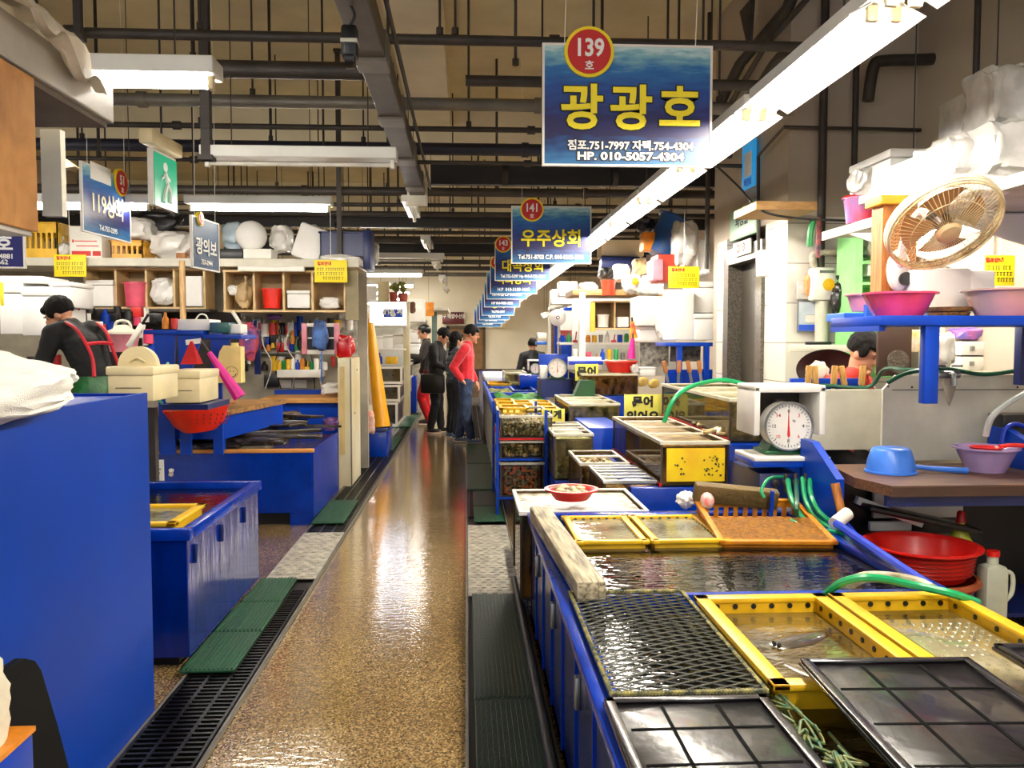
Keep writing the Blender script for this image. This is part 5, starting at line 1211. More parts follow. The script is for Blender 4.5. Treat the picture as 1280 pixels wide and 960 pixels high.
# upper grey shelf with foam boxes
t = T('wall_shelf', 'grey shelf board with white foam boxes and bags at the upper right', 'shelf', (2.9, 3.9, 2.2))
P('board', MB().box(-.52, .5, -1.4, 1.55, 0, .03, .004), mat('grey_white_board', (190, 184, 176), .5), t)
P('front_lip', MB().box(-.54, -.52, -1.4, 1.55, -.02, .035), PALE, t)
for yy in (.4, 1.3): P('bracket', MB().prism([(-.5, 0), (.48, 0), (.48, -.3)], yy, yy + .02, 'y'), WHITE, t)
foam('big white foam box on the upper right shelf, next to the small bag', 1112, 186, 1195, 243, 4.6, .5)
foam('lower white foam box behind the fan on the upper right shelf', 1140, 196, 1200, 242, 4.25, .3, lid=False)
bag('small knotted clear bag at the left end of the upper right shelf', 1077, 196, 1112, 241, 4.8, BAGC, .25)
bag('white bag of foam trays on the upper right shelf, leftmost of three big ones', 1187, 158, 1255, 232, 3.9, BAGW, .4, False, sq=.45)
bag('white bag bulging at the right edge on the upper right shelf', 1240, 135, 1330, 220, 3.7, BAGW, .4, False, sq=.45)
foam('square foam box wrapped in plastic, high on the upper right bags', 1215, 110, 1250, 165, 4.0, .3, m_=BAGC, lid=False)
bag('topmost clear wrapped bundle in the upper right corner', 1242, 68, 1300, 165, 3.75, BAGC, .35, False, sq=.45)
p = at(1085, 250, y=4.9)
t = T('bucket', 'red and blue bucket lying tipped at the left end of the upper right shelf', 'bucket', (at(1080, 262, y=5.0).x, 5.05, 2.235)); P('body', bucket_m(.10, .16), mat('red_blue_plastic', (220, 50, 40), .35, c2=(40, 100, 170), vs_=3), t); P('rim', MB().lathe((0, 0, .155), [(.103, 0), (.11, .003), (.103, .012)], 24), RED, t)
bag('flat white bag spread over the shelf front above the fan', 1190, 214, 1290, 246, 3.6, BAGW, .3, False)
px('small red tub between the white bags on the upper right shelf', 1190, 180, 1206, 200, 4.45, .15, DRED, 'red_tub', 'tub')
px('purple and white printed label strip on the foam box', 1157, 226, 1184, 240, 4.22, .004, mat('purple_label', (70, 60, 150), .5, c2=(200, 200, 230), vs_=40), 'label', 'label')
px('blue notice with yellow characters behind the fan', 1163, 330, 1183, 352, 4.6, .01, mat('yellow_blue_poster', (240, 210, 40), .5, c2=(40, 40, 130), vs_=20), 'poster', 'poster')
notice(1232, 319, 1268, 357, 4.75, 'yellow notice with red heading at the right edge below the upper shelf')
px('white panel wall of the stall behind the fan', 1150, 265, 1330, 470, 5.75, .03, WHITE2, 'partition_wall', 'partition')
px('vertical white frame strip at the right edge behind the notice', 1270, 285, 1276, 400, 5.0, .03, WHITE, 'frame_strip', 'strip')
# green shelf unit
t = T('green_shelf', 'light green shelf unit standing behind the wooden fan post', 'shelf', (at(1085, 350, y=5.7).x, 5.7, 1.25)); LG = mat('light_green_board', (140, 216, 130), .5)
P('side', MB().box(-.09, -.04, 0, .3, 0, at(1085, 292, y=5.7).z - 1.25), LG, t); P('side', MB().box(.20, .23, 0, .3, 0, 1.0), LG, t); P('back', MB().box(-.04, .2, .28, .3, 0, 1.0), LG, t)
for z in (at(1085, 356, y=5.7).z - 1.25, at(1085, 330, y=5.7).z - 1.25 + .0, .3): P('shelf', MB().box(-.04, .2, 0, .28, z, z + .02), LG, t)
foam('small white box in the light green shelf', 1084, 325, 1103, 345, 5.72, .2, lid=False)
bag('clear bag in the upper part of the light green shelf', 1083, 296, 1104, 321, 5.72, BAGC, .2, False)
# wall things on white block
yw = 6.16
p = at(1024, 357, y=yw)
t = T('gas_meter', 'white gas meter with a yellow disc on the tiled wall', 'meter', tuple(p)); P('body', MB().box(-.10, .09, -.12, 0, -.12, .13, .03), WHITE, t); P('disc', MB().cyl((.02, -.125, -.0), (.02, -.12, -.0), .045, n=24), YEL, t, 'yellow disc'); P('window', MB().box(-.05, .06, -.125, -.12, .085, .105), mat('grey_window', (110, 110, 110), .3), t)
m = MB().tube([(-.06, -.05, .13), (-.07, -.05, .22), (.0, -.05, .24), (.10, -.05, .24), (.16, -.05, .22), (.16, -.05, .10)], .028, n=10); P('pipe', m, mat('wrapped_pipe', (190, 180, 160), .7, bump=.8, var=.3, vs_=14), t)
P('conduit', MB().cyl((.0, -.06, -.12), (.0, -.06, -.6), .05), PALE, t)
bag('black plastic bag hanging beside the gas meter', 1042, 345, 1076, 396, 5.9, mat('black_bag', (20, 20, 22), .3, bump=.6, bs=30), .15)
bag('orange tinted bag tucked left of the gas meter', 1008, 342, 1018, 372, 6.08, mat('orange_bag', (230, 150, 90), .4, bump=.6), .1, False)
m = MB().box(-.085, .085, -.012, 0, 0, .235); p = at(1009.5, 415, y=yw)
t = T('wall_picture', 'small framed blue and white picture on the tiled wall', 'picture', (p.x, yw, p.z)); P('frame', m, mat('grey_frame', (120, 120, 124), .4), t); P('picture', MB().box(-.075, .075, -.015, -.012, .01, .225), mat('pale_picture', (220, 224, 230), .3, c2=(150, 165, 190), vs_=4), t); P('blue_band', MB().box(-.075, .075, -.017, -.015, .01, .055), TXTB, t); P('bowl', MB().box(-.03, .05, -.018, -.015, .07, .13, .01), WHITE, t)
px('clear plastic holder above the blue and white picture', 997, 351, 1012, 374, yw - .03, .03, BAGC, 'plastic_holder', 'holder')
px('white towel rail board above the dark wok', 988, 431, 1075, 440, 5.7, .03, PALE, 'rail_board', 'board')
px('small white electric switch box with black sockets', 1009, 427, 1040, 431, 6.0, .05, BLACK, 'switch_strip', 'switch')
# knife rack
t = T('knife_rack', 'blue rack holding wooden handled knives above the white board', 'rack', (at(1032, 485, y=5.1).x, 5.1, at(1032, 487, y=5.1).z))
P('rail', MB().box(-.22, .25, 0, .04, 0, .07, .004), BLUE, t)
for i, (u, a) in enumerate(((1010, .05), (1020, -.08), (1042, .06), (1056, -.2), (1077, .06))):
    k = T('knife', 'knife with a wooden handle in the blue rack, %s from the left' % ['first', 'second', 'third', 'fourth', 'fifth'][i], 'knife', (at(u, 470, y=5.06).x, 5.06, at(u, 482, y=5.06).z), 0, 'knives in the blue rack', (0, a, 0))
    P('handle', MB().box(-.018, .018, -.012, .012, .0, .125, .006), m_wood('knife_handle_wood%d' % i, (150, 110, 50), (206, 160, 86), (12, 12, 2)), k); P('blade', MB().box(-.014, .014, -.002, .002, -.07, 0), STEEL, k)
p = at(1035, 458, y=5.6); S('wok', MB().lathe((p.x, 5.65, p.z - .02), [(.02, -.03), (.14, 0), (.22, .05), (.225, .05), (.14, .01), (.02, -.02)], 32, rot=(PI / 2, 0, 0), sy=.62), BLACK, 'dark round pan standing upright behind the knife rack', 'pan')
p = at(1022, 465, y=5.3); m = MB(); m.ell(p, .075, .03, .07, 3, None, lambda q: q * (1 + .3 * noise.noise(q * 2)))
for i in range(4): m.tube([p + Vector((-.05 + .035 * i, 0, 0)), p + Vector((-.06 + .045 * i, -.01, -.07)), p + Vector((-.065 + .05 * i, 0, -.11))], .014, n=7)
S('work_glove', m, mat('cotton_white', (226, 216, 196), .8, bump=.5), 'white cotton glove hanging over the knife rack', 'glove')
m = MB().tube([at(993, 484, y=5.05), at(1030, 482, y=5.03), at(1085, 484, y=5.0), at(1105, 462, y=4.9), at(1130, 462, y=4.6), at(1160, 464, y=4.5)], .012, n=8); S('hose', m, mat('dark_green_hose', (14, 74, 50)), 'dark green hose crossing below the knife rack to the post', 'hose')
p = at(985, 263, y=5.9); S('wall_ledge', MB().box(at(945, 262, y=5.7).x, at(1022, 262, y=5.7).x, 5.7, 6.18, 2.42, 2.48, .004), m_wood('tan_ledge_wood', (150, 110, 60), (190, 150, 96), (2, 10, 10)), 'wooden ledge with wires above the white tiled wall', 'ledge', smooth=False)
m = MB().tube([at(893, 205, y=6.6), at(925, 235, y=6.2), at(950, 262, y=5.75), at(990, 272, y=5.68), at(1060, 276, y=5.6)], .008, n=6); S('cable', m, BLKM, 'black cable drooping from the light row to the wooden ledge', 'cable')
S('green_ribbon', MB().tube([at(1017, 274, y=5.68), at(1013, 290, y=5.68), at(1012, 308, y=5.68)], .02, n=6), GREEN, 'green ribbon hanging from the wooden ledge', 'ribbon')
m = MB().cyl(at(1024, 272, y=5.72), at(1022, 322, y=5.72), .016); S('umbrella', m, mat('striped_fabric', (150, 60, 50), .6, c2=(40, 40, 60), vs_=20), 'folded dark umbrella hanging below the wooden ledge', 'umbrella')
px('white paper box on the tiled wall beside the granite doorway', 951, 312, 962, 345, 5.9, .1, WHITE, 'switch_box', 'box')
# ================================================================== clutter of the stalls beyond the block
t = T('work_bench', 'blue bench with posts under the white refrigerators at the middle right', 'bench', (2.35, 8.3, 0))
a = at(833, 428, y=8.3); b = at(893, 428, y=8.3)
P('board', MB().box(a.x - 2.35, b.x - 2.35, 0, .5, a.z - .04, a.z, .004), BLUE, t)
for u in (850, 884): p = at(u, 428, y=8.3); P('leg', MB().box(p.x - 2.375, p.x - 2.325, 0, .05, 0, a.z - .04), BLUE, t)
P('lower_panel', MB().box(a.x - 2.35, b.x - 2.35, .02, .05, .5, 1.22), BLUE2, t)
foam('tall white foam box on the blue bench, left under the yellow notice', 841, 362, 868, 425, 8.32, .45, lid=False)
foam('tall white foam box on the blue bench, right beside the granite doorway', 868, 392, 893, 425, 8.30, .45)
foam('upper white foam box by the doorway at middle right', 866, 352, 893, 391, 8.45, .4)
bag('white plastic bag on top of the white boxes at middle right', 846, 268, 880, 330, 8.5, BAGW, .5, False, seed=5)
bag('large white bag rising left of the doorway at middle right', 868, 290, 893, 352, 8.6, FOAM, .5, False, seed=9, sq=.5)
for i, u in enumerate((834, 850, 864, 877)):
    k = T('knife', 'wooden handled tool on the blue bench front, %s from the left' % ['first', 'second', 'third', 'fourth'][i], 'knife', (at(u, 462, y=8.1).x, 8.15, at(u, 466, y=8.1).z), 0, 'tools on the blue bench', (0, R.uniform(-.3, .3), 0)); P('handle', MB().box(-.02, .02, -.015, .015, 0, .12, .006), WOODO, k); P('blade', MB().box(-.014, .014, -.002, .002, -.1, 0), STEEL, k)
px('grey patterned board below the blue bench', 838, 430, 876, 452, 8.75, .03, mat('grey_clutter_board', (150, 145, 135), .6, var=.4, vs_=20), 'back_board', 'board')
px('white back wall panel of the middle right stalls', 715, 365, 846, 470, 11.6, .05, WHITE2, 'partition_wall', 'partition')
px('grey board below the white foam stack', 800, 428, 836, 458, 9.6, .03, mat('grey_clutter_board', (150, 145, 135)), 'back_board', 'board')
foam('stack of white foam trays at middle right, lowest', 799, 408, 826, 427, 9.5, .4); foam('big wrapped foam bundle over the foam trays at middle right', 798, 370, 834, 407, 9.4, .5, m_=BAGW, lid=False)
bag('white wrapped bag leaning on the foam bundle', 822, 372, 842, 425, 9.2, BAGW, .3, False)
# crate, box, bucket stack up high
t = T('blue_tub', 'dark blue plastic tub tipped on its side high at middle right', 'tub', (at(830, 300, y=8.9).x, 9.1, at(830, 318, y=8.9).z), 0, None, (0, math.radians(28), 0)); P('body', MB().lathe((0, 0, 0), [(0, 0), (.17, 0), (.21, .42), (.235, .42), (.235, .44), (.2, .44), (.16, .015), (0, .015)], 28), mat('teal_blue_plastic', (18, 70, 130), .35), t)
px('orange yellow box beside the tipped blue tub', 804, 290, 819, 313, 9.0, .2, ORANGE, 'yellow_box', 'box')
px('red box under the tipped blue tub', 822, 318, 850, 352, 8.8, .35, mat('brick_red_plastic', (190, 60, 40), .4), 'red_box', 'box')
px('pink white box left of the red box', 816, 324, 829, 350, 8.75, .3, LPINK, 'pink_box', 'box')
bag('dark cloth bundle hanging behind the blue tub', 798, 268, 820, 292, 9.2, BLACK, .2, False)
px('plank shelf over the middle right stalls', 716, 362, 842, 369, 10.2, .8, m_wood('tan_ledge_wood2', (176, 130, 80), (206, 166, 110), (2, 10, 10)), 'shelf_board', 'shelf')
bucket('orange red bucket on the plank shelf at middle right', 752, 350, 772, 369, 10.1, mat('orange_red_plastic', (226, 70, 40), .35))
bag('black and grey hat bag above the orange bucket', 748, 332, 769, 350, 10.3, BLACK, .25, False)
bag('white bag right of the black hat bag', 767, 327, 792, 352, 10.2, BAGW, .3, False)
bag('white bag on the plank shelf, nearest the red box', 792, 320, 812, 345, 10.0, BAGT, .3, False, sq=.6)
bag('pale bag leaning beside the orange fruit', 780, 338, 806, 368, 9.9, BAGC, .3, False)
bag('wide white bag behind the foam bundle at middle right', 796, 340, 836, 372, 9.8, BAGW, .4, False)
bag('pale bag at the left end of the plank shelf', 722, 352, 752, 366, 10.3, BAGC, .3, False)
S('yellow_ball', MB().ell(at(794, 352, y=9.85), .045, .045, .045, 2), YEL, 'small yellow orange ball among the white bags', 'ball')
px('grey duct face above the bags of the middle right stalls', 752, 300, 805, 320, 11.0, .4, CONC2, 'duct', 'duct')
px('dark blue tarpaulin roll under the grey duct', 752, 321, 800, 334, 10.9, .2, NAVY, 'tarpaulin', 'tarpaulin')
# cubby
x0, x1, z0, z1 = span(742, 376, 797, 412, 10.4)
t = T('cubby_shelf', 'open wooden cubby with two compartments at middle right', 'shelf', ((x0 + x1) / 2, 10.4, z0)); hw = (x1 - x0) / 2; h = z1 - z0
m = MB(); m.box(-hw, hw, 0, .3, 0, .02); m.box(-hw, hw, 0, .3, h - .02, h)
for x in (-hw, -.02, hw - .02): m.box(x, x + .02, 0, .3, .02, h - .02)
P('frame', m, PLY, t, smooth=False); P('back', MB().box(-hw, hw, .28, .3, .0, h), mat('brown_shade_board', (120, 92, 56), .6), t)  # back board in a darker brown than the plywood frame
bucket('white tub in the left compartment of the middle right cubby', 747, 393, 763, 409, 10.38, WHITE, .9); foam('white tub in the right compartment of the middle right cubby', 772, 396, 786, 409, 10.4, .2, lid=False)
px('yellow post at the left side of the middle right cubby', 738, 378, 744, 415, 10.3, .05, mat('yellow_paint', (236, 206, 70), .5), 'post', 'post')
def umbrella(lab, u0, v0, u1, v1, y, m_):
    a = at(u0, v0, y=y); b = at(u1, v1, y=y)
    t = T('folded_umbrella', lab, 'umbrella', tuple(b)); d = a - b
    P('canopy', MB().cyl(d * .05, d * .85, .05, .02, n=8), m_, t); P('handle', MB().cyl(d * .8, d * 1.05, .01), DARKM, t)
umbrella('folded magenta umbrella hanging at middle right', 791, 418, 789, 450, 9.4, mat('magenta_fabric', (226, 30, 150), .5)); umbrella('folded yellow and red umbrella above the magenta one', 790, 398, 792, 424, 9.45, mat('yellow_red_fabric', (240, 190, 30), .5, c2=(220, 60, 40), vs_=9))
basinr = T('red_basket', 'red oval basket on the glass tank of yellow shells', 'basket', (at(777, 470, y=9.7).x, 9.75, 1.14)); P('body', MB().lathe((0, 0, 0), [(0, 0), (.14, 0), (.19, .12), (.205, .12), (.205, .13), (.18, .13), (.13, .01), (0, .01)], 28, 1, .8), RED, basinr); P('rim', MB().lathe((0, 0, .12), [(.2, 0), (.21, .006), (.2, .014)], 28, 1, .8), mat('orange_red_plastic', (226, 70, 40)), basinr)
foam('small white foam box right of the red oval basket', 800, 459, 820, 470, 9.5, .2); bag('little white bag between the red basket and foam box', 789, 455, 801, 468, 9.5, BAGW, .12, False)
# wall lines of many little tools at middle right
cols = [(mat('c_red', (210, 40, 36), .4), 'red'), (BLUE, 'blue'), (WHITE, 'white'), (YEL, 'yellow'), (BLACK, 'black'), (GREEN, 'green'), (PINK, 'pink'), (STEEL, 'steel'), (ORANGE, 'orange')]
kinds = ['bottle', 'cup', 'can', 'jar', 'box', 'brush']
def small(u, v, y, k, ci, w_, h, where):
    p = at(u, v, y=y); s = y / F; m_, cn = cols[ci % len(cols)]; r = w_ * s / 2; H_ = h * s; m = MB()
    kd = kinds[k % 6]
    if kd == 'bottle': m.lathe(p, [(0, 0), (r, 0), (r, H_ * .6), (r * .4, H_ * .78), (r * .4, H_), (0, H_)], 12)
    elif kd == 'cup': m.lathe(p, [(0, 0), (r * .75, 0), (r, H_), (r * .9, H_), (r * .7, .01), (0, .01)], 14)
    elif kd == 'can': m.lathe(p, [(0, 0), (r, 0), (r, H_), (r * .9, H_ + .004), (0, H_)], 14)
    elif kd == 'jar': m.lathe(p, [(0, 0), (r, .005), (r, H_ * .8), (r * .8, H_ * .82), (r * .8, H_), (0, H_)], 14)
    elif kd == 'box': m.box(p.x - r, p.x + r, p.y, p.y + r * 1.6, p.z, p.z + H_, .003)
    else: m.cyl(p, p + Vector((r * .5, 0, H_)), r * .25, n=6); m.box(p.x - r, p.x + r, p.y - .01, p.y + .02, p.z - .02, p.z + .03, .004)
    S(kd, m, m_, '%s %s %s' % (cn, kd, where), kd)
px('long white shelf board with small goods at middle right', 700, 428, 800, 431, 10.6, .4, WHITE, 'shelf_board', 'shelf')
plc = ['far left end', 'left of the white post', 'just right of the white post', 'second right of the white post', 'third right of the white post', 'middle', 'right of the middle', 'before the cubby', 'below the cubby right side', 'near the magenta umbrella', 'right end', 'extreme right end']
for i in range(12):
    small(703 + i * 8, 428, 10.65, i * 5 + 1, i * 4 + 1, 6, R.uniform(8, 14), 'on the white shelf below the cubby, ' + plc[i])
px('low white shelf with bottles above the blue sign', 715, 450, 785, 453, 10.2, .3, WHITE, 'shelf_board', 'shelf')
for i in range(8): small(719 + i * 8.5, 450, 10.25, i * 7 + 2, i * 2 + 2, 6, R.uniform(8, 15), 'on the low white shelf, place %s' % ['far left', 'second', 'third', 'fourth', 'fifth', 'sixth', 'seventh', 'far right'][i])
px('white board with a bright blue edge behind the yellow octopus sign', 710, 446, 752, 462, 10.0, .05, WHITE, 'white_board', 'board'); px('bright blue bar across the white board behind the yellow sign', 711, 451, 754, 456, 9.9, .04, HOSEB, 'blue_bar', 'bar')
S('green_wedge', MB().prism([(at(716, 488, y=9.2).x, .86), (at(744, 488, y=9.2).x, .86), (at(744, 474, y=9.2).x, 1.07), (at(726, 474, y=9.2).x, 1.07)], 9.2, 9.4, 'y'), mat('deep_green_board', (10, 70, 30), .5), 'dark green wedge board under the yellow sign', 'board')
t = T('wall_fan', 'small white wall fan on the posts at the far right', 'fan', (at(697, 396, y=13).x, 13, at(697, 397, y=13).z)); r_ = .13
P('cage', MB().lathe((0, 0, 0), [(.0, .03), (.08, .03), (r_, .0), (r_, -.02), (.08, -.05), (0, -.05)], 28, rot=(PI / 2, 0, 0)), mat('pale_cage', (216, 212, 204), .5), t); P('hub', MB().cyl((0, -.05, 0), (0, -.03, 0), .03, n=16), BLACK, t); P('hub_cap', MB().cyl((0, -.056, 0), (0, -.05, 0), .016, n=16), WHITE, t)
for u, mm, lab in ((687, PALE, 'pale post, leftmost of the three below the small white fan'), (691, WOOD, 'brown post in the middle below the small white fan'), (695, BLUE, 'blue post below the small white fan')):
    p = at(u, 440, y=13.0); S('post', MB().box(p.x - .02, p.x + .025, 13.03, 13.08, .9, 1.9), mm, lab, 'post', smooth=False)
t = T('white_post', 'white square post standing at middle right before the shelves', 'post', (at(728, 440, y=10.1).x, 10.1, 0)); P('shaft', MB().box(-.035, .035, 0, .07, 0, at(728, 365, y=10.1).z), WHITE, t); P('foot_plate', MB().box(-.06, .06, -.03, .1, 0, .02), WHITE, t)
basin('pink red basin on the blue stand near the small white fan', 699, 722, 413, 12.6, at(700, 422, y=12.6).z, mat('salmon_plastic', (226, 110, 100), .35), .8)
px('blue stand under the pink red basin', 702, 422, 724, 450, 12.4, .4, BLUE, 'stand', 'stand')
px('white carton beside the seated person in black', 672, 416, 683, 424, 15.5, .3, WHITE, 'carton', 'box'); px('light blue tray left of the posts', 671, 427, 684, 431, 14.5, .4, LB, 'blue_tray', 'tray')
px('row of white cartons far beyond the posts', 690, 362, 716, 380, 13.5, .4, WHITE, 'carton', 'box'); bag('white bags heaped far right beyond the posts', 686, 372, 712, 392, 14.0, BAGC, .4, False)
px('high blue board over the far cartons', 706, 384, 722, 388, 12.8, .2, BLUE, 'blue_board', 'board')
px('cream shelf wall far right', 700, 385, 742, 428, 13.6, .05, WHITE2, 'partition_wall', 'partition')
px('white wrapped carton high on the far right shelf', 700, 352, 722, 370, 12, .4, BAGW, 'carton', 'box')
# ================================================================== left foreground
BLS = mat('large_blue_board', (0, 54, 152), .45, var=.09, vs_=1.6, bump=.1, bs=3, coat=0, spec=.18)
t = T('stall_counter', 'tall plain blue counter side filling the lower left', 'counter', (-1.9, 2.3, 0))
P('side_board', MB().box(.62, .636, -1.5, 1.07, 0.0, 1.312, .002), BLS, t, smooth=False)
P('front_board', MB().box(-.9, .62, 1.05, 1.07, 0, 1.31), BLUE, t, smooth=False)
P('top', MB().box(-.9, .62, -1.5, 1.05, 1.27, 1.30), BLUE, t, smooth=False)
P('foot_strip', MB().box(.60, .62, -1.5, 1.0, 0, .05), BLACK, t)
# sack on the counter
m = MB(); off = Vector((3, 1, 7))
def f(p):
    q = Vector((math.copysign(abs(p.x) ** .7, p.x), math.copysign(abs(p.y) ** .8, p.y), math.copysign(abs(p.z) ** .75, p.z)))
    taper = 1 - .45 * max(0, q.y) ** 1.5
    return Vector((q.x * taper, q.y, q.z * taper * (1 - .2 * q.y))) * (.94 + .12 * noise.noise(p * 1.6 + off) + .05 * noise.noise(p * 6 + off))
m.ell((0, 0, .105), .43, .66, .118, 5, None, f)
for v in m.b.verts:
    v.co.z += .012 * noise.noise(Vector((v.co.x * 6, v.co.y * 14, 2)))
    if v.co.z < .01 and v.co.x < .30: v.co.z = .01
sk = S('sack', m, mat('white_woven_sack', (238, 236, 228), .6, var=.04, bump=.5, bs=260), 'big white woven sack lying on the blue counter at the left edge', 'sack'); sk.location = (-1.56, 2.32, 1.315 - .01); sk.rotation_euler = (0, math.radians(3), math.radians(-4))
# black tray leaning against the counter, foam and blue tub
m = MB().box(-.14, .16, -.012, .012, 0, .76, .01)
m2 = bmesh.ops.bevel(m.b, geom=[e for e in m.b.edges if False], offset=.01, affect='EDGES') if False else None
xt = -1.16
q = [at(u, v, x=xt) for u, v in ((84, 972), (66, 905), (46, 838), (38, 826), (24, 823), (-10, 846), (-40, 862))]
t = T('black_tray', 'matt black tray leaning against the blue counter at the bottom left', 'tray', (xt, q[3].y, .0))
y0 = q[3].y; prof = [(q[-1].y - y0, .02), (q[0].y - y0 + .06, .02)] + [(p.y - y0, p.z) for p in q]
P('panel', MB().prism(prof, -.012, .012, 'x'), mat('matt_black', (10, 10, 10), .8, spec=.15), t)
P('rib', MB().prism([(p[0] * .9 - .02, p[1] * .93 + .01) for p in prof], .012, .016, 'x'), mat('matt_black', (10, 10, 10)), t)
xt = -1.05; p = at(20, 925, x=xt); zt_ = at(8, 945, x=xt).z
t = T('foam_tub', 'blue tub with torn white foam at the bottom left corner', 'tub', (xt, p.y - .05, 0))
P('body', MB().box(-.08, .0, -.15, .13, 0, zt_, .01), BLUE, t); P('edge', MB().box(-.082, .003, -.15, .133, zt_, zt_ + .012), ORANGE, t)
P('torn_foam', MB().ell((-.05, .0, zt_ + .10), .03, .10, .16, 4, None, lambda q: q * (1 + .35 * noise.noise(q * 3))), mat('dirty_foam', (226, 216, 190), .8, bump=.5), t)
# hanging cupboard above
t = T('hanging_cupboard', 'grey shelf board hanging over the counter at the upper left', 'shelf', (-1.9, 2.4, 2.35))
P('board', MB().box(-.6, .55, -1.4, .93, 0, .14, .006), mat('grey_board', (168, 162, 150), .5, var=.08), t, smooth=False)
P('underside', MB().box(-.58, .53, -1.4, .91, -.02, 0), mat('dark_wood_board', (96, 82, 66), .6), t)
a = at(50, 290, x=-1.33); P('side_panel', MB().box(.55 - .0, .566, -1.4, a.y - 2.4, a.z - 2.35, -.02, .002), CARD, t, 'orange brown hardboard side', smooth=False)
P('bottom_board', MB().box(-.5, .55, -1.4, a.y - 2.4 - .01, a.z - 2.35 - .015, a.z - 2.35), mat('grey_board', (168, 162, 150)), t, smooth=False)
p = at(62, 210, y=3.4); S('pale_plank', MB().box(at(51, 200, y=3.4).x, at(76, 200, y=3.4).x, 3.4, 3.44, at(62, 270, y=3.4).z, 2.345), PALE, 'pale upright plank beside the orange brown hardboard at the upper left', 'plank', smooth=False)
S('corner_light', MB().prism([(at(77, 200, y=4).x, at(77, 196, y=4).z), (at(94, 205, y=4).x, at(94, 208, y=4).z), (at(77, 200, y=4).x, at(77, 210, y=4).z)], 4.0, 4.06, 'y'), CREAM, 'small pale wedge sticking out right of the pale upright plank', 'wedge')
m = MB()
def f2(a, b):
    x = -1.62 + .42 * b - .10 * a * b; y = 2.1 + 1.05 * a
    z = 2.53 + .10 * math.sin(PI * min(1, b * 1.1)) * (1 - .3 * a) + .05 * noise.noise(Vector((a * 7, b * 5, 1))) - (.12 if b > .85 else 0) * a
    return Vector((x, y, z))
m.sheet(f2, 30, 22, .006)
for v in m.b.verts: v.co.z += .012 * noise.noise(v.co * 22)
S('draped_sack', m, mat('white_cloth_sack', (232, 222, 204), .6, bump=.6, bs=40), 'creased white sack draped over the grey hanging board at the upper left', 'sack')
# ================================================================== blue tank behind the counter
t = T('fish_tank', 'dark blue fish tank with a yellow crate behind the tall blue counter', 'fish tank', (-1.9, 3.86, 0))
P('body', MB().box(-.6, .615, 0, 1.30, .05, .60, .004), mat('deep_blue_ribbed', (0, 36, 128), .14, var=.2, vs_=8, bump=.6, bs=9, coat=0, spec=.6, stretch=(1, 1, .25)), t, smooth=False)
m = MB()
for a, b, c, d in ((-.62, .635, -.02, .03), (-.62, .635, 1.27, 1.32), (-.62, -.56, .03, 1.27), (.585, .635, .03, 1.27)): m.box(a, b, c, d, .60, .655, .006)
P('rim', m, BLUE2, t)
P('water', MB().box(-.56, .585, .03, 1.27, .60, .615), WATER, t, smooth=False)
for yy in (.08, .5, .95): P('latch', MB().box(.615, .63, yy, yy + .03, .47, .56, .003), NAVY, t)
P('plinth', MB().box(-.5, .55, .05, 1.25, 0, .05), DARK, t)
fishcrate('yellow framed crate in the dark blue tank behind the counter', -1.95, -1.37, 3.92, 4.35, .665, WATERG, .06)
# ================================================================== second blue tank with black planks
t = T('work_tank', 'long blue tank under black wet planks at the left', 'fish tank', (-2.6, 6.86, 0))
P('body', MB().box(-1.6, 1.33, 0, 1.3, .10, .60, .004), BLUE2, t, smooth=False); P('plinth', MB().box(-1.5, 1.2, .05, 1.25, 0, .10), DARK, t)
P('side_end', MB().box(1.33, 1.345, .0, 1.3, .06, .62), BLUE2, t); P('foot', MB().box(1.15, 1.33, .0, .1, 0, .1), BLUE2, t)
P('top_edge', MB().box(-1.6, 1.35, -.01, .03, .60, .63, .004), m_wood('orange_edge', (190, 120, 50), (220, 160, 80), (2, 10, 10)), t); P('water', MB().box(-1.58, 1.31, .03, 1.27, .60, .608), WATER, t)
NUM = ['one', 'two', 'three', 'four', 'five', 'six', 'seven', 'eight', 'nine', 'ten', 'eleven', 'twelve', 'thirteen', 'fourteen', 'fifteen', 'sixteen', 'seventeen', 'eighteen', 'nineteen', 'twenty', 'twenty one', 'twenty two', 'twenty three', 'twenty four', 'twenty five', 'twenty six']
for i in range(26):
    L_ = R.uniform(.5, .95); x = -2.62 + 1.0 * ((i * 7) % 26) / 25; y = 7.0 + .9 * (i // 2) / 13
    o = S('wet_plank', MB().box(-L_ / 2, L_ / 2, -.13, .13, 0, R.uniform(.018, .04), .004), BLKW, 'black wet plank piled on the long blue tank, number %s from the front' % NUM[i], 'plank', 'black planks on the long blue tank')
    o.location = (x, y, .625 + .014 * (i // 2) + R.uniform(0, .035)); o.rotation_euler = (R.uniform(-.1, .05), R.uniform(-.05, .06), R.uniform(-.45, .45))
o = S('wet_plank', MB().prism([(-.6, -.07), (.5, -.05), (.62, 0), (-.6, .07)], 0, .02, 'z'), BLKW, 'pointed black plank sticking out past the right end of the long blue tank', 'plank', 'black planks on the long blue tank'); o.location = (-1.72, 7.5, .76); o.rotation_euler = (0, .03, -.08)
S('orange_tray', MB().box(-2.6, -2.1, 6.9, 7.05, .635, .66, .006), mat('dull_orange', (190, 96, 36), .5), 'dull orange wet tray at the front edge of the long blue tank', 'tray')
m = MB().tube([at(225, 551, y=6.9), at(238, 546, y=6.9), at(252, 538, y=6.95)], .016); S('yellow_stick', m, YEL, 'yellow bent stick on the front edge of the long blue tank', 'stick')
m = MB().tube([at(252, 545, y=7), at(262, 541, y=7), at(280, 545, y=7)], .008); S('green_rope', m, GREEN, 'green cord loop on the black planks', 'cord')
t = T('price_tag', 'white paper tag hanging on a string before the long blue tank', 'tag', tuple(at(196, 587, y=6.0))); P('paper', MB().box(-.045, .05, 0, .003, -.08, .07), PAPER, t)
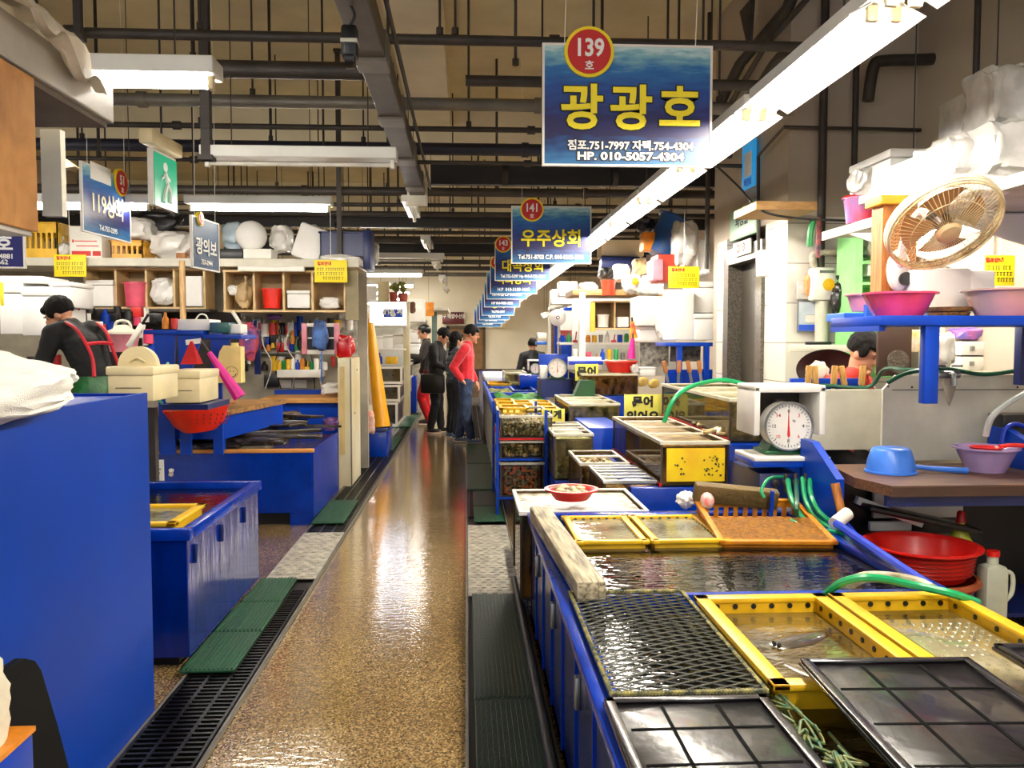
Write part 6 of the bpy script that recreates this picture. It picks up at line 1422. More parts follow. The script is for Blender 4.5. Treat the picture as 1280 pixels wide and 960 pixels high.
P('string', MB().cyl((-.0, 0, .07), (.01, 0, .17), .002), PAPER, t); P('print_lines', MB().box(-.01, .03, -.002, 0, 0, .006).box(-.01, .0, -.002, 0, -.03, -.02).box(.012, .022, -.002, 0, -.03, -.02), TXTK, t)
S('pipe_elbow', MB().lathe(at(214, 590, y=6.84), [(.0, -.03), (.02, -.03), (.016, .0), (.022, .02), (0, .03)], 12, rot=(.5, .3, 0)), WHITE, 'small white drain stub on the front of the long blue tank', 'pipe')
# red basket on a ledge
p0 = at(216, 522, y=6.5)
t = T('work_bench', 'blue bench end with a wooden edge behind the red basket', 'bench', (at(265, 500, y=6.75).x, 6.75, 0)); zt = at(265, 506, y=6.75).z
P('top', MB().hexa([(-.55, 0, zt - .09), (.10, -.0, zt - .09), (.42, .75, zt - .05), (-.55, .75, zt - .05)], [(-.55, 0, zt - .05), (.10, 0, zt - .05), (.42, .75, zt - .01), (-.55, .75, zt - .01)]), m_wood('bench_edge_wood', (96, 70, 40), (170, 124, 70), (2, 10, 10)), t, smooth=False)
P('frame', MB().hexa([(-.55, .03, zt - .28), (.08, .03, zt - .28), (.40, .72, zt - .22), (-.55, .72, zt - .22)], [(-.55, .03, zt - .09), (.08, .03, zt - .09), (.40, .72, zt - .05), (-.55, .72, zt - .05)]), BLUE, t, smooth=False)
for x in (-.5, .02): P('leg', MB().box(x, x + .05, .06, .11, .63, zt - .25), BLUE, t)
p = at(251, 540, y=6.45)
t = T('red_basket', 'bright red half round basket hanging at the bench front on the left', 'basket', (p.x, 6.45, p.z)); RB = mat('bright_red_plastic', (240, 40, 20), .35)
P('bowl', MB().lathe((0, 0, 0), [(0, 0), (.12, .01), (.19, .07), (.235, .17), (.25, .19), (.25, .2), (.225, .18), (.18, .08), (.11, .02), (0, .012)], 32, 1, .7, (math.radians(4), math.radians(-7), 0)), RB, t)
P('wood_lip', MB().box(-.27, .27, -.02, .02, .175, .195, .004, (0, math.radians(-8), 0)), WOODO, t, 'orange wooden lip')
for r_ in range(3):
    for i in range(14):
        a = PI + PI * (i + .5) / 14; rr = .20 + .016 * r_; P('slot', MB().box(rr * math.cos(a) - .004, rr * math.cos(a) + .004, rr * .7 * math.sin(a) - .006, rr * .7 * math.sin(a), .07 + .032 * r_, .09 + .032 * r_), DRED, t, smooth=False)
# beige scale boxes
def sbox(lab, u0, v0, u1, v1, y, top=False):
    x0, x1, z0, z1 = span(u0, v0, u1, v1, y); w_, h = (x1 - x0) / 2, z1 - z0
    t = T('scale_cover', lab, 'box', ((x0 + x1) / 2, y + .2, z0)); P('body', MB().box(-w_ * .94, w_ * .94, -.2, .2, 0, h * .78, .01), CREAM, t); P('lid', MB().box(-w_, w_, -.21, .21, h * .74, h, .012), CREAM, t)
    if top: P('dial_back', MB().cyl((-.03, -.02, h), (-.03, .03, h), .11, n=28), CREAM, t); P('handle', MB().tube([(-.07, -.03, h + .02), (-.03, -.03, h + .045), (.02, -.03, h + .02)], .006), CREAM, t)
    P('slot', MB().box(-.08, .06, -.204, -.2, h * .38, h * .395), DARKM, t)
sbox('beige plastic scale box with a round dial top beside the green apron', 133, 458, 193, 502, 4.7, True)
sbox('beige plastic scale box right of the one with the dial top', 205, 463, 251, 504, 5.4)
S('box_stand', MB().box(at(205, 505, y=5.4).x, at(262, 505, y=5.4).x, 5.36, 5.85, at(205, 512, y=5.4).z, at(205, 505, y=5.4).z - .001), NAVY, 'dark blue board under the right beige scale box', 'board')
S('stand_post', MB().box(-2.1, -2.04, 5.55, 5.61, .0, at(205, 512, y=5.4).z), DARKM, 'dark post under the beige scale box', 'post')
S('stand_post', MB().box(-2.13, -2.05, 4.8, 4.9, .0, at(165, 503, y=4.7).z), DARKM, 'dark post under the dial topped scale box', 'post')
# ================================================================== blue supports and things on them
yb = 6.6
t = T('blue_bench', 'blue topped bench on trapezoid supports at the left middle', 'bench', (at(240, 415, y=yb).x, yb, 0))
zt = at(240, 413, y=yb).z; ox = t.location.x
for u0, u1, v in ((179, 220, 413), (219, 254, 414), (253, 301, 419)):
    a = at(u0, v, y=yb); b = at(u1, v, y=yb); P('top', MB().box(a.x - ox, b.x - ox, 0, .5, a.z - .03, a.z + .005, .003), BLUE, t)
for (u0, u1, u2, u3) in ((190, 218, 196, 216), (221, 252, 222, 236), (262, 287, 264, 276)):
    a = at(u0, 418, y=yb); b = at(u1, 418, y=yb); c = at(u3, 470, y=yb); d = at(u2, 470, y=yb)
    P('support', MB().prism([(a.x - ox, a.z), (b.x - ox, b.z), (c.x - ox, c.z), (c.x - ox, .62), (d.x - ox, .62), (d.x - ox, d.z)], .02, .05, 'y'), BLUE, t, smooth=False)
p = at(241, 427, y=yb); P('sticker', MB().box(-.06, .06, -.002, 0, -.02, .02, rot=(0, -.12, 0)), PAPER, t, 'white sticker on the middle support').location = (p.x - ox, .018, p.z)
ys = 6.7
def bx2(lab, u0, v0, u1, v1, y, d, m_, nm, cat): return px(lab, u0, v0, u1, v1, y, d, m_, nm, cat)
bx2('white long tub on the blue bench tops at the left', 221, 399, 262, 413, ys, .3, WHITE, 'white_tub', 'tub'); bx2('dark green cutting box on the right blue bench top', 262, 403, 286, 416, ys - .05, .2, mat('dark_teal_plastic', (30, 90, 80), .4, c2=(30, 50, 110)), 'teal_box', 'box')
small(207, 411, ys, 0, 8, 8, 20, 'on the left blue bench top beside the white tub'); small(218, 411, ys, 2, 0, 8, 12, 'on the left blue bench top next to the bottle'); bx2('small white carton behind the dark green box', 286, 405, 301, 417, ys, .2, WHITE, 'carton', 'box')
m = MB().tube([at(244, 400, y=6.8), at(250, 393, y=6.8), at(257, 394, y=6.8), at(260, 400, y=6.8)], .006); S('wire_handle', m, PAPER, 'white wire loop above the long white tub', 'wire')
p = at(283, 479, y=6.5)
t = T('cream_bottle', 'cream plastic bottle with a smiling face mark at the left middle', 'bottle', (p.x, 6.6, p.z)); CB = mat('buttery_plastic', (240, 220, 140), .4)
P('body', MB().prism([(-.11, 0), (.10, 0), (.10, .28), (-.03, .29), (-.06, .24)], -.06, .06, 'y'), CB, t); m = MB(); m.tube([(.03 + .035 * math.cos(a), -.063, .08 + .035 * math.sin(a)) for a in [PI * (1.05 + .9 * i / 6) for i in range(7)]], .004, n=5, sub=1); m.ell((.02, -.063, .09), .005, .003, .006, 1).ell((.045, -.063, .09), .005, .003, .006, 1)
m.tube([(.03 + .047 * math.cos(a), -.062, .08 + .047 * math.sin(a)) for a in [2 * PI * i / 20 for i in range(21)]], .002, n=4, sub=1); P('face_mark', m, mat('olive_mark', (110, 90, 20), .5), t); P('neck', MB().cyl((.04, 0, .28), (.04, 0, .31), .03), CB, t)
umbrella('folded magenta umbrella leaning across the left bench', 254, 430, 302, 500, 6.3, mat('magenta_fabric', (226, 30, 150))); 
p = at(240, 455, y=6.35); S('red_cone', MB().cyl(p, p + Vector((-.0, 0, .17)), .09, .01, n=4), RED, 'red folded cloth peak between the blue supports', 'cloth')
bx2('red plastic holder beside the beige scale box', 260, 480, 268, 490, 6.4, .1, RED, 'red_holder', 'holder')
m = MB().tube([at(210, 454, y=5.9), at(197, 470, y=5.6), at(192, 488, y=5.5), at(203, 505, y=5.5)], .009); S('hose', m, mat('pale_green_hose', (90, 180, 130), .4), 'pale green hose curving left of the right beige scale box', 'hose')
# left counter with foam boxes and the worker
t = T('blue_bench', 'blue counter with tapering supports under the white foam stack at the far left', 'bench', (at(20, 420, y=7.5).x, 5.0, 0)); ox = t.location.x
a = at(3, 422, y=7.5); b = at(37, 424, y=7.5); P('top', MB().box(a.x - ox, b.x - ox, 0, .5, a.z - .03, a.z), BLUE, t); a2 = at(37, 424, y=7.5); b2 = at(92, 427, y=7.5); P('top', MB().box(a2.x - ox, b2.x - ox, .2, .55, a2.z - .04, a2.z - .01), BLUE, t)
P('support', MB().prism([(a.x - ox + .03, a.z - .03), (b.x - ox - .03, a.z - .03), (b.x - ox - .08, .7), (a.x - ox + .06, .7)], .02, .05, 'y'), BLUE, t); P('lower_shelf', MB().box(-.1, .3, .3, .6, at(60, 455, y=7.8).z - .02, at(60, 455, y=7.8).z), BLUE, t); P('leg', MB().box(.2, .25, .5, .55, 0, a.z - .04), BLUE, t)
foam('tall stack of white foam boxes under the far left shelf, leftmost', 0, 354, 28, 418, 7.5, .5); foam('big white foam box in the far left stack, middle', 28, 358, 62, 420, 7.5, .5); foam('white foam box in the far left stack, rightmost below', 62, 352, 88, 384, 7.55, .45); foam('lower white foam box before the worker', 62, 385, 82, 426, 7.6, .4, lid=False)
px('flat white lids lying over the far left foam stack', 0, 345, 52, 354, 7.5, .5, PAPER, 'foam_slab', 'slab')
px('yellow paper strip at the far left edge beside the foam stack', 0, 353, 3, 382, 7.4, .02, YSIGN, 'paper_strip', 'strip')
bag('red cloth hanging at the right of the foam stack', 88, 358, 99, 388, 7.8, RED, .08, False)
for i, (u, v) in enumerate(((40, 452), (52, 449), (66, 450), (47, 460))): small(u, v + 8, 8.0, 4 + (i % 2), [4, 8, 0, 4][i], 12, 14, 'in the dark under the far left counter, item %s' % ['one', 'two', 'three', 'four'][i])
px('grey fish cutting table before the worker', 10, 478, 88, 484, 7.0, .4, STEEL, 'steel_table', 'table')
px('dark plinth of the fish cutting table', 14, 484, 86, 560, 7.05, .3, NAVY, 'metal_cabinet', 'cabinet')
# pink bowl with lid behind worker, helmet-like pot
t = T('rice_cooker', 'pale pink lidded pot behind the worker', 'pot', (at(148, 425, y=7.6).x, 7.7, at(148, 440, y=7.6).z)); P('body', MB().lathe((0, 0, 0), [(0, 0), (.11, 0), (.14, .15), (.15, .16)], 24), LPINK, t); P('lid', MB().lathe((0, 0, .16), [(.155, 0), (.15, .02), (.08, .05), (.05, .08), (0, .085)], 24), PALE, t); P('handle', MB().tube([(-.08, 0, .19), (-.05, 0, .27), (.05, 0, .27), (.08, 0, .19)], .012), PALE, t)
t = T('paddle', 'long white plastic paddle leaning behind the lidded pot', 'paddle', (at(160, 434, y=7.5).x, 7.5, at(160, 434, y=7.5).z), 0, None, (0, math.radians(32), 0)); P('blade', MB().box(-.025, .025, -.01, .01, 0, .24, .008), WHITE, t); P('handle', MB().cyl((0, 0, .24), (0, 0, .34), .012), BLACK, t)
# ================================================================== left shelf with bags
ysf = 9.0
zb = at(250, 333, y=ysf).z; ztp = at(250, 323, y=ysf).z
t = T('wall_shelf', 'long white shelf carrying bags and crates across the left stalls', 'shelf', (-2.9, ysf, zb))
P('board', MB().box(-2.9, 1.75, 0, .75, 0, ztp - zb, .004), WHITE, t, smooth=False)
P('edge', MB().box(-2.9, 1.76, -.012, 0, .0, ztp - zb, .003), PALE, t, smooth=False)
ST('wall_left_stalls', MB().box(-6.4, -1.15, 9.76, 9.84, 0, zb), mat('grey_stall_board', (176, 168, 148), .6, var=.15, vs_=3), 'grey board back of the left stalls')
def on(lab, u0, v0, u1, v1=323, m_=None, **k): return bag(lab, u0, v0, u1, v1, 9.12, m_, min(.55, (u1 - u0) * .009), **k)
px_ = lambda *a: px(*a)
crate('yellow plastic crate at the far left of the long shelf', at(24, 300, y=9.1).x, at(72, 300, y=9.1).x, 9.1, 9.6, ztp, at(24, 278, y=9.1).z - ztp, YEL)
bag('clear bag of foam trays right of the yellow crate', 68, 296, 84, 322, 9.1, BAGC, .2)
x0, x1, z0, z1 = span(85, 282, 124, 318, 9.05); t = T('printed_carton', 'white carton with red band on the long shelf', 'box', ((x0 + x1) / 2, 9.3, ztp)); P('body', MB().box(-(x1 - x0) / 2, (x1 - x0) / 2, -.2, .2, 0, z1 - ztp, .004), PAPER, t); hw = (x1 - x0) / 2
P('red_band', MB().box(-hw * .9, hw * .3, -.203, -.2, .03, .08).box(hw * .42, hw * .92, -.203, -.2, .03, .08), TXTR, t); P('print_lines', MB().box(-hw * .7, hw * .7, -.203, -.2, .18, .19).box(-hw * .6, hw * .8, -.203, -.2, .13, .14).box(-hw * .85, -hw * .75, -.203, -.2, .17, .2), TXTR, t)
crate('yellow basket under white bags on the long shelf', at(138, 300, y=9.1).x, at(178, 300, y=9.1).x, 9.1, 9.55, ztp, .19, mat('warm_yellow_plastic', (240, 176, 30), .4), 'yellow_basket', None, 'basket')
bag('white bag lying on the yellow basket', 126, 268, 190, 301, 9.15, BAGW, .4, False, seed=3)
on('big white bag tilted right of the yellow basket', 175, 284, 244, 324, BAGW, knot=False, seed=8)
bag('dark net bundle behind the big white bag', 150, 262, 232, 290, 9.4, BLACK, .2, False)
px('small wooden block on the long shelf, left', 220, 316, 232, 323, 9.05, .1, WOODO, 'wood_block', 'block'); px('small wooden block on the long shelf, right', 236, 310, 246, 323, 9.05, .1, WOODO, 'wood_block', 'block')
on('tan sack behind the narrow blue sign', 256, 276, 276, 323, BAGT, knot=False)
bag('pale blue bag of boxes right of the tan sack', 270, 274, 304, 312, 9.2, BAGBL, .4, False, sq=.5); 
px('black crate under the pale blue bag', 274, 311, 303, 323, 9.15, .35, BLACK, 'black_crate', 'crate')
t = S('round_foam', MB().ell(at(314, 295, y=9.2), .17, .12, .165, 3, (0, .3, 0)), FOAM, 'large round white wrapped disc on the long shelf', 'disc')
bag('white bag between the round disc and the square foam box', 332, 278, 364, 316, 9.25, BAGW, .35, False)
px('open white carton with blue corner under the round disc', 304, 311, 339, 323, 9.05, .3, PAPER, 'carton', 'box')
p = at(378, 302, y=9.15); o = S('foam_box', MB().box(-.155, .155, -.12, .12, -.19, .19, .03), FOAM, 'square white foam box tilted on one corner on the long shelf', 'box'); o.location = (p.x, 9.3, p.z - .185); o.rotation_euler = (0, math.radians(20), 0)
bag('clear wrapped bundle behind the tilted foam box', 376, 278, 404, 316, 9.45, BAGC, .25, False)
crate('navy blue crate stack at the right end of the long shelf', at(400, 300, y=9.15).x, at(458, 300, y=9.15).x, 9.15, 9.6, ztp + .05, at(400, 290, y=9.15).z - ztp - .05, NAVY, holes=False)
px('upright dark blue board at the end of the navy crates', 454, 287, 463, 336, 9.1, .4, NAVY, 'blue_board', 'board')
bag('long flat white bag before the navy crates', 392, 316, 454, 334, 8.98, BAGW, .3, False)
bag('white bag hanging past the right end of the long shelf', 458, 300, 474, 332, 9.7, BAGC, .25, False)
# pole, cubbies
p = at(229, 400, y=8.6); S('wooden_pole', MB().cyl((p.x, 8.6, at(229, 407, y=8.6).z), (p.x, 8.6, at(229, 326, y=8.6).z), .03, n=12), m_wood('pale_pole_wood', (170, 130, 80), (216, 180, 126), (12, 12, 1.5)), 'round wooden pole standing before the left cubbies', 'pole')
def cubby(lab, u0, v0, u1, v1, y, divs):
    x0, x1, z0, z1 = span(u0, v0, u1, v1, y); t = T('cubby_shelf', lab, 'shelf', ((x0 + x1) / 2, y, z0)); hw, h = (x1 - x0) / 2, z1 - z0
    m = MB(); m.box(-hw, hw, 0, .35, 0, .022); m.box(-hw, hw, 0, .35, h - .022, h)
    for u in [u0 + 1.2] + divs + [u1 - 1.2]: x = at(u, v0, y=y).x - (x0 + x1) / 2; m.box(x - .011, x + .011, 0, .35, .022, h - .022)
    P('frame', m, PLY, t, smooth=False); P('back', MB().box(-hw, hw, .33, .35, 0, h), mat('tan_back_board', (170, 142, 100), .6), t, smooth=False); return z0 + .024
cubby('pale plywood cubby row under the left shelf, left unit with pink bucket', 104, 335, 256, 386, 9.2, [144, 182, 217])
cubby('pale plywood cubby row under the left shelf, right unit with red bucket', 279, 338, 432, 390, 9.1, [317, 354, 390])
foam('stack of white foam trays in the first compartment of the left cubby', 108, 350, 141, 383, 9.15, .25)
bucket('pink bucket in the second compartment of the left cubby', 149, 352, 179, 383, 9.1, mat('rose_plastic', (240, 90, 120), .35), .84)
bag('white bags stuffed in the third compartment of the left cubby', 182, 343, 216, 383, 9.15, BAGW, .25, False); foam('white foam stack in the fourth compartment of the left cubby', 225, 345, 252, 383, 9.15, .25, lid=False)
bag('tan draped net bag in the first compartment of the right cubby', 292, 345, 312, 386, 9.1, BAGT, .2); bag('white bag low in the first compartment of the right cubby', 282, 355, 298, 370, 9.1, BAGW, .15, False)
bucket('red bucket in the second compartment of the right cubby', 324, 360, 350, 385, 9.05, mat('bright_red_plastic', (240, 40, 20)), .82)
foam('white tub with a notched lid in the third compartment of the right cubby', 359, 363, 387, 385, 9.1, .2); bag('folded white towels in the fourth compartment of the right cubby', 397, 371, 424, 386, 9.1, BAGW, .2, False, sq=.5)
px('thin unlit white light under the long shelf above the red bucket', 297, 333, 380, 339, 8.95, .08, WHITE, 'light_strip', 'light')
px('white paper on the grey wall right of the cubby', 440, 365, 448, 377, 9.74, .02, PAPER, 'paper', 'paper')
p = at(429, 390, y=9.05); S('corner_board', MB().box(at(431, 390, y=9.05).x, at(447, 390, y=9.05).x, 9.1, 9.13, at(430, 400, y=9.05).z, at(430, 337, y=9.05).z), mat('khaki_board', (150, 138, 104), .6), 'khaki board closing the right end of the cubbies', 'board')
# tools on the wall under cubbies
px('long metal shelf with small tools under the cubbies', 346, 462, 400, 472, 9.4, .35, WHITE2, 'shelf_board', 'shelf'); px('rail with hanging tools below the right cubby', 296, 440, 380, 443, 9.66, .1, GALV, 'tool_rail', 'rail')
names = ['far left', 'second from left', 'third from left', 'fourth from left', 'fifth from left', 'sixth from left', 'left of centre', 'centre', 'right of centre', 'fourth from right', 'third from right', 'second from right', 'far right']
for i in range(13): small(303 + i * 5.6, 418 + R.uniform(-3, 8), 9.72, R.randint(0, 5), i * 5 + 4, 6, R.uniform(9, 18), 'hung on the tool wall, upper row, ' + names[i])
for i in range(13): small(301 + i * 5.8, 438 + R.uniform(-3, 2), 9.72, R.randint(0, 5), i * 4 + 2, 6, R.uniform(8, 14), 'hung on the tool wall, lower row, ' + names[i])
for i in range(9): small(349 + i * 5.8, 462, 9.42, [0, 1, 2, 3, 0, 3, 5, 1, 2][i], [3, 5, 3, 2, 1, 8, 3, 5, 2][i], 6, R.uniform(8, 14), 'on the long metal shelf, ' + names[i])
px('red white radio hanging on the tool wall', 346, 428, 355, 440, 9.68, .08, RED, 'red_radio', 'radio'); px('dark electric box below the tool wall', 330, 468, 348, 484, 9.68, .08, BLACK, 'switch_box', 'box')
for i, u in enumerate((349, 368)): px('white socket plate under the metal shelf, %s' % ('left', 'right')[i], u, 475, u + 15, 485, 9.73, .03, WHITE, 'socket_plate', 'socket')
px('tall dark blue board hanging left of the tools', 318, 412, 325, 468, 9.3, .03, NAVY, 'blue_board', 'board'); bag('purple dark bag hanging under the right cubby', 330, 392, 352, 400, 9.3, mat('purple_bag', (90, 50, 110), .5), .1, False)
m = MB().tube([at(291, 390, y=8.9), at(301, 406, y=8.85), at(309, 425, y=8.85)], .02); S('white_tube', m, WHITE, 'white plastic tube hanging slantwise left of the tools', 'tube')
bag('orange and blue bag hanging at the left of the tool wall', 298, 402, 320, 452, 9.0, mat('orange_blue_fabric', (226, 80, 40), .5, c2=(60, 50, 130), vs_=5), .15, False, seed=4)
x0, x1, z0, z1 = span(377, 404, 424, 443, 9.3)
t = T('pink_rack', 'pink framed rack with dark cloths hanging on the left wall', 'rack', ((x0 + x1) / 2, 9.3, z0)); hw, h = (x1 - x0) / 2, z1 - z0
P('frame', MB().box(-hw, -hw + .06, 0, .05, 0, h, .01).box(hw - .06, hw, 0, .05, 0, h, .01), LPINK, t, 'pink side frames'); P('bars', MB().box(-hw, hw, .01, .04, 0, .05, .004).box(-hw, hw, .01, .04, h - .04, h, .004).box(-hw, hw, .02, .03, h * .5, h * .55), WHITE, t); P('back', MB().box(-hw + .06, hw - .06, .04, .05, .05, h - .04), BLACK, t)
bag('dark navy cloths hanging over the pink rack', 388, 398, 410, 440, 9.15, mat('navy_cloth', (18, 22, 48), .7, c2=(80, 120, 190), vs_=7, bump=.6), .1, False, seed=12)
bag('shiny red bag hanging right of the pink rack', 419, 416, 443, 452, 9.1, mat('shiny_red_bag', (190, 20, 24), .2, coat=.6, bump=.5), .15, False, seed=2)
m = MB().cyl(at(402, 440, y=9), at(402, 478, y=9), .008); S('blue_rope', m, LB, 'light blue cord hanging from the dark cloths', 'cord')
# dark clutter at left wall behind the worker
for i, (u, v, k, c, h) in enumerate(((120, 400, 4, 4, 14), (132, 405, 0, 1, 18), (141, 402, 4, 4, 10), (170, 396, 4, 0, 12), (178, 420, 5, 2, 14), (168, 436, 4, 4, 20), (186, 430, 3, 6, 18), (176, 448, 4, 4, 14), (190, 442, 0, 1, 12), (112, 392, 3, 4, 9), (160, 402, 2, 4, 12), (196, 402, 4, 4, 10))):
    small(u, v, 8.4, k, c, 12, h, 'in the dark clutter behind the worker, at %s' % ['upper left', 'left of the pot', 'above the pot', 'upper right', 'right upper', 'right middle', 'beside the blue support', 'right lower', 'lowest right', 'far upper left', 'above the pot right', 'top right'][i])
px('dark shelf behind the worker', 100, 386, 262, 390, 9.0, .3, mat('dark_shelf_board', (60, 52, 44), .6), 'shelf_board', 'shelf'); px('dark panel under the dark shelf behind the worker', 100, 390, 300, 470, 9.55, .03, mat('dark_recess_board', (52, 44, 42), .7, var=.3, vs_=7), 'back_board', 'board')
px('paper price list pinned behind the worker head', 110, 402, 128, 414, 8.0, .02, PAPER, 'paper', 'paper')
# back bench
t = T('blue_bench', 'blue bench with a tan wooden top before the tool wall', 'bench', (at(372, 500, y=8.75).x, 8.9, 0)); a = at(325, 504, y=8.75); b = at(425, 504, y=8.75); ox = t.location.x; zt = at(372, 498, y=8.75).z
P('top', MB().box(a.x - ox, b.x - ox, -.15, .55, zt - .05, zt, .004), m_wood('tan_bench_wood', (190, 130, 64), (222, 168, 96), (2, 10, 10)), t, smooth=False); P('body', MB().box(a.x - ox + .12, b.x - ox, -.10, .5, .0, zt - .05), BLUE, t, smooth=False); P('back_strip', MB().box(a.x - ox, b.x - ox, .50, .55, zt, zt + .05), BLUE, t); P('door_gap', MB().box(-.01, .01, -.104, -.1, .1, zt - .1), NAVY, t)
bag('white crumpled cloth on the right end of the tan bench top', 398, 478, 428, 496, 8.9, BAGW, .2, False, seed=6); bag('purple plastic bag on the tank below the tan bench', 400, 522, 424, 540, 8.5, mat('purple_bag', (90, 50, 110)), .2, False)
px('white small paper beside the blue bench', 330, 509, 337, 517, 8.7, .01, PAPER, 'paper', 'paper')
# white partition pillar
t = T('partition', 'cream white partition standing at the end of the left stalls by the aisle', 'partition', (-1.31, 8.55, 0)); P('panel', MB().box(0, .13, 0, .75, 0, 1.335, .006), mat('cream_partition', (214, 208, 184), .5, c2=(190, 176, 130), vs_=1.6), t, smooth=False)
P('strip', MB().box(.02, .07, -.006, 0, .35, 1.25), mat('tan_strip', (206, 180, 120), .5), t, smooth=False); P('side_edge', MB().box(.125, .136, -.004, .03, 0, 1.33), GALV, t, smooth=False)
for z, yy in ((.75, .3), (1.2, .5)): P('screw', MB().cyl((.128, yy, z), (.134, yy, z), .012, n=8), DARKM, t)
p = at(432, 425, y=9.6)
S('stone_wall_patch', MB().box(at(424, 430, y=9.7).x, at(446, 430, y=9.7).x, 9.70, 9.75, at(430, 447, y=9.7).z, at(430, 392, y=9.7).z), mat('cracked_plaster', (196, 192, 180), .8, var=.3, vs_=16, bump=.6), 'cracked pale plaster board behind the red bag', 'board')
# yellow rolled sheets
a = at(462, 404, y=11.0); b = at(478, 534, y=10.8)
m = MB().tube([b, b.lerp(a, .5), a], lambda q: .105 - .05 * q, n=16, sub=2); S('rolled_sheet', m, mat('orange_yellow_sheet', (252, 176, 10), .35, var=.06), 'tall orange yellow rolled sheet leaning beside the aisle', 'rolled sheet')
a = at(456, 380, y=11.4); b = at(466, 450, y=11.4); S('rolled_sheet', MB().tube([b, a], .035, n=10), mat('dark_yellow_sheet', (206, 140, 20), .4), 'thin dark yellow pole behind the rolled orange sheet', 'pole')
px('pale wooden frame edge behind the rolled sheet', 452, 350, 456, 470, 11.6, .08, PLY, 'frame_post', 'post')
t = T('blue_box', 'blue box under the rolled sheet beside the partition', 'box', (at(470, 545, y=10.9).x, 10.9, 0)); P('body', MB().box(-.30, .16, -.2, .5, 0, at(470, 540, y=10.7).z, .01), BLUE2, t); P('lid', MB().box(-.31, .17, -.21, .51, at(470, 540, y=10.7).z, at(470, 537, y=10.7).z + .02, .006), NAVY, t)
px('white board behind the rolled sheet', 452, 470, 466, 506, 11.1, .03, WHITE, 'white_board', 'board')
bag('clear plastic bag with red print hanging by the rolled sheet', 451, 508, 469, 546, 10.2, mat('clear_bag_red_print', (226, 222, 210), .25, c2=(214, 120, 90), vs_=5, bump=.6), .12, seed=3)
# white sign cabinet and racks further down the left
x0, x1, z0, z1 = span(462, 377, 508, 409, 12.4)
t = T('stall_cabinet', 'white lit cabinet with a blue name panel on the left', 'cabinet', ((x0 + x1) / 2, 12.4, z0)); hw, h = (x1 - x0) / 2, z1 - z0
P('body', MB().box(-hw, hw, 0, .7, 0, h, .01), WHITE, t); P('name_panel', MB().box(-hw * .25, hw * .8, -.014, -.008, h * .38, h * .72), mat('bright_blue_panel', (20, 80, 210), .4), t, 'blue panel with white characters'); text('해광장', h * .30, TXTW, t, (hw * .28, -.018, h * .55), bold=.008, wspace=1.1)
P('lit_face', MB().box(-hw * .96, hw * .96, -.008, 0, .02, h * .97), ADDGLOW, t, 'glowing white face'); P('frame_bottom', MB().box(-hw * .9, hw, -.01, 0, 0, .03), PALE, t)  # emission added on the face; the cabinet itself is no lamp
px('cream end post of the white cabinet', 505, 378, 512, 520, 12.5, .1, mat('cream_partition', (214, 208, 184)), 'frame_post', 'post')
bucket('brown red flower box with plant on the white cabinet, left', 486, 365, 497, 377, 12.45, mat('terracotta', (160, 60, 36), .6), .8); bucket('brown red flower box on the white cabinet, right', 497, 366, 510, 377, 12.45, mat('terracotta', (160, 60, 36)), .8)
m = MB()
for i in range(30): p = at(497 + R.uniform(-9, 9), 360 + R.uniform(-6, 4), y=12.55); m.ell(p, .04, .03, .02, 1, (R.random() * 3, R.random() * 3, 0))
S('plant', m, mat('yellow_green_leaf', (120, 120, 40), .5), 'bushy green plant in the flower boxes', 'plant')
px('white paper notice pinned left of the flower boxes', 457, 357, 471, 375, 12.3, .02, PAPER, 'paper', 'paper'); px('cream carton between the notice and the flower box', 472, 352, 486, 377, 12.6, .3, CREAM, 'carton', 'box')
for i, (u0, v0, u1, v1) in enumerate(((467, 420, 479, 436), (479, 418, 491, 436), (491, 417, 505, 430))): foam('white box on the shelf under the cabinet, %s' % ['left', 'middle', 'right'][i], u0, v0, u1, v1, 12.6, .3)
px('pale shelf under the white cabinet boxes', 463, 436, 507, 438, 12.4, .5, WHITE, 'shelf_board', 'shelf'); px('pale back board under the white cabinet', 463, 409, 507, 470, 13.2, .03, WHITE2, 'back_board', 'board'); px('yellow box on the white tank rack', 482, 446, 496, 455, 12.5, .2, YEL, 'yellow_box', 'box')
small(474, 455, 12.5, 0, 1, 8, 14, 'on the white tank rack left of the yellow box')
for i, (u0, v0, u1, v1) in enumerate(((471, 458, 503, 480), (474, 481, 500, 502), (480, 503, 497, 533))):
    x0, x1, z0, z1 = span(u0, v0, u1, v1, 12.5); t = T('white_tank', 'white framed glass tank in the rack left of the aisle, %s' % ['top', 'middle', 'bottom'][i], 'fish tank', ((x0 + x1) / 2, 12.5, z0)); hw, h = (x1 - x0) / 2, z1 - z0; f_ = .035
    P('frame', MB().box(-hw, hw, 0, .04, 0, f_).box(-hw, hw, 0, .04, h - f_, h).box(-hw, -hw + f_, 0, .04, f_, h - f_).box(hw - f_, hw, 0, .04, f_, h - f_).box(hw - f_, hw, .04, 2.6, 0, f_).box(hw - f_, hw, .04, 2.6, h - f_, h).box(hw - f_, hw, 1.2, 1.25, f_, h - f_).box(hw - f_, hw, 2.55, 2.6, f_, h - f_), WHITE, t, smooth=False)
    P('glass', MB().box(-hw + f_, hw - f_, .03, .035, f_, h - f_), mat('dark_tank_glass', (30, 30, 26), .1, c2=(70, 64, 44), coat=.6), t, smooth=False); P('body', MB().box(-hw + .01, hw - .02, .045, 2.58, 0.01, h - .01), mat('dark_tank_inside', (60, 58, 50), .4), t, smooth=False)
px('blue box behind the red trousered worker', 504, 470, 520, 516, 15.6, .4, BLUE2, 'blue_box', 'box'); bag('brown dried bundle hanging right of the cabinet', 508, 376, 520, 392, 12.9, mat('dried_brown', (110, 70, 50), .7, bump=1), .12, False)
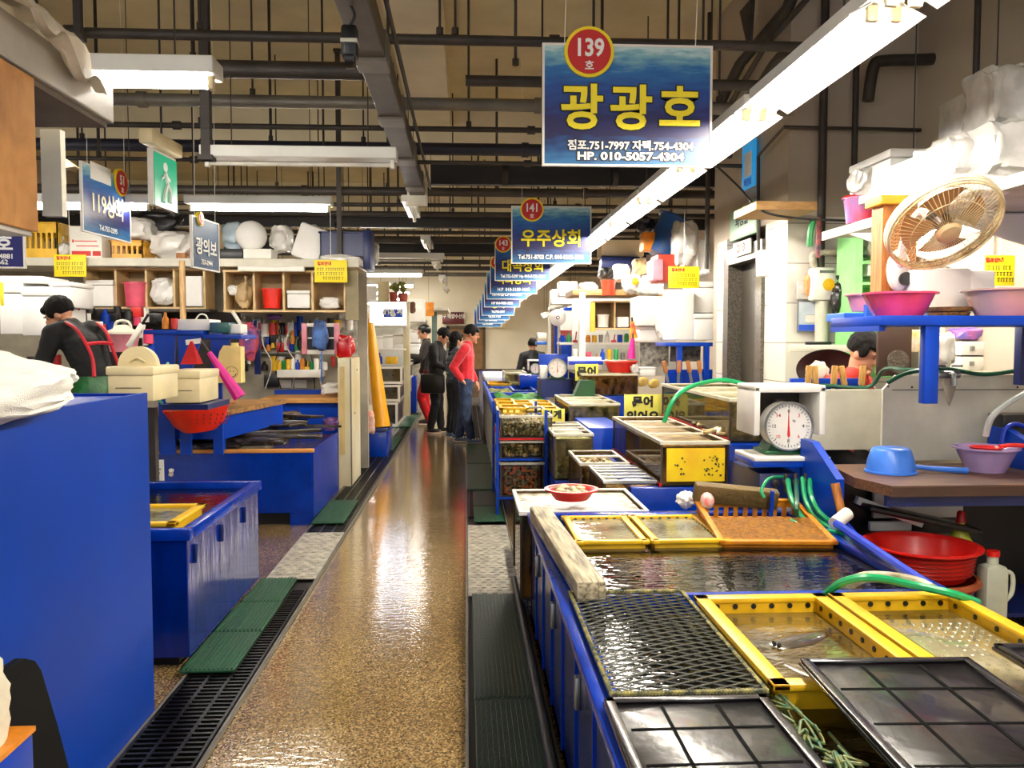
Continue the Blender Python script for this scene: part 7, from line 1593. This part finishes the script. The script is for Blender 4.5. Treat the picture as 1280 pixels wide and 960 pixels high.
px('white cabinet farther along on the left', 512, 374, 530, 402, 15.5, .6, WHITE, 'stall_cabinet', 'cabinet'); px('orange sign beyond the white cabinets on the left', 532, 378, 542, 395, 17.5, .1, ORANGE, 'orange_board', 'board'); px('long pale beam over the far left stalls', 530, 384, 560, 388, 18, 3, PALE, 'pale_beam', 'beam')
foam('white boxes beyond the worker with the cap, upper', 508, 412, 524, 428, 16.0, .4); foam('white boxes beyond the worker with the cap, lower', 508, 430, 524, 446, 16.0, .4); px('pale stall unit behind the black clad shopper', 506, 400, 534, 520, 17.2, .4, mat('far_stall_face', (190, 184, 166), .6, var=.25, vs_=8), 'stall_unit', 'stall'); px('blue green trim at the far left stall', 540, 388, 546, 470, 19, .2, mat('dull_teal', (90, 110, 100), .6), 'frame_post', 'post')
ST('wall_left_far', MB().box(-6.4, -1.9, 13.4, 13.48, 0, 2.2), WALLW)
S('wooden_platform', MB().box(-4.2, -2.6, 6.1, 6.8, 0, .19, .01), PLY, 'low wooden platform under the worker with the green apron', 'platform')

for r_ in range(3):
    for i in range(15):
        u = 292 + i * 10.2 + R.uniform(-3, 3); v = (408, 426, 452)[r_] + R.uniform(-5, 5)
        small(u, v + 8, 9.70, R.randint(0, 5), [4, 2, 4, 7, 2, 0, 4, 2, 1, 4, 2, 8, 4, 3, 2][(i + 4 * r_) % 15], R.uniform(5, 11), R.uniform(9, 20), 'on the left stall wall board, %s row, place %s' % (('top', 'middle', 'bottom')[r_], NUM[i]))
for i in range(22):
    u = 104 + (i % 11) * 8.6; v = 404 + 26 * (i // 11) + R.uniform(-6, 6)
    small(u, v, 8.9, R.randint(0, 5), [4, 2, 4, 0, 1, 4, 7, 4, 6, 2, 4][i % 11], R.uniform(6, 12), R.uniform(8, 22), 'in the dark niche behind the worker, %s row, place %s' % (('upper', 'lower')[i // 11], NUM[i % 11]))
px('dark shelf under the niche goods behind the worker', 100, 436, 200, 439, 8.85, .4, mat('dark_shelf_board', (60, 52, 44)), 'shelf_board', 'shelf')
for i in range(6):
    m = MB().tube([at(330 + i * 18, 400, y=9.68), at(326 + i * 19 + R.uniform(-8, 8), 430, y=9.66), at(334 + i * 17 + R.uniform(-8, 8), 455, y=9.67), at(330 + i * 18 + R.uniform(-12, 12), 486, y=9.68)], .007, n=6)
    S('cable', m, [WHITE, BLACK, WHITE, BLACK, WHITE, YEL][i], '%s cable hanging down the left stall wall board, number %s' % (['white', 'black', 'white', 'black', 'white', 'yellow'][i], NUM[i]), 'cable')
# ================================================================== people
def remesh(o, vox, sm=4):
    r = o.modifiers.new('r', 'REMESH'); r.mode = 'VOXEL'; r.voxel_size = vox; r.use_smooth_shade = True
    s = o.modifiers.new('s', 'SMOOTH'); s.iterations = sm; s.factor = .5
    return o
def limb(m, pts, rs, n=14):
    P_ = [Vector(p) for p in pts]
    for i in range(len(P_) - 1): m.cyl(P_[i], P_[i + 1], rs[i], rs[i + 1], n)
    for p, r in zip(P_, rs): m.ell(p, r, r, r, 2)
def person(lab, loc, rz, J, sk=SKIN, top=None, bottom=None, shoe=None, hair='short', hs=1.0, fem=False, apron=None, cap=False, glasses=False, bag_=None, puffy=False, seated=False, topm_len=.90, sole=None):
    t = T('person', lab, 'person', loc, rz)
    D = dict(pel=(0, 0, .93), wst=(0, .0, 1.08), chs=(0, .0, 1.30), nck=(0, -.005, 1.46), head=(0, .03, 1.615), yaw=0, pit=0,
             sL=(-.175, 0, 1.40), eL=(-.23, -.02, 1.12), wL=(-.22, .05, .88), sR=(.175, 0, 1.40), eR=(.23, -.02, 1.12), wR=(.22, .05, .88),
             hL=(-.09, 0, .90), kL=(-.10, .02, .49), aL=(-.10, -.03, .085), hR=(.09, 0, .90), kR=(.10, .02, .49), aR=(.10, -.03, .085))
    D.update(J); V = {k: (Vector(v) if isinstance(v, tuple) else v) for k, v in D.items()}
    hm = Euler((V['pit'], 0, V['yaw'])).to_matrix(); hc = V['head']
    # body
    m = MB()
    for a, b, ra, rb in (('pel', 'wst', (.155, .105), (.135, .095)), ('wst', 'chs', (.135, .095), (.165, .11)), ('chs', 'nck', (.165, .11), (.085, .065))):
        for k in range(5):
            q = k / 4; c = V[a].lerp(V[b], q); m.ell(c, ra[0] + (rb[0] - ra[0]) * q, ra[1] + (rb[1] - ra[1]) * q, .075, 2)
    limb(m, [V['nck'] - Vector((0, 0, .03)), hc - hm @ Vector((0, .02, .07))], [.056, .052])
    m.ell(hc + hm @ Vector((0, -.012, .02)), .076, .098, .10, 3, hm.to_euler())
    m.ell(hc + hm @ Vector((0, .02, -.05)), .060, .070, .075, 3, hm.to_euler(), lambda p: Vector((p.x * (1 - .25 * max(0, -p.z)), p.y, p.z)))
    m.ell(hc + hm @ Vector((0, .085, -.108)), .026, .020, .02, 2, hm.to_euler())
    m.ell(hc + hm @ Vector((0, .096, -.018)), .014, .024, .022, 2, hm.to_euler()); m.ell(hc + hm @ Vector((0, .10, -.034)), .017, .016, .012, 2, hm.to_euler())
    m.ell(hc + hm @ Vector((0, .086, -.072)), .026, .012, .012, 2, hm.to_euler()); m.ell(hc + hm @ Vector((0, .080, .02)), .052, .018, .012, 2, hm.to_euler())
    for s in (-1, 1): m.ell(hc + hm @ Vector((s * .078, -.01, -.018)), .012, .024, .034, 2, hm.to_euler())
    for s, S_ in (('L', -1), ('R', 1)):
        limb(m, [V['s' + s], V['e' + s], V['w' + s]], [.052, .042, .028]); limb(m, [V['h' + s], V['k' + s], V['a' + s]], [.085, .058, .040])
        fd = (V['w' + s] - V['e' + s]).normalized(); m.ell(V['w' + s] + fd * .055, .040, .026, .052, 2, (Vector((0, 0, 1)).rotation_difference(fd)).to_euler())
        sd = fd.cross(Vector((0, 0, 1))); sd = sd.normalized() if sd.length > .1 else Vector((1, 0, 0)); nn = fd.cross(sd)
        for k in range(4):
            b0 = V['w' + s] + fd * .09 + sd * (.027 - .018 * k); L_ = (.07, .08, .076, .06)[k]
            m.tube([b0 - fd * .02, b0 + fd * L_ * .5 + nn * .006, b0 + fd * L_ * .8 + nn * .026, b0 + fd * L_ * .85 + nn * .045], .0095, n=6, sub=2)
        m.tube([V['w' + s] + fd * .02 + sd * .02, V['w' + s] + fd * .05 + sd * .05, V['w' + s] + fd * .085 + sd * .056], .011, n=6, sub=2)
        ft = V['a' + s]; m.ell(ft + Vector((0, .07, -.045)), .042, .12, .035, 2)
    body = remesh(P('body', m, sk, t), .0075, 3)
    # eyes, brows
    for s in (-1, 1):
        P('eye', MB().ell(hc + hm @ Vector((s * .031, .083, -.004)), .011, .006, .006, 1, hm.to_euler()), BLACK, t, 'dark eye')
    P('eyebrows', MB().box(-.047, -.016, .088, .096, .016, .022).box(.016, .047, .088, .096, .016, .022), HAIR, t)
    eb = t.children[-1]; eb.matrix_local = Matrix.Translation(hc) @ hm.to_4x4()
    # hair
    m = MB()
    def hf(p):
        q = p * (1 + .07 * noise.noise(p * 11))
        if p.y > .3 and p.z < .12: q.y = .3 - .1 * (p.y - .3)
        if p.z < -.45: q.z = -.45 + (p.z + .45) * .3
        return q * (1 + .06 * noise.noise(p * 6))
    m.ell(hc + hm @ Vector((0, -.022, .035)), .092, .112, .108, 4, hm.to_euler(), hf)
    m.ell(hc + hm @ Vector((0, .066, .068)), .066, .038, .036, 3, hm.to_euler())
    for s in (-1, 1): m.ell(hc + hm @ Vector((s * .076, .018, .02)), .016, .04, .05, 2, hm.to_euler())
    if hair == 'long':
        for k in range(6): m.ell(hc + Vector((0, -.055 - .008 * k, -.02 - .05 * k)), .088 - .004 * k, .062, .06, 2)
    remesh(P('hair', m, HAIR, t), .008, 1)
    if cap:
        m = MB(); m.ell(hc + hm @ Vector((0, -.012, .06)), .10, .118, .085, 3, hm.to_euler(), lambda p: Vector((p.x, p.y, max(p.z, -.25)))); c_ = P('cap', m, BLACK, t, 'black cap with a red peak')
        P('cap_peak', MB().ell(hc + hm @ Vector((0, .125, .045)), .072, .07, .008, 2, hm.to_euler()), RED, c_, 'red peak')
    if glasses:
        m = MB()
        for s in (-1, 1): m.tube([hc + hm @ Vector((s * .032 + .024 * math.cos(a), .104, -.004 + .018 * math.sin(a))) for a in [2 * PI * i / 12 for i in range(13)]], .002, n=4, sub=1); m.tube([hc + hm @ Vector((s * .056, .102, 0)), hc + hm @ Vector((s * .084, .0, -.004))], .002, n=4, sub=1)
        P('glasses', m, BLACK, t)
    # clothes
    if top:
        m = MB()
        f = 1.0
        for a, b, ra, rb in (('pel', 'wst', (.175, .125), (.158, .118)), ('wst', 'chs', (.158, .118), (.188, .132)), ('chs', 'nck', (.188, .132), (.098, .080))):
            for k in range(6):
                q = k / 5; c = V[a].lerp(V[b], q); s_ = 1 + (.05 * math.sin(k * 2.6) if puffy else 0)
                if c.z < topm_len - .02 and not seated: continue
                m.ell(c, (ra[0] + (rb[0] - ra[0]) * q) * s_, (ra[1] + (rb[1] - ra[1]) * q) * s_, .07, 2)
        m.cyl(V['nck'] - Vector((0, 0, .04)), V['nck'] + Vector((0, .004, .045)), .085, .068, 16)
        for s in 'LR':
            e = V['w' + s].lerp(V['e' + s], .06)
            limb(m, [V['chs'].lerp(V['s' + s], .55) + Vector((0, 0, .05)), V['s' + s], V['e' + s], e], [.085, .075, .060, .046])
        o = P('top', m, top[0], t, top[1]); remesh(o, .012, 3)
        d = o.modifiers.new('d', 'DISPLACE'); tx = bpy.data.textures.get('folds') or bpy.data.textures.new('folds', 'CLOUDS'); tx.noise_scale = .09; d.texture = tx; d.strength = .018; d.mid_level = .5
    if bottom:
        m = MB(); m.ell(V['pel'] - Vector((0, 0, .0)), .168, .118, .085, 3)
        for s in 'LR': limb(m, [V['h' + s], V['k' + s], V['a' + s] + Vector((0, 0, .03))], [.103, .077, .064])
        o = P('trousers', m, bottom[0], t, bottom[1]); remesh(o, .012, 3)
        d = o.modifiers.new('d', 'DISPLACE'); tx = bpy.data.textures.get('folds') or bpy.data.textures.new('folds', 'CLOUDS'); d.texture = tx; d.strength = .02; d.mid_level = .5
    if shoe:
        for s in 'LR':
            a = V['a' + s]; m = MB(); m.ell(a + Vector((0, .055, -.035)), .047, .125, .038, 3, None, lambda p: Vector((p.x, p.y, p.z * (1 - .25 * p.y)))); m.cyl(a + Vector((0, 0, -.03)), a + Vector((0, 0, .05)), .05, .047, 14)
            o = P('shoe', m, shoe, t); 
            P('sole', MB().ell(a + Vector((0, .058, -.068)), .05, .13, .015, 2), sole or WHITE, o)
    return t, V
RS = mat('red_knit', (224, 24, 44), .7, var=.12, vs_=30, sheen=.3); JN = mat('blue_denim', (50, 68, 104), .8, var=.3, vs_=14); BKF = mat('black_fabric', (13, 13, 16), .8, var=.2)
NVF = mat('dark_navy_fabric', (24, 30, 46), .6, var=.2); RDT = mat('red_waterproof', (216, 30, 34), .35, c2=(150, 16, 20), vs_=7, bump=.4); DGR = mat('dark_brown_fabric', (44, 36, 34), .8)
# man in the red sweater, side on, hand in the back pocket
p = at(583, 551, z=0)
t, V = person('man in a red sweater and blue jeans standing in the aisle, facing right', (p.x, 12.2, 0), -PI / 2 - .1,
    dict(head=(0, .085, 1.61), nck=(0, .02, 1.46), chs=(0, -.01, 1.28), pit=-.25, eR=(.21, -.17, 1.13), wR=(.17, -.05, .95), eL=(-.22, .02, 1.12), wL=(-.20, .12, .92),
         kR=(.10, .0, .49), aR=(.12, .08, .085), kL=(-.09, -.02, .49), aL=(-.10, -.12, .085)),
    top=(RS, 'red knitted sweater'), bottom=(JN, 'blue jeans'), shoe=mat('blue_white_shoe', (90, 110, 140), .5), glasses=True)
m = MB()
for s in 'LR':
    for k in range(3): m.box(V['a' + s].x - .045, V['a' + s].x + .045, V['a' + s].y + .02 + .04 * k, V['a' + s].y + .035 + .04 * k, V['a' + s].z - .012, V['a' + s].z + .006)
P('shoe_stripes', m, WHITE, t, smooth=False)
# woman behind him
p = at(571, 545, y=12.9)
t, V = person('dark haired person in a dark padded vest behind the man in red', (p.x - .03, 12.85, 0), -PI / 2 + .5,
    dict(head=(0, .04, 1.52), nck=(0, 0, 1.38), chs=(0, 0, 1.22), sL=(-.165, 0, 1.32), sR=(.165, 0, 1.32), eL=(-.21, .0, 1.06), eR=(.21, .0, 1.06), wL=(-.14, .18, .98), wR=(.14, .18, .98), pel=(0, 0, .88)),
    top=(mat('padded_slate', (62, 72, 88), .4, var=.2, bump=.4, bs=30), 'dark grey padded vest'), bottom=(NVF, 'dark trousers'), shoe=mat('blue_white_shoe', (90, 110, 140)), hair='long', puffy=True, topm_len=.8)
# man in black
p = at(546, 539, z=0)
t, V = person('man in black with a black shoulder bag looking down in the aisle', (p.x, 13.6, 0), -PI / 2 - .25,
    dict(head=(0, .13, 1.58), nck=(0, .05, 1.46), chs=(0, .0, 1.30), pit=-.6, eL=(-.22, .08, 1.14), wL=(-.12, .28, 1.08), eR=(.22, .06, 1.14), wR=(.12, .26, 1.04), aL=(-.1, .05, .085), aR=(.11, -.06, .085)),
    top=(BKF, 'black jacket'), bottom=(BKF, 'black trousers'), shoe=BLACK, glasses=True)
b = P('shoulder_bag', MB().box(.13, .24, -.20, .20, .66, .98, .04), BLACK, t, 'black shoulder bag'); P('strap', MB().tube([(.19, -.15, .97), (.12, -.10, 1.30), (-.05, .02, 1.47), (-.14, .13, 1.30), (.0, .17, 1.1), (.19, .15, .97)], .012, n=6), BLACK, b)
# stall worker with cap
p = at(534, 530, z=0)
t, V = person('stall worker in a black red cap and red waterproof trousers, facing left', (p.x, 15.0, 0), PI / 2 + .15,
    dict(head=(0, .05, 1.66), nck=(0, .0, 1.50), chs=(0, .0, 1.33), sL=(-.18, 0, 1.44), sR=(.18, 0, 1.44), eL=(-.22, .12, 1.2), wL=(-.16, .38, 1.26), eR=(.22, .08, 1.16), wR=(.15, .30, 1.1), kL=(-.10, .12, .5), aL=(-.1, -.02, .085)),
    top=(DGR, 'dark brown jacket'), bottom=(RDT, 'red waterproof trousers'), shoe=BLACK, cap=True)
P('waist_belt', MB().lathe((0, 0, 0), [(.19, .93), (.195, .99), (.185, 1.0)], 24, 1, .72), mat('maroon_belt', (96, 16, 22), .5), t)
# worker bent at the left counter
p = at(122, 470, y=6.5)
t, V = person('dark haired worker with red straps and a green apron bent over the left counter', (p.x + .02, 6.45, .19), PI / 2 - .5,
    dict(pel=(0, 0, .95), wst=(0, .05, 1.12), chs=(0, .16, 1.31), nck=(0, .30, 1.44), head=(0, .42, 1.53), pit=-.5, yaw=.55, sL=(-.19, .23, 1.38), sR=(.19, .23, 1.38), eL=(-.25, .28, 1.12), wL=(-.16, .50, 1.02), eR=(.25, .28, 1.12), wR=(.16, .50, 1.04)),
    top=(BKF, 'black jacket'), bottom=(mat('green_waterproof', (10, 110, 40), .3, c2=(6, 70, 26), vs_=8, bump=.5), 'green waterproof trousers'), shoe=BLACK)
m = MB()
for s in (-1, 1): m.tube([(s * .12, -.12, 1.06), (s * .10, -.07, 1.22), (s * .12, .05, 1.40), (s * .13, .20, 1.46), (s * .12, .32, 1.38)], .014, n=6)
m.tube([(-.115, -.03, 1.30), (0, -.045, 1.31), (.115, -.03, 1.30)], .014, n=6)
P('straps', m, mat('red_strap', (220, 30, 50), .5), t, 'red shoulder straps')
o = P('apron', MB().lathe((0, .0, 0), [(.20, .70), (.205, .85), (.195, 1.0), (.175, 1.06), (.165, 1.06)], 24, 1, .78), mat('green_waterproof', (10, 110, 40)), t, 'green waterproof apron gathered at the waist')
P('apron_ties', MB().tube([(0, -.17, 1.0), (-.03, -.18, .9), (-.02, -.19, .8)], .006, n=5), DARKM, o)
# seated back far right
p = at(666, 440, y=16.0)
t, V = person('person in black seen from behind at the far right stalls', (p.x, 16, 0), .1,
    dict(pel=(0, 0, .78), wst=(0, 0, .92), chs=(0, 0, 1.13), nck=(0, 0, 1.28), head=(0, .03, 1.43), sL=(-.19, 0, 1.22), sR=(.19, 0, 1.22), eL=(-.26, .05, .96), eR=(.26, .05, .96), wL=(-.18, .25, .9), wR=(.18, .25, .9), hL=(-.09, 0, .76), hR=(.09, 0, .76), kL=(-.12, .35, .72), kR=(.12, .35, .72), aL=(-.12, .35, .3), aR=(.12, .35, .3)),
    top=(BKF, 'black jacket'), bottom=(BKF, 'black trousers'), seated=True)
S('stool', MB().cyl((p.x, 16, 0), (p.x, 16, .66), .17, .16, 20), NAVY, 'dark blue drum stool under the person in black', 'stool')
# person in red behind the splash board
p = at(1079, 440, y=5.2)
t, V = person('person in a red jacket bent forward behind the brown board at the right', (p.x, 5.36, .05), -PI / 2 - .9,
    dict(pel=(0, -.1, .72), wst=(0, -.08, .86), chs=(0, -.03, 1.08), nck=(0, .03, 1.24), head=(0, .09, 1.39), pit=-.45, sL=(-.19, -.02, 1.18), sR=(.19, -.02, 1.18), eL=(-.20, -.02, .92), eR=(.20, -.02, .92), wL=(-.10, .12, .86), wR=(.10, .12, .86), hL=(-.09, -.1, .7), hR=(.09, -.1, .7), kL=(-.1, .18, .6), kR=(.1, .18, .6), aL=(-.1, .12, .15), aR=(.1, .12, .15)),
    top=(mat('coral_red_fabric', (236, 70, 60), .6, var=.2, vs_=6), 'coral red jacket with white trim'), bottom=(BKF, 'black trousers'), seated=True, shoe=BLACK)
P('trim', MB().tube([(-.17, .0, 1.25), (-.22, .09, 1.1), (-.24, .1, .98)], .008, n=5), WHITE, t, 'white sleeve trim')
S('stool', MB().cyl((p.x, 5.38, 0), (p.x, 5.38, .6), .15, .14, 20), NAVY, 'dark blue drum stool behind the white splash board', 'stool')
